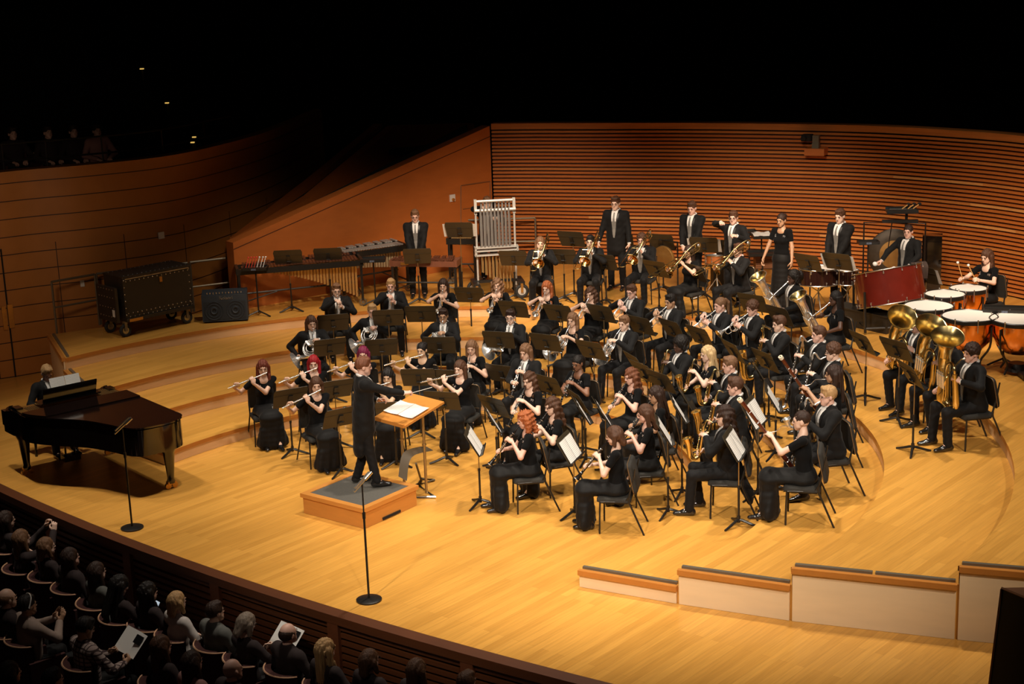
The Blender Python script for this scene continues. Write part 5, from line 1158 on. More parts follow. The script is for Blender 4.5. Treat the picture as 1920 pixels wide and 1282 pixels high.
# ---- music stands: (desk x, desk y, base x, base y or 0, tier, sheets, toward, description)
ST = '''544|741|549|852|0|0|F1|leaning dark stand beside the auburn-haired flutist
630|778|641|889|0|0|F2|stand in front of the bob-haired flutist
627|725|0|0|0|0|F3|stand between the conductor and the red-haired flutist
616|647|0|0|1|0|H1|stand before the long-haired horn player
715|647|0|0|1|0|H2|stand before the blond horn player
825|643|0|0|1|0|H3|stand before the horn player with dark hair and glasses
779|703|791|818|0|0|F5|stand right behind the conductor's desk
836|746|838|867|0|0|F7|stand in front of the long-skirted flutist right of the desk
711|765|744|874|0|0|F6|stand hidden behind the conductor's arm
850|705|0|0|0|1|G1|stand with white pages beside the oboist
946|699|948|790|0|0|G2|stand before the long-haired man
932|757|0|0|0|0|G3|stand left of the ginger clarinetist
905|822|901|948|0|1|G6|stand with open music before the ginger clarinetist
946|794|933|885|0|1|G7|stand with music behind the ginger clarinetist's stand
1033|717|0|0|0|0|G4|stand in front of the ponytailed clarinetist
1096|748|1093|850|0|0|G5|stand left of the auburn clarinetist with watch
1079|836|1078|968|0|1|G8|stand with open music before the front bob-haired clarinetist
1117|802|1099|868|0|1|G9|stand with music behind the front clarinet stand
1135|768|0|0|0|1|G10|narrow-seen stand in the clarinets
1252|802|1253|966|0|1|G9|stand with wide white music between clarinets and saxophones
1280|761|1279|930|0|1|S2|stand with white music beside the tenor saxophonist
1291|740|0|0|0|0|S3|dark stand behind the tenor saxophone music
1390|829|1385|986|1|1|N1|stand with music behind the tailcoat saxophonist
1452|771|1421|934|2|1|N1|stand with open music before the sandy-haired player
1471|741|1454|857|2|1|N2|stand with music left of the bassoon bell
1458|697|1433|823|2|0|B2|edge-on stand before the bass clarinetist with glasses
1246|711|0|0|1|0|S5|dark stand before the black-haired saxophonist
1214|694|0|0|1|0|S5|dark stand right of the auburn clarinetist
938|633|0|0|1|0|H4|stand before the parted-hair horn player
1027|638|0|0|1|0|H5|stand left of the fair-haired horn player
1113|652|0|0|1|0|H6|stand before the right horn player
1198|678|0|0|1|0|S5|stand right of the last horn player
624|601|0|0|2|0|T1|stand before the trumpeter at far left
728|592|0|0|2|0|T2|stand before the blond trumpeter
790|585|0|0|2|0|T3|stand before the dark-haired trumpeter
885|578|885|632|2|0|T4|stand left of the wavy-haired trumpeter
966|576|0|0|2|0|T5|stand between two trumpeters left of centre
1051|583|0|0|2|0|T6|stand before the ginger trumpeter
1132|584|0|0|2|0|T7|stand before the brown-haired trumpeter in centre
1206|606|0|0|2|0|T8|stand before the trumpeter with dark-rimmed glasses
1266|613|0|0|2|0|T9|stand before the black-haired trumpeter
1318|626|0|0|2|0|T9|stand before the ponytailed flugelhorn player
1382|655|0|0|2|0|S6|stand before the curly flugelhorn player
1416|564|0|0|3|0|R5|dark stand edge left of the first euphonium
1467|588|0|0|3|0|E1|stand before the euphonium player with locks
1442|672|0|0|2|0|S6|stand before the baritone saxophonist
961|485|966|561|4|0|R1|stand right in front of the chimes
1058|478|1059|565|4|0|R2|stand between the first two trombonists
1137|489|1137|570|4|0|R3|tilted stand right of the second trombonist
1234|508|1236|585|4|0|R4|tilted stand right of the broad trombonist
1307|508|1309|593|4|0|R5|stand left of the last trombonist
1075|445|1077|557|4|0|P3|tall stand behind the first two trombonists
1165|448|1166|540|4|0|P3|tall stand in front of the tall standing man
1242|450|1244|545|4|0|P4|tall stand left of the neat-haired standing man
1323|456|1322|560|4|1|P4|tall stand with pages before the neat-haired standing man
1363|462|1364|560|4|0|P5|tall stand before the percussionist raising his hand
1520|489|1518|590|4|0|P7|stand above the dark drums, left one
1574|487|1572|595|4|1|P7|stand above the dark drums with pages, right one
1736|547|1734|600|4|1|P8|stand with pages between bass drum and timpani
858|428|868|560|4|1|P2|tall stand with white page edges left of the chimes
783|477|787|568|4|0|P1|stand in front of the standing man with round glasses
541|480|548|583|4|1|P1|stand above the left half of the marimba
618|476|622|575|4|0|P1|stand above the right half of the marimba
1634|639|1622|752|3|0|E2|lone stand between euphoniums and tubas
1690|651|1683|794|3|0|U1|stand before the left tuba
1728|698|1711|849|3|0|U3|stand before the right tuba'''
for row in ST.split('\n'):
    dx, dy, bx, by, ti, sh, tw, desc = row.split('|'); dx, dy, bx, by = map(float, (dx, dy, bx, by)); z = .2 * int(ti); P = None
    if by > 0: P = at(bx, by, z); hd = zat(dy, P) - z; hd = min(max(hd, .80), 1.55)
    else:
        hd = .93; P = at(dx, dy, z + hd)
    tgt = POS[tw][0]; f = N(np.append(tgt - P[:2], 0))[:2]; r_ = N(np.append(P[:2] - C0, 0))[:2]
    if tw in ('T9',) or f @ r_ < .2: f = N(np.append(f * .35 + r_, 0))[:2]
    f = N(np.append(f * .25 + r_ * .2 - POS[tw][2] * .75, 0))[:2]
    stand(P[:2], z, f, hd, desc, int(sh), 30, wide=('page' in desc))
# ================================================================ podium, conductor's desk
p = [at(569.5, 922.7, .27), at(681.9, 955.5, .27), at(784.9, 910.3, .27)]
ux = N((p[2] - p[1])[:2].tolist() + [0]); uy = np.array([-ux[1], ux[0], 0]); Lx = np.linalg.norm(p[2] - p[1]); Ly = np.linalg.norm(p[0] - p[1])
pc = p[1] + ux * Lx / 2 + uy * Ly / 2; pa = math.atan2(ux[1], ux[0])
e = empty('podium', (pc[0], pc[1], 0), pa, 1, 'square orange wooden podium with grey carpet top under the conductor', 'podium')
mb = MB(); mb.box((0, 0, .115), (Lx - .05, Ly - .05, .225)); mb.box((.0, -Ly / 2 + .02, .03), (.34, .02, .03), mat=1); mb.build('base', [M['podwood'], M['black']], e)
mb = MB()
for sx_, sy_, w_, h_ in ((0, -1, Lx, .09), (0, 1, Lx, .09), (-1, 0, .09, Ly - .18), (1, 0, .09, Ly - .18)): mb.box((sx_ * (Lx / 2 - .045), sy_ * (Ly / 2 - .045), .25), (w_, h_, .055))
mb.build('rim', M['podwood'], e); mb = MB(); mb.box((0, 0, .245), (Lx - .17, Ly - .17, .05)); mb.build('carpet_top', M['carpet'], e)
# desk: top corners seen at (712,780) (770,796) (819,762) (770,742)
dz = 1.13; q = [at(712, 776, dz - .0), at(767, 797, dz - .04), at(819, 764, dz + .06), at(768, 743, dz + .1)]
c = sum(q) / 4; e = empty('conductor_desk', (c[0], c[1], 0), 0, 1, 'light wooden conductor desk on two metal posts with open score', 'music desk'); cc = np.array([c[0], c[1], 0])
ax_ = N((q[2] - q[1] + q[3] - q[0])); ay_ = q[3] - q[2] + q[0] - q[1]; ay_ = N(ay_ - ax_ * (ay_ @ ax_)); R_ = np.array([ax_, ay_, np.cross(ax_, ay_)]).T; w_, h_ = .80, .56
mb = MB(); mb.box((0, 0, 0), (w_, h_, .03), M=T(c - cc, R_)); mb.box((-w_ / 2 - .0, 0, .015), (.02, h_, .05), M=T(c - cc, R_)); mb.build('desk_top', M['podwood'], e)
for t in (-.2, .2):
    b = c - cc + R_ @ P_(.05, t, 0); mb = MB(); mb.cyl((b[0], b[1], .03), (b[0], b[1], b[2] - .02), .019, n=10); mb.cyl((b[0], b[1], .70), (b[0], b[1], .72), .03, n=10); mb.build('post', M['shaft'], e)
b = c - cc; mb = MB(); mb.tube([(b[0] - .3, b[1] - .2, .02), (b[0] + .3, b[1] - .22, .02), (b[0] + .05, b[1] + .3, .02)], .022, 6, closed=True); mb.build('base', M['steel'], e)
o = mk_sheet(); place(o, T(c + R_ @ P_(-.12, -.0, .012), R_) @ T((.05, 0, .045), rz(-math.pi / 2) @ rx(-math.pi / 2)) @ T((0, 0, -.15), np.eye(3) * 1.15)); tag(o, 'large open score on the conductor\'s wooden desk', 'sheet music')
M['curved'] = mat('olive_metal', (.085, .06, .03), .55)
# curved dark board with triangular foot right of the podium
b0 = at(768, 900, 0); e = empty('curved_backrest', tuple(b0), 0, 1, 'curved dark metal backrest on a triangular foot right of the podium', 'podium rail')
A0, A1 = at(747, 893, .30) - b0, at(797, 836, .62) - b0
mb = MB(); pts = cr([A0, (A0 * .62 + A1 * .38) + P_(-.06, 0, .17), A1 * 1.0 + P_(0, 0, 0)], 8); wv = P_(.11, -.02, -.06)
mb.grid([[p_, p_ + wv] for p_ in pts]); mb.grid([[p_ + wv, p_ + P_(.0, .012, 0)] for p_ in pts]); mb.build('curved_plate', M['curved'], e)
mb = MB(); t0 = at(797, 905, 0) - b0; mb.tube([t0 + P_(-.05, .12, .02), t0 + P_(.12, .05, .02), t0 + P_(-.10, -.15, .02)], .02, 6, closed=True); mb.cyl(t0 + P_(-.05, .02, .02), (A0 + A1) / 2 + wv * .5, .015, n=8); mb.build('foot', M['curved'], e)
# ================================================================ grand piano
L1, L3, L2 = at(48, 890, 0)[:2], at(212, 850, 0)[:2], at(322, 915, 0)[:2]
u = N(np.append(L3 - L1, 0)); v = np.array([u[1], -u[0], 0])
if v @ np.append(L2 - L1, 0) < 0: v = -v
mid = (L1 + L3) / 2; ang = math.atan2(v[1], v[0]); e = empty('grand_piano', (mid[0], mid[1], 0), ang, 1, 'long black concert grand piano with closed lid at stage left edge', 'piano')
# local: +X towards the tail, +Y = bass side (pianist's left)
tl = float((np.append(L2, 0) - np.append(mid, 0)) @ v); sgn = 1.0 if np.cross(v, u)[2] > 0 else -1.0
w2 = .77; K0 = -.34; LT = tl + .24
def outline(g=0.):
    pts = [(K0 - g, -w2 - g), (.18, -w2 - g), (.55, -w2 + .01 - g), (.95, -w2 + .22 - g), (1.35, -.28 - g), (1.8, -.12 - g), (LT - .25, -.06 - g), (LT - .05, .06 - g), (LT + g, .30), (LT - .02 + g, .58), (LT - .16, w2 - .02 + g), (LT - .4, w2 + g), (K0 - g, w2 + g)]
    c_ = cr([(a, b, 0) for a, b in pts[1:-1]], 5); return [(pts[0][0], pts[0][1] * sgn)] + [(a, b * sgn) for a, b in c_[:, :2]] + [(pts[-1][0], pts[-1][1] * sgn)]
def ori(pl): return pl if sgn > 0 else pl[::-1]
def clipx(pl, x0, x1):
    for lim, s_ in ((x0, 1), (x1, -1)):
        out = []
        for i in range(len(pl)):
            a, b = pl[i - 1], pl[i]; ia, ib = (a[0] - lim) * s_ >= 0, (b[0] - lim) * s_ >= 0
            if ia != ib: t = (lim - a[0]) / (b[0] - a[0]); out.append((lim, a[1] + t * (b[1] - a[1])))
            if ib: out.append(b)
        pl = out
    return pl
mb = MB(); mb.smooth = 35; O = outline(); mb.prism(ori(clipx(O, -.05, 9)), .62, .98); mb.build('case', M['piano'], e)
mb = MB(); mb.prism(ori([(K0, -w2 * sgn), (.0, -w2 * sgn), (.0, w2 * sgn), (K0, w2 * sgn)]), .60, .70); 
for s_ in (-1, 1): mb.box((K0 / 2 - .02, s_ * (w2 - .05), .80), (abs(K0) + .06, .10, .22)); mb.tube(cr([(K0 - .03, s_ * (w2 - .05), .70), (K0 + .05, s_ * (w2 - .05), .88), (K0 + .22, s_ * (w2 - .05), .97)], 4), .05, 6)
mb.build('keybed', M['piano'], e)
mb = MB()
for i in range(52): mb.box((K0 + .085, (-w2 + .14 + i * (2 * w2 - .28) / 51), .725), (.15, .0225, .02))
mb.build('white_keys', M['key'], e); mb = MB()
for i in range(51):
    if i % 7 not in (2, 6): mb.box((K0 + .115, (-w2 + .154 + i * (2 * w2 - .28) / 51), .742), (.095, .011, .016))
mb.build('black_keys', M['ebony'], e)
mb = MB(); mb.box((K0 + .26, 0, .80), (.10, 2 * w2 - .2, .22)); mb.build('fallboard', M['piano'], e)
# open front part shows the gold plate, lid lies closed over the rest, flap folded back
mb = MB(); mb.smooth = 35; mb.prism(ori(clipx(outline(-.03), -.03, .62)), .985, .995); g_ = mb.build('iron_plate', M['gold'], e)
mb = MB()
for i in range(50): mb.box((.17, (-.62 + i * .027) * sgn, .998), (.36 if i > 6 else .2, .006, .006))
s_o = mb.build('strings', M['gongdark'], g_); s_o['kind'] = 'stuff'
lid = clipx(outline(.025), .42, 9)
mb = MB(); mb.smooth = 35; mb.prism(ori(lid), 1.0, 1.022); mb.build('lid', M['lid'], e)
fl_ = clipx(outline(.015), .43, .86)
mb = MB(); mb.smooth = 35; mb.prism(ori(fl_), 1.024, 1.044); mb.build('folded_lid_flap', M['lid'], e)
mb = MB(); mb.box((.18, 0, 1.05), (.24, .9, .016)); mb.box((.27, 0, 1.15), (.018, .80, .24), R=ry(.35)); mb.build('music_desk', M['piano'], e)
mb = MB()
for s_ in (-1, 1): mb.box((.05, s_ * (w2 - .07), 1.0), (.16, .10, .05))
mb.build('side_arms', M['piano'], e)
mb = MB(); o = mk_sheet(); place(o, T((mid[0], mid[1], 0), rz(ang)) @ T((.205, 0, 1.06), rz(math.pi / 2 if True else 0)) @ T((0, 0, 0), rx(-.35)) @ T((0, 0, 0), np.diag([-1, -1, 1]))); tag(o, 'open music on the piano\'s music desk in front of the pianist', 'sheet music')
for (P0, nm) in ((np.array([.0, -(w2 - .13) * sgn]), 'a'), (np.array([.0, (w2 - .13) * sgn]), 'b'), (None, 'c')):
    if P0 is None: d = np.append(L2, 0) - np.append(mid, 0); P0 = np.array([d @ v, d @ np.array([-v[1], v[0], 0])])
    l = MB(); l.smooth = 60; l.tube([(P0[0], P0[1], .70), (P0[0], P0[1], .60), (P0[0], P0[1], .52), (P0[0], P0[1], .15), (P0[0], P0[1], .12), (P0[0], P0[1], .08)], [.13, .12, .085, .048, .06, .055], 8); lg = l.build('leg', M['piano'], e)
    mb = MB(); mb.box((P0[0], P0[1], .085), (.07, .12, .04))
    for s_ in (-1, 1): mb.cyl((P0[0] - .02, P0[1] + s_ * .05, .045), (P0[0] + .02, P0[1] + s_ * .05, .045), .042, n=12)
    mb.build('caster', M['gold'], lg)
mb = MB()
for s_ in (-.07, .07): mb.cyl((.05, s_, .15), (.05, s_, .62), .016, n=8)
mb.box((.05, 0, .12), (.16, .24, .08)); 
for s_ in (-.07, 0, .07): mb.box((-.05, s_, .07), (.14, .022, .012), mat=1)
mb.build('pedal_lyre', [M['piano'], M['gold']], e)
seat_person('PN', 88, 699, 0, 'm', None, 'piano', 'short', 'blond', 'rosy', 'g', 1, 'pianist with blond hair and glasses seated at the grand piano', stand_=True, face=(mid + v[:2] * 60))
xyb = POS['PN'][0]; e = empty('piano_bench', (xyb[0], xyb[1], 0), ang, 1, 'black bench under the pianist', 'bench')
mb = MB(); mb.box((0, 0, .43), (.36, .78, .09)); mb.build('seat', M['piano'], e)
for a in (-1, 1):
    for b_ in (-1, 1): mb = MB(); mb.tube([(a * .14, b_ * .33, .40), (a * .145, b_ * .335, .1), (a * .15, b_ * .34, 0)], [.03, .018, .022], 8); mb.build('leg', M['piano'], e)
# ================================================================ microphones on round-based stands
def mic(bx, by, ty, label, tip):
    P = at(bx, by, 0); h = zat(ty, P); e = empty('microphone_stand', tuple(P), 0, 1, label, 'microphone stand')
    mb = MB(); mb.smooth = 35; mb.lathe([(.0, 0), (.145, 0), (.145, .016), (.12, .026), (.02, .03), (.0, .03)], 28); mb.build('round_base', M['frame'], e)
    mb = MB(); mb.cyl((0, 0, .02), (0, 0, h * .72), .013, n=8); mb.cyl((0, 0, h * .72), (0, 0, h), .009, n=8); mb.cyl((0, 0, h * .70), (0, 0, h * .75), .019, n=8); mb.build('pole', M['frame'], e)
    mb = MB(); t = N(tip); c_ = P_(0, 0, h); mb.cyl(c_ - t * .13, c_ + t * .05, .012, n=8); mb.cyl(c_ + t * .05, c_ + t * .16, .021, n=10); mb.cyl(c_ - t * .12 + [0, 0, .035], c_ + t * .12 + [0, 0, .035], .010, n=8); mb.build('microphone', M['steel'], e)
mic(248, 990, 800, 'thin black microphone stand with round base below the piano', (.7, .2, .6))
mic(692, 1125, 905, 'thin black microphone stand with round base in front of the podium', (.6, .4, .55))
# ================================================================ flight case and amplifier
FL_, BL_, FR_ = at(233, 634, .8), at(197, 629, .8), at(361, 606, .8)
a = math.atan2(FR_[1] - FL_[1], FR_[0] - FL_[0]); Lc = np.linalg.norm(FR_ - FL_); wc = .62; c = (FL_ + FR_) / 2 + P_(-math.sin(a), math.cos(a), 0) * wc / 2
e = empty('flight_case', tuple(c), a, 1, 'big black riveted flight case on rubber wheels', 'case'); h0, h1 = .27, 1.03; W2 = Lc / 2 + .05
mb = MB(); mb.box((0.06, 0, (h0 + h1) / 2), (2 * W2 - .12, wc, h1 - h0)); mb.box((.06, -wc / 2 - .012, h0 + .03), (2 * W2 - .12, .03, .06)); mb.build('body', M['case'], e)
mb = MB(); mb.box((-W2 + .0, .04, (h0 + .88) / 2), (.05, wc + .0, .88 - h0)); mb.build('end_panel', M['case'], e)
mb = MB(); mb.box((.06, .0, h1 + .012), (2 * W2 - .10, wc + .02, .03)); mb.box((.06, -wc / 2 - .006, h1 - .02), (2 * W2 - .2, .012, .018), mat=1); mb.build('lid', [M['case'], M['steel']], e)
mb = MB()
for i in range(15):
    x = -W2 + .18 + i * (2 * W2 - .24) / 14
    for z in (h0 + .08, h0 + .14, h1 - .06): mb.ell((x + (.03 if z < .4 else 0), -wc / 2 - .004, z), (.011, .006, .011), 6, 4)
    mb.ell((x, -wc / 2 + .05, h1 + .03), (.011, .011, .006), 6, 4); mb.ell((x, wc / 2 - .06, h1 + .03), (.011, .011, .006), 6, 4)
for i in range(6):
    for x in (-W2 + .14, W2 - .04): mb.ell((x, -wc / 2 - .004, h0 + .12 + i * .12), (.011, .006, .011), 6, 4)
    for z in (.36, .52, .7, .84): mb.ell((-W2 - .028, -wc / 2 + .12 + i * .09, z), (.006, .011, .011), 6, 4)
mb.build('rivets', M['rivet'], e)
mb = MB(); mb.box((.12, -wc / 2 - .01, h1 - .13), (.05, .02, .09)); mb.build('latch', M['gold'], e)
mb = MB(); mb.box((-W2 + .30, -wc / 2 - .032, h0 + .02), (.26, .006, .05)); mb.build('name_strip', M['gold'], e)
mb = MB(); mb.box((-W2 - .03, -wc / 2 + .13, h0 + .16), (.006, .07, .12)); mb.build('sticker', M['white'], e)
for sx_ in (-1, 1):
    for sy_ in (-1, 1):
        x, y = sx_ * (W2 - .12), sy_ * (wc / 2 - .06); mb = MB(); mb.tube([(x - .0 + .085 * math.cos(t), y, .115 + .085 * math.sin(t)) for t in np.linspace(0, 6.283, 21)[:-1]], .03, 8, closed=True); mb.cyl((x, y - .02, .115), (x, y + .02, .115), .06, n=14, mat=1)
        w__ = mb.build('wheel', [M['tyre'], M['steel']], e); mb = MB(); mb.box((x, y - .04, .19), (.05, .012, .16)); mb.box((x, y + .04, .19), (.05, .012, .16)); mb.build('fork', M['channel'], w__)
a0, a1 = at(381, 606, .8), at(466, 601, .8); ang_a = math.atan2(a1[1] - a0[1], a1[0] - a0[0]); La = np.linalg.norm(a1 - a0); c = (a0 + a1) / 2 + P_(-math.sin(ang_a), math.cos(ang_a), 0) * .16
e = empty('guitar_amplifier', tuple(c), ang_a, 1, 'dark blue-grey twin-speaker amplifier beside the flight case', 'amplifier'); ha = zat(545, c) - .8
mb = MB(); d0 = .20
mb.add([(-La / 2, -d0 + .0, .03), (La / 2, -d0, .03), (La / 2, d0, .03), (-La / 2, d0, .03), (-La / 2 + .0, -d0 + .07, ha - .05), (La / 2, -d0 + .07, ha - .05), (La / 2, d0, ha), (-La / 2, d0, ha)], [[[0, 3, 2, 1], [4, 5, 6, 7], [0, 1, 5, 4], [1, 2, 6, 5], [2, 3, 7, 6], [3, 0, 4, 7]]]); mb.build('cabinet', M['amp'], e)
sl = .07 / (ha - .08); fr_ = lambda x, z, o_=0: P_(x, -d0 + sl * (z - .03) - .006 - o_, z)
mb = MB(); mb.add([fr_(-La / 2 + .03, .06), fr_(La / 2 - .03, .06), fr_(La / 2 - .03, ha - .16), fr_(-La / 2 + .03, ha - .16)], [[[0, 1, 2, 3]]]); mb.build('grille', M['ampgrill'], e)
for sx_ in (-1, 1):
    mb = MB(); c_ = P_(sx_ * La * .235, 0, .06 + (ha - .22) / 2)
    for r in (.155, .11, .05): mb.tube([fr_(c_[0] + r * math.cos(t), c_[2] + r * math.sin(t), .004) for t in np.linspace(0, 6.283, 29)[:-1]], .007 if r > .1 else .02, 5, closed=True)
    mb.build('speaker_cone', M['amp'], e)
for i in range(12): mb = MB(); c_ = P_(-La / 2 + .10 + i * (La - .2) / 11, -d0 + .12, ha - .035); mb.cyl(c_, c_ + [0, 0, .03], .012, n=8); mb.build('knob', M['rivet'], e)
def text(s_, size, m, parent, Mx, name='lettering'):
    cu = bpy.data.curves.new('t', 'FONT'); cu.body = s_; cu.size = size; cu.extrude = .002; cu.align_x = 'CENTER'
    o_ = bpy.data.objects.new('t', cu); SC.collection.objects.link(o_); bpy.context.view_layer.update()
    me = bpy.data.meshes.new_from_object(o_.evaluated_get(bpy.context.evaluated_depsgraph_get())); bpy.data.objects.remove(o_)
    me.materials.clear(); me.materials.append(m); o2 = bpy.data.objects.new(name, me); SC.collection.objects.link(o2); o2.parent = parent; o2.matrix_local = Matrix([list(map(float, r)) for r in Mx]); return o2
text('Roland', .085, M['rivet'], e, T(fr_(0.03, ha - .125, .004), rx(math.pi / 2 - .1)), 'brand_lettering')
# ================================================================ keyboard percussion
def keyboard(name, label, A_, B_, d1, d2, nb, bar, reson, lo, hi, railm, cat, z=.8, maxdrop=None, wheels=True, lowright=True):
    """A_, B_: front corners of the bar bed, d1/d2 depth at A and B; resonator lengths lo (A) to hi (B)"""
    A_, B_ = np.array(A_), np.array(B_); h = A_[2] - z; a = math.atan2(B_[1] - A_[1], B_[0] - A_[0]); L = np.linalg.norm((B_ - A_)[:2]); e = empty(name, (A_[0], A_[1], z), a, 1, label, cat)
    dd = lambda t: d1 + (d2 - d1) * t
    mb = MB(); mb.add([(-.06, -.03, h - .11), (L + .06, -.03, h - .11), (L + .06, 0, h - .11), (-.06, 0, h - .11), (-.06, -.03, h - .01), (L + .06, -.03, h - .01), (L + .06, 0, h - .01), (-.06, 0, h - .01)], [[[0, 3, 2, 1], [4, 5, 6, 7], [0, 1, 5, 4], [1, 2, 6, 5], [2, 3, 7, 6], [3, 0, 4, 7]]])
    mb.add([(-.06, d1, h - .08), (L + .06, d2, h - .08), (L + .06, d2 + .03, h - .08), (-.06, d1 + .03, h - .08), (-.06, d1, h), (L + .06, d2, h), (L + .06, d2 + .03, h), (-.06, d1 + .03, h)], [[[0, 3, 2, 1], [4, 5, 6, 7], [0, 1, 5, 4], [1, 2, 6, 5], [2, 3, 7, 6], [3, 0, 4, 7]]])
    mb.box((-.07, d1 / 2, h - .05), (.05, d1 + .08, .12)); mb.box((L + .07, d2 / 2, h - .05), (.05, d2 + .08, .12)); mb.build('rail_frame', railm, e)
    mb = MB(); bw = L / nb
    for i in range(nb):
        x = (i + .5) * bw; D_ = dd(x / L); mb = MB(); mb.box((x, D_ * .25, h + .012), (bw * .86, D_ * .46, .02)); mb.build('bar', bar, e)
        if i % 7 not in (2, 6): mb = MB(); mb.box((x + bw / 2, D_ * .73, h + .035), (bw * .80, D_ * .44, .02)); mb.build('bar', bar, e)
    if reson:
        mb = MB()
        for i in range(nb):
            t = (i + .5) / nb; ln_ = lo + (hi - lo) * (t ** 1.8); mb = MB(); mb.cyl((t * L, dd(t) * .22, h - .03), (t * L, dd(t) * .22, h - .03 - ln_), bw * .42, n=8); mb.build('resonator_tube', reson, e); mb = MB(); mb.cyl((t * L, dd(t) * .7, h - .03), (t * L, dd(t) * .7, h - .03 - ln_ * .9), bw * .30, n=8); mb.build('resonator_tube', reson, e)
    for x, D_ in ((-.05, d1), (L + .05, d2)):
        for y in (.0, D_):
            mb = MB(); mb.box((x, y, (h - .1 + .12) / 2), (.04, .05, h - .2)); lg = mb.build('leg', M['frame'], e)
            mb = MB(); mb.tube([(x + .06 * math.cos(t), y, .07 + .06 * math.sin(t)) for t in np.linspace(0, 6.283, 15)[:-1]], .014, 6, closed=True); mb.cyl((x, y - .012, .07), (x, y + .012, .07), .03, n=10); mb.build('caster', M['channel'], lg)
        mb = MB(); mb.cyl((x, 0, .22), (x, D_, .22), .018, n=6); mb.build('end_brace', M['frame'], e)
    mb = MB(); mb.cyl((0, d1 * .5, h * .42), (L, d2 * .5, h * .42), .018, n=6); mb.cyl((0, d1 * .5, .2), (L * .3, d1 * .5, h * .42), .012, n=6); mb.cyl((L, d2 * .5, .2), (L * .7, d2 * .5, h * .42), .012, n=6); mb.build('cross_brace', M['frame'], e)
    return e, L, h, a
keyboard('marimba', 'long marimba with golden resonator tubes behind two stands at left', at(452, 504, 1.66), at(671, 487, 1.66), .38, .85, 36, M['rosewood'], M['reson'], .05, .70, M['frame'], 'marimba')
keyboard('vibraphone', 'silver-barred vibraphone behind the right end of the marimba', at(645, 474, 1.70), at(757, 459, 1.70), .40, .62, 22, M['alu'], M['resonsil'], .30, .42, M['frame'], 'vibraphone')
e, L, h, a = keyboard('xylophone', 'xylophone with brown rail and brass plate in front of the round-glasses man', at(740, 488, 1.56), at(848, 489, 1.56), .24, .32, 28, M['rosewood'], None, 0, 0, M['xylorail'], 'xylophone')
mb = MB(); mb.box((L * .18, -.035, h - .055), (.16, .006, .05)); mb.build('brass_plate', M['gold'], e)
keyboard('orchestra_bells', 'small set of gold-coloured bells left of the chimes', at(846, 447, 1.70), at(884, 447, 1.70), .2, .24, 12, M['reson'], M['reson'], .1, .12, M['frame'], 'bells')
def tray(name, x, y, z, w_, d_, label, cat='percussion tray', base=.8, mall=(), mark=True, toward=(0, -1), cloth=None):
    P = at(x, y, z); e = empty(name, (P[0], P[1], base), math.atan2(toward[1], toward[0]) + math.pi / 2, 1, label, cat, 'percussion trays'); h = z - base
    mb = MB(); mb.box((0, 0, h), (w_, d_, .02)); mb.box((0, -d_ / 2, h + .02), (w_, .015, .05)); mb.box((0, d_ / 2, h + .02), (w_, .015, .05)); mb.box((-w_ / 2, 0, h + .02), (.015, d_, .05)); mb.box((w_ / 2, 0, h + .02), (.015, d_, .05)); mb.build('tray', M['frame'], e)
    mb = MB(); mb.cyl((0, 0, .05), (0, 0, h), .014, n=8)
    for a in (90, 210, 330): t = math.radians(a); mb.tube([(0, 0, .09), (.14 * math.cos(t), .14 * math.sin(t), .05), (.26 * math.cos(t), .26 * math.sin(t), .01)], .014, 6)
    mb.build('stand', M['frame'], e)
    if mark:
        mb = MB()
        for i in range(4): mb.box((-.045 + .022 * i, -d_ / 2 - .010, h + .018), (.012, .004, .032))
        mb.build('logo_mark', mat('mark_' + name, (.16, .20, .30), .5), e)
    if cloth: mb = MB(); mb.smooth = 90; mb.grid([[(w_ * .46 * a, d_ * .5 * b, h + .045 + .010 * math.sin(5 * a + 3 * b)) for b in np.linspace(-1, 1, 6)] for a in np.linspace(-1, 1, 8)]); cl = mb.build('white_cloth', M['paper'] if cloth == 'p' else M['white'], e)
    R_ = rz(math.atan2(toward[1], toward[0]) + math.pi / 2)
    for i, (mx_, col, lab) in enumerate(mall):
        o = stick('mallet', (0, -.02, 0), (.05, .05, .17), .006, M[col], .018, M[col] if col != 'stick' else None); place(o, T(P, R_) @ T((mx_, 0, .03))); tag(o, lab, 'mallet', 'mallets standing in the left tray')
    return e
tray('percussion_tray', 479, 504, 1.66, .42, .30, 'tray with red and white upright mallets at the left end of the marimba', mall=[(-.17, 'red', 'leftmost red mallet in the tray by the marimba'), (-.12, 'red', 'second red mallet in the tray by the marimba'), (-.07, 'red', 'third red mallet in the tray by the marimba'), (-.02, 'red', 'fourth red mallet in the tray by the marimba'), (.03, 'white', 'left white mallet in the tray by the marimba'), (.09, 'white', 'middle white mallet in the tray by the marimba'), (.14, 'white', 'right white mallet in the tray by the marimba')])
tray('percussion_tray', 700, 488, 1.62, .44, .34, 'black tray with wooden sticks between marimba and xylophone')
tray('percussion_tray', 1628, 456, 1.95, .34, .2, 'thin dark tray right of the tall standing young man at right')
tray('percussion_tray', 1885, 582, 1.62, .62, .34, 'black stick tray in front of the timpanist', toward=(-.3, -.95))
tray('percussion_tray', 1405, 437, 1.75, .26, .4, 'dark tray right of the percussionist raising his hand', mark=False)
tray('percussion_tray', 1428, 443, 1.75, .36, .45, 'tray covered with a white cloth beside the woman with the bun', mark=False, cloth='w')
e = tray('percussion_table', 1430, 476, 1.45, .55, .4, 'low table with sticks in front of the woman with the bun', mark=False)
P = at(1435, 492, 1.25); o = empty('crotale_box', tuple(P), 0, 1, 'brown ribbed box below the stick table beside the woman with the bun', 'percussion box'); mb = MB(); mb.box((0, 0, 0), (.40, .3, .17)); 
for i in range(5): mb.box((0, -.152, -.07 + i * .035), (.39, .006, .008), mat=1)
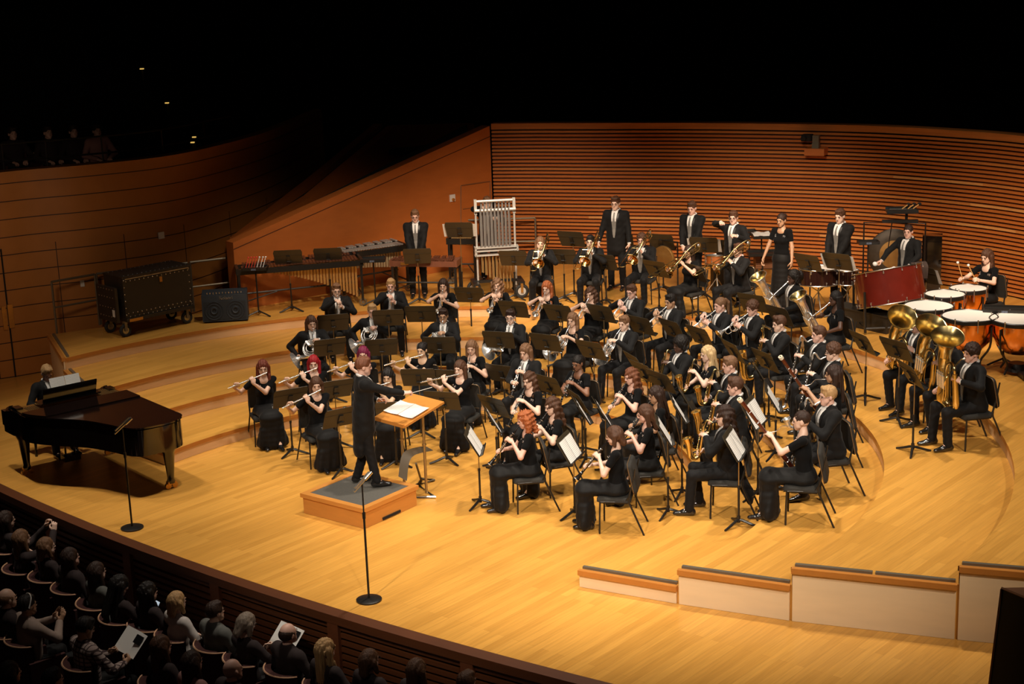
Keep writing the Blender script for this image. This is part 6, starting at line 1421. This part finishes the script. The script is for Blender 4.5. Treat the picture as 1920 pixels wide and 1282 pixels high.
mb.build('box', [M['dim'], M['gap']], o); mb = MB()
for a in (-1, 1):
    for b in (-1, 1): mb.cyl((a * .18, b * .12, -.45), (a * .18, b * .12, -.08), .012, n=6)
mb.build('legs', M['frame'], o)
# tall tray high above the bass drummer
P = at(1690, 470, .8 + 1.2); P = np.array([6.9, 26.2, .8]); h = zat(396, P) - .8; e = empty('tall_percussion_stand', tuple(P), -.15, 1, 'tall stand with mallet tray high behind the bass drummer', 'percussion stand')
xo = (1692 - pix([P[0], P[1], .8 + h])[0]) / 105; 
mb = MB(); mb.box((xo, 0, h), (.52, .34, .03)); mb.box((xo, .17, h + .03), (.52, .02, .06)); mb.box((xo, -.17, h + .03), (.52, .02, .06)); mb.box((xo, 0, h + .02), (.40, .24, .02), mat=1); mb.build('tray', [M['frame'], M['carpet']], e)
mb = MB(); mb.box((xo - .03, -.05, h - .16), (.60, .07, .05)); mb.cyl((xo + .08, 0, .05), (xo + .08, 0, h), .025, n=8); mb.tube([(xo - .3, 0, .02), (xo + .08, 0, .15), (xo + .4, 0, .02)], .02, 6); mb.cyl((xo - .16, -.05, h - .16), (xo - .22, -.05, h - .65), .010, n=6); mb.build('stand', M['frame'], e)
for i, x in enumerate((-.02, .08, .17)):
    o = stick('mallet', (0, 0, 0), (.14, .14, .05), .010, M['black'], .035); place(o, T((P[0] + xo + x, P[1] - .08, P[2] + h + .06))); tag(o, ['left', 'middle', 'right'][i] + ' black-headed mallet on the tray above the bass drummer', 'mallet', 'mallets on the high tray')
# ================================================================ tubular chimes
cl, c2 = at(893, 558, .8), at(974, 553, .8); c = (cl + c2) / 2; a = math.atan2(c2[1] - cl[1], c2[0] - cl[0]); L = np.linalg.norm(c2 - cl) * .93; H = zat(376, c) - .8
e = empty('tubular_chimes', tuple(c), a, 1, 'silver tubular chimes hanging in a wheeled frame', 'chimes'); w_ = L / 2 - .02
mb = MB()
for sx_ in (-1, 1): mb.cyl((sx_ * w_, 0, .2), (sx_ * w_, 0, H), .02, n=10); mb.box((sx_ * w_, 0, H - .10), (.05, .06, .28))
mb.cyl((-w_, 0, H), (w_, 0, H), .026, n=10); mb.cyl((-w_ - .02, -.07, H - .16), (w_ + .02, -.07, H - .16), .03, n=10); mb.build('upper_frame', M['chimeframe'], e)
mb = MB(); zb = zat(462, c) - .8
for dz_ in (0, -.06, -.14): mb.box((0, -.02, zb + dz_), (2 * w_ + .1, .16, .025))
for sx_ in (-1, 1): mb.box((sx_ * (w_ + .03), -.02, zb - .07), (.03, .16, .17))
mb.build('damper_box', M['chimeframe'], e)
for i in range(18):
    row = i % 2; x = -w_ + .08 + i * (2 * w_ - .16) / 17; top = H - .02 if row else H - .15; ln_ = 1.55 - .035 * i; y = .05 if row else -.09
    mb = MB(); mb.cyl((x, y, top - (zb * 0)), (x, y, zb + .02), .0185, n=10); mb.ell((x, y, top + .01), (.022, .022, .016), 8, 5); mb.cyl((x, y * .6, zb - .14), (x, y * .6, max(zb - .14 - (.32 + .025 * i), .15)), .010, n=8, mat=1); mb.build('tube', [M['chime'], M['reson']], e)
mb = MB(); mb.box((0, 0, .30), (2 * w_ + .16, .05, .05)); mb.box((-w_ - .06, -.02, .28), (.12, .55, .07)); mb.box((w_ + .06, -.02, .28), (.12, .55, .07)); mb.build('base_frame', M['frame'], e)
for sx_ in (-1, 1):
    for y in (-.27, .25):
        mb = MB(); x = sx_ * (w_ + .06); mb.tube([(x + .10 * math.cos(t), y, .135 + .10 * math.sin(t)) for t in np.linspace(0, 6.283, 21)[:-1]], .033, 8, closed=True); mb.cyl((x, y - .02, .135), (x, y + .02, .135), .075, n=16, mat=1); w__ = mb.build('wheel', [M['tyre'], M['chimeframe']], e)
        mb = MB(); mb.box((x, y - .045, .20), (.045, .012, .17)); mb.build('fork', M['gold'], w__)
# ================================================================ drums
def drum(name, C_, r, d_, axis, shell, label, cat='drum', hoop=None, lugs=8, group=None, stand_h=None):
    C_ = np.array(C_, float); e = empty(name, (C_[0], C_[1], .8), 0, 1, label, cat, group); c = P_(0, 0, C_[2] - .8); A_ = T(c, rot_to(axis))
    mb = MB(); mb.smooth = 35; mb.lathe([(r, -d_ / 2), (r, d_ / 2)], 36, A_); mb.build('shell', shell, e)
    for s_ in (1, -1): mb = MB(); mb.smooth = 35; mb.lathe([(.001, s_ * d_ / 2), (r * .99, s_ * d_ / 2)], 36, A_); mb.build('drumhead', M['head'] if s_ > 0 else M['frame'], e)
    mb = MB()
    for s_ in (1, -1): mb.tube([A_[:3, :3] @ P_(r * 1.015 * math.cos(t), r * 1.015 * math.sin(t), s_ * d_ / 2) + c for t in np.linspace(0, 6.283, 37)[:-1]], .011, 6, closed=True)
    mb.build('hoops', hoop or M['steel'], e); mb = MB()
    for i in range(lugs):
        t = 2 * math.pi * i / lugs + .2
        for s_ in (1, -1): q = A_[:3, :3] @ P_(r * 1.03 * math.cos(t), r * 1.03 * math.sin(t), s_ * (d_ / 2 - .05)) + c; mb.ell(q, (.014, .014, .022), 6, 4); q2 = A_[:3, :3] @ P_(r * 1.03 * math.cos(t), r * 1.03 * math.sin(t), s_ * (d_ / 2 + .012)) + c; mb.cyl(q, q2, .005, n=5)
    mb.build('lugs', M['rivet'], e)['kind'] = 'stuff'
    if stand_h is not None:
        mb = MB(); zt_ = c[2] - d_ / 2 - .02; mb.cyl((0, 0, .18), (0, 0, zt_), .014, n=8)
        for a in (30, 150, 270): t = math.radians(a); mb.tube([(0, 0, .34), (.24 * math.cos(t), .24 * math.sin(t), .01)], .010, 6); mb.tube([(0, 0, zt_ - .12), (r * .8 * math.cos(t), r * .8 * math.sin(t), zt_ + .02)], .009, 6)
        mb.build('stand', M['steel'], e)
    return e, A_
def upz(px_, py_, z): return at(px_, py_, z)
drum('concert_tom', at(1535, 517, 1.42), .335, .27, (.0, .05, 1), M['drumblk'], 'wide dark drum below the left of two stands', group='dark concert drums', stand_h=1)
drum('concert_tom', at(1589, 519, 1.42), .19, .24, (.0, .05, 1), M['drumblk'], 'narrower dark drum beside the red bass drum', group='dark concert drums', stand_h=1)
drum('snare_drum', at(1344, 486, 1.48), .20, .15, (0, .10, 1), M['orange'], 'orange-brown snare drum below the paged stand at the back', stand_h=1)
# bass drum, tilted on its carriage
bc = at(1668, 536, 1.50); bz = bc[2]
bax = N((-.135, .235, .96)); e, A_ = drum('bass_drum', bc, .555, .56, bax, M['drumred'], 'large red bass drum tilted flat on a black carriage', 'drum', lugs=12)
mb = MB(); c = bc - [bc[0], bc[1], .8]
for a, b_ in ((-1, -1), (1, -1), (1, 1), (-1, 1)): mb.tube([(a * .48, b_ * .42, .03), (a * .50, b_ * .40, c[2] - .0)], .022, 6)
mb.tube([(-.48, -.42, .10), (.48, -.42, .10), (.48, .42, .10), (-.48, .42, .10)], .022, 6, closed=True); mb.build('carriage', M['frame'], e)
t_ = at(1722, 503, bz + .3); mb = MB(); mb.smooth = 180; TX = []
for i in range(9):
    row = []
    for j in range(9): u_, v_ = i / 8, j / 8; row.append((.0 + .26 * u_, -.28 + .0 * v_ - .03 * math.sin(v_ * 3) - (.06 if v_ > .25 else 0) + .012 * math.sin(u_ * 18), .05 - .34 * max(v_ - .25, 0) + (0 if v_ > .25 else 0) + .0 * u_) if v_ > .25 else (.26 * u_, -.22 - .3 * (v_ - .05), .055))
    TX.append(row)
mb.grid(TX); TX2 = np.array(TX) + [0, .015, -.008]; mb.grid(TX2[::-1]); tw = mb.build('towel', M['towel']); tq = at(1706, 497, bz + .30); tw.location = (tq[0], tq[1] + .22, tq[2]); tag(tw, 'dark towel draped over the right rim of the bass drum', 'towel')
# gongs
def gong(name, px_, py_, z, r, n_, label, dark=True):
    C_ = at(px_, py_, z); R_ = rot_to(n_); e = empty(name, (C_[0], C_[1], .8), 0, 1, label, 'gong'); A_ = T((0, 0, z - .8), R_)
    mb = MB(); mb.smooth = 50; mb.lathe([(.001, .03), (r * .2, .03), (r * .55, .015)], 32, A_); mb.build('centre', M['bronze'], e)
    mb = MB(); mb.smooth = 50; mb.lathe([(r * .55, .015), (r * .95, .008), (r, -.02), (r * .97, -.05), (.001, -.02)], 36, A_); mb.build('disc', M['gongdark'] if dark else M['bronze'], e)
    mb = MB(); q = r + .07; mb.tube([A_[:3, :3] @ P_(q * s_, t_, -.03) + A_[:3, 3] for s_, t_ in ((-1, -(z - .8) + .03), (-1, r + .1), (1, r + .1), (1, -(z - .8) + .03))], .016, 8); mb.build('frame', M['frame'], e)
gong('gong', 1676, 477, 1.55, .46, (-.25, -.97, .05), 'big dark gong with tan centre behind the bass drummer')
gong('small_gong', 1243, 486, 1.42, .25, (-.7, -.7, 0), 'small bronze gong behind the broad trombonist', False)
# black upright cabinet behind the bass drummer
P = at(1745, 545, .8); e = empty('upright_cabinet', tuple(P), -.3, 1, 'narrow black upright cabinet right of the bass drummer', 'cabinet'); mb = MB(); mb.box((0, .15, .5), (.34, .3, 1.0)); mb.box((0, -.01, .55), (.24, .02, .7)); mb.cyl((.15, -.03, .5), (.15, -.03, .56), .03); mb.build('cabinet_body', M['piano'], e)
# cymbal lying by the timpani
P = at(1700, 541, 1.5); e = empty('suspended_cymbal', (P[0], P[1], .8), 0, 1, 'dark suspended cymbal left of the timpani stand', 'cymbal'); mb = MB(); mb.smooth = 60; mb.lathe([(.0, .73), (.05, .72), (.06, .705), (.23, .68), (.06, .70), (.0, .70)], 28); mb.build('disc', M['bronze'], e); mb = MB(); mb.cyl((0, 0, .05), (0, 0, .74), .01, n=6)
for a in (30, 150, 270): t = math.radians(a); mb.tube([(0, 0, .3), (.25 * math.cos(t), .25 * math.sin(t), .01)], .009, 6)
mb.build('stand', M['frame'], e)
def timp(px_, py_, r, label):
    z = 1.62; C_ = at(px_, py_, z); e = empty('timpani', (C_[0], C_[1], .8), 0, 1, label, 'timpani', 'copper timpani'); h = z - .8
    mb = MB(); mb.smooth = 50; mb.lathe([(.001, h - .52), (r * .45, h - .50), (r * .78, h - .36), (r * .95, h - .18), (r * .97, h - .04)], 32); mb.build('bowl', M['copper'], e)
    mb = MB(); mb.smooth = 35; mb.lathe([(.001, h + .004), (r * .96, h)], 36); mb.build('drumhead', M['head'], e)
    mb = MB(); mb.smooth = 40; mb.lathe([(r * .96, h - .005), (r * .99, h + .012), (r * 1.03, h), (r * 1.03, h - .05), (r * .97, h - .06)], 36); mb.build('hoop', M['frame'], e)
    mb = MB()
    for i in range(8): t = 2 * math.pi * i / 8; q = P_(r * 1.05 * math.cos(t), r * 1.05 * math.sin(t), 0); mb.cyl(q + [0, 0, h + .015], q + [0, 0, h - .16], .008, n=6); mb.ell(q + [0, 0, h + .02], (.012, .012, .016), 6, 4)
    mb.build('tension_rods', M['rivet'], e)
    for i in range(4): t = 2 * math.pi * i / 4 + .6; mb = MB(); mb.tube(cr([(r * 1.0 * math.cos(t), r * 1.0 * math.sin(t), h - .10), (r * .95 * math.cos(t), r * .95 * math.sin(t), h - .40), (r * .55 * math.cos(t), r * .55 * math.sin(t), .18), (r * .7 * math.cos(t), r * .7 * math.sin(t), .03)], 4), .016, 6); mb.build('strut', M['frame'], e)
    mb = MB(); mb.lathe([(.001, .16), (.12, .16), (.18, .05), (.001, .05)], 16); mb.box((0, -.32, .06), (.12, .26, .05)); mb.build('pedal_base', M['frame'], e)
timp(1816, 540, .29, 'smallest timpani directly in front of the timpanist\'s hands'); timp(1772, 551, .31, 'timpani behind the stand with pages')
timp(1741, 573, .37, 'timpani behind the left tuba bell, below the paged stand'); timp(1818, 592, .40, 'timpani left of the long stick tray'); timp(1912, 597, .42, 'timpani at the right edge of the picture')
# stool of the timpanist replaces nothing else; low cabinet on the tier edge
P = at(1625, 603, .8); e = empty('low_black_box', (P[0] - .1, P[1] - .35, .8), -.95, 1, 'low black equipment case on the tier behind the braided player', 'case'); mb = MB(); mb.box((0, 0, .14), (1.15, .32, .28)); mb.box((0, 0, .29), (1.2, .36, .02)); mb.build('case_body', M['case'], e)
P = at(1360, 545, .8); e = empty('equipment_case', tuple(P), .1, 1, 'black case standing left of the last trombonist', 'case'); mb = MB(); mb.box((0, 0, .24), (.50, .25, .48)); mb.build('case_body', M['case'], e); mb = MB(); mb.tube(cr([(-.06, -.13, .44), (0, -.16, .45), (.06, -.13, .44)], 3), .009, 6); mb.build('handle', M['steel'], e)
# purple water bottle between the oboists
P = at(918, 722, 0); e = empty('water_bottle', tuple(P), 0, 1, 'tall purple bottle on the floor below the white pages', 'bottle'); mb = MB(); mb.lathe([(.0, 0), (.045, 0), (.045, .24), (.02, .28), (.02, .31), (.0, .31)], 14); mb.build('bottle_body', M['purple'], e)
P = at(648, 790, 0); e = empty('patterned_bottle', tuple(P), 0, 1, 'dark patterned bottle standing left of the conductor\'s legs', 'bottle'); mb = MB(); mb.lathe([(.0, 0), (.045, 0), (.045, .2), (.03, .24), (.0, .24)], 14); mb.build('bottle_body', M['steel'], e)
# ================================================================ audience
def mk_seat():
    e = rootat('auditorium_seat'); R0 = .30
    arc_ = [(R0 * math.sin(t), .10 - R0 * math.cos(t)) for t in np.radians(np.linspace(-62, 62, 15))]
    mb = MB(); mb.smooth = 60; mb.grid([[(x, y, .28), (x * 1.0, y - .04, .84)] for x, y in arc_]); mb.grid([[(x * .82, y * .8 + .0, .84), (x * .84, y * .84, .28)] for x, y in arc_]); mb.grid([[(x, y - .04, .84), (x * .82, y * .8, .84)] for x, y in arc_]); mb.build('backrest', M['seat'], e)
    mb = MB(); mb.tube([(x, y - .045, .85) for x, y in arc_], .010, 5); mb.build('top_rim', M['seatrim'], e)
    mb = MB(); mb.box((0, .10, .40), (.46, .44, .11)); mb.build('cushion', M['seat'], e)
    for s_ in (-1, 1): mb = MB(); mb.box((s_ * .27, .08, .33), (.05, .42, .66)); mb.build('armrest', M['seat'], e)
    return e
M['aud_dark'] = mat('dark_top', (.022, .012, .012), .9); M['aud_white'] = mat('pale_top', (.50, .45, .42), .85, noise=.1); M['aud_grey'] = mat('grey_top', (.10, .10, .09), .85, noise=.2); M['aud_pink'] = mat('pink_top', (.32, .16, .14), .85); M['aud_beige'] = mat('beige_top', (.30, .22, .18), .85)
def plaid():
    m = bpy.data.materials.new('plaid_shirt'); m.use_nodes = True; nt = m.node_tree; b = nt.nodes['Principled BSDF']; tc = nt.nodes.new('ShaderNodeTexCoord'); ck = nt.nodes.new('ShaderNodeTexBrick'); ck.inputs['Scale'].default_value = 1; ck.inputs['Brick Width'].default_value = .06; ck.inputs['Row Height'].default_value = .05; ck.inputs['Mortar Size'].default_value = .008; ck.offset = 0
    ck.inputs['Color1'].default_value = (.38, .30, .27, 1); ck.inputs['Color2'].default_value = (.30, .22, .2, 1); ck.inputs['Mortar'].default_value = (.04, .02, .02, 1)
    mp = nt.nodes.new('ShaderNodeMapping'); mp.inputs['Rotation'].default_value = (math.pi / 2, 0, 0); nt.links.new(tc.outputs['Object'], mp.inputs[0]); nt.links.new(mp.outputs[0], ck.inputs[0]); nt.links.new(ck.outputs[0], b.inputs['Base Color']); b.inputs['Roughness'].default_value = .9; return m
M['plaid'] = plaid()
AUD = '''13|975|0|lap|f|mid|dark|pale|aud_dark|woman in the dark at the far left end of the front row
42|1010|0|photo|f|mid|ltbrown|pale|aud_dark|woman holding both hands up to take a picture
88|1025|0|lap|f|bob|ltbrown|pale|aud_dark|short-haired spectator left of the reddish face, front row
133|1045|0|lap|m|mid|dark|rosy|aud_dark|spectator with lit reddish cheek in the front row
183|1072|0|lap|f|mid|dark|pale|aud_grey|dark-haired spectator in grey beside the lit phone holder
225|1098|0|program|f|long|black|fair|aud_dark|spectator with long black hair holding a lit phone
279|1110|0|lap|f|long|black|fair|aud_dark|spectator with black hair left of the white top
333|1128|0|lap|f|bob|blond|pale|aud_white|spectator with blond bob in a white top
404|1147|0|lap|m|short|dark|fair|aud_grey|dark-haired man in dark shirt right of the white top
463|1170|0|program|f|bob|grey|pale|aud_dark|grey-haired woman reading an open white programme
541|1188|0|lap|m|bald|dark|rosy|aud_dark|man with receding hair in the front row
612|1218|0|lap|f|long|blond|pale|aud_dark|spectator with long streaked blond hair
694|1238|0|lap|f|bob|brown|rosy|aud_dark|brown-haired spectator with glasses in the front row
783|1256|0|lap|f|mid|brown|rosy|aud_dark|brown-haired spectator second from the right end
876|1280|0|lap|f|short|brown|rosy|aud_dark|spectator cut by the bottom edge at the right end
14|1122|1|lap|m|bald|ltbrown|fair|aud_dark|bald spectator at the far left of the second row
52|1135|1|clap|m|short|black|tan|aud_beige|man in beige jacket with white headband clasping his hands
160|1178|1|program|m|short|black|tan|plaid|man in plaid shirt holding an open programme
304|1212|1|lap|f|mid|brown|rosy|aud_dark|dark figure right of the programme in the second row
362|1242|1|lap|f|mid|dark|rosy|aud_pink|spectator in dusty pink top at the bottom
437|1256|1|lap|m||dark|rosy|aud_dark|bald man at the bottom of the second row
20|1262|2|lap|f|mid|black|fair|aud_pink|dark spectator in the lower left corner
100|1275|2|lap|m|short|black|rosy|aud_dark|dark spectator at the bottom right of the corner'''
sd_ = random.Random(3); FLZ = -1.15
def edge_dir(x): v = EC - np.array([x, edge(x)]); return v / np.linalg.norm(v)
aseats = []
for i, r in enumerate(AUD.split('\n')):
    x, y, row, pn, sx_, hs, hc_, sk_, top, lab = r.split('|'); x, y, row = float(x), float(y), int(row); zf = FLZ + .12 * row
    var = i % 3; fg = figure(pn, sx_, 'aud', 1.0, var); P = at(x, y, zf + fg['hc'][2]); f = edge_dir(P[0]); f = N(np.append(f + np.array([.25, .1]), 0))[:2]; ang = math.atan2(f[1], f[0]) - math.pi / 2; xy = P[:2] - (rz(ang) @ fg['hc'])[:2]
    e, W_, fg = person('A%d' % i, xy, zf, f, 1.0, sx_, pn, hs or None, hc_, sk_, lab, 'aud', 1.0, var, glasses=('glasses' in lab), cols={'top': M[top]})
    s = proto('seat', mk_seat); s.location = (xy[0], xy[1], zf); s.rotation_euler = (0, 0, ang); tag(s, 'seat of the ' + lab.split(' in the front')[0].replace(' in the second row', ''), 'seat', 'curved auditorium seats'); aseats.append((xy, ang))
    if pn == 'program':
        big = 'phone' not in lab; mb = MB()
        if big:
            mb.add([(-.21, 0, 0), (0, .03, 0), (.21, 0, 0), (-.21, .05, .28), (0, .08, .28), (.21, .05, .28)], [[[0, 1, 4, 3], [1, 2, 5, 4]]]); mb.box((.11, .03, .20), (.14, .004, .10), mat=1, R=rx(-.17)); o = mb.build('programme', [M['white'], M['lapel']])
        else: mb.box((0, 0, .03), (.075, .01, .15)); o = mb.build('phone', mat('phone_screen', (.55, .65, .75), .3, emit=.5))
        place(o, W_ @ T(fg['mouth'] + P_(0, .33, -.34), rx(-.6))); tag(o, ('open white programme held by the ' if big else 'lit phone held by the ') + lab.split(' holding')[0].split(' reading')[0], 'programme' if big else 'phone')
    if 'headband' in lab:
        mb = MB(); mb.tube(cr([(-.088, -.03, .0), (-.06, .02, .10), (0, .03, .135), (.06, .02, .10), (.088, -.03, .0)], 5), .012, 6, sx=.5); o = mb.build('headband', M['white'], e); o.matrix_local = Matrix([list(map(float, r)) for r in T(fg['hc'], fg['HR'])])
# a second lit screen at the far left edge
P = at(12, 1180, FLZ + .9); mb = MB(); mb.box((0, 0, 0), (.08, .01, .15), R=rx(-.5)); o = mb.build('phone', mat('phone_blue', (.10, .15, .55), .3, emit=.4)); o.location = tuple(P); tag(o, 'small blue-lit phone at the far left edge of the audience', 'phone')
# spectators on the dark balcony at left
for i, (x, y, lab) in enumerate([(22, 248, 'dim spectator at the far left of the balcony'), (88, 247, 'dim seated spectator on the left balcony, second from left'), (136, 240, 'dim spectator in the middle of the left balcony'), (180, 242, 'dim spectator in a lighter top on the left balcony')]):
    fg = figure('lap', 'm', 'aud', 1.0, i % 3); d_ = _fw * FPX + _R * (x - 960) + _U * (641 - y); P = _C + d_ * (29.6 / d_[1]); zb_ = 2.75
    e, W_, fg = person('L%d' % i, P[:2], zb_, (.6, -.8), 1.0, 'm', 'lap', 'short', 'dark', 'rosy', lab, 'aud', 1.0, i % 3, cols={'top': M['aud_pink'] if i == 3 else M['aud_dark']})
    s = proto('seat', mk_seat); s.location = (P[0], P[1], zb_); s.rotation_euler = (0, 0, math.atan2(-.8, .6) - math.pi / 2); tag(s, 'balcony seat under the ' + lab, 'seat', 'curved auditorium seats')
mb = MB(); RW = [(p[0] - .25, p[1] + .35) for p in LW[6:40]]
e = empty('balcony_railing', (RW[0][0], RW[0][1], 2.75), label='dark two-bar railing along the edge of the left balcony', cat='railing')
for h_ in (1.0, 1.3): mb = MB(); mb.tube([(p[0] - RW[0][0], p[1] - RW[0][1], h_) for p in RW], .018, 6); mb.build('bar', M['frame'], e)
mb = MB()
for p in RW[::5]: mb.cyl((p[0] - RW[0][0], p[1] - RW[0][1], 0), (p[0] - RW[0][0], p[1] - RW[0][1], 1.3), .015, n=6)
mb.build('posts', M['frame'], e)
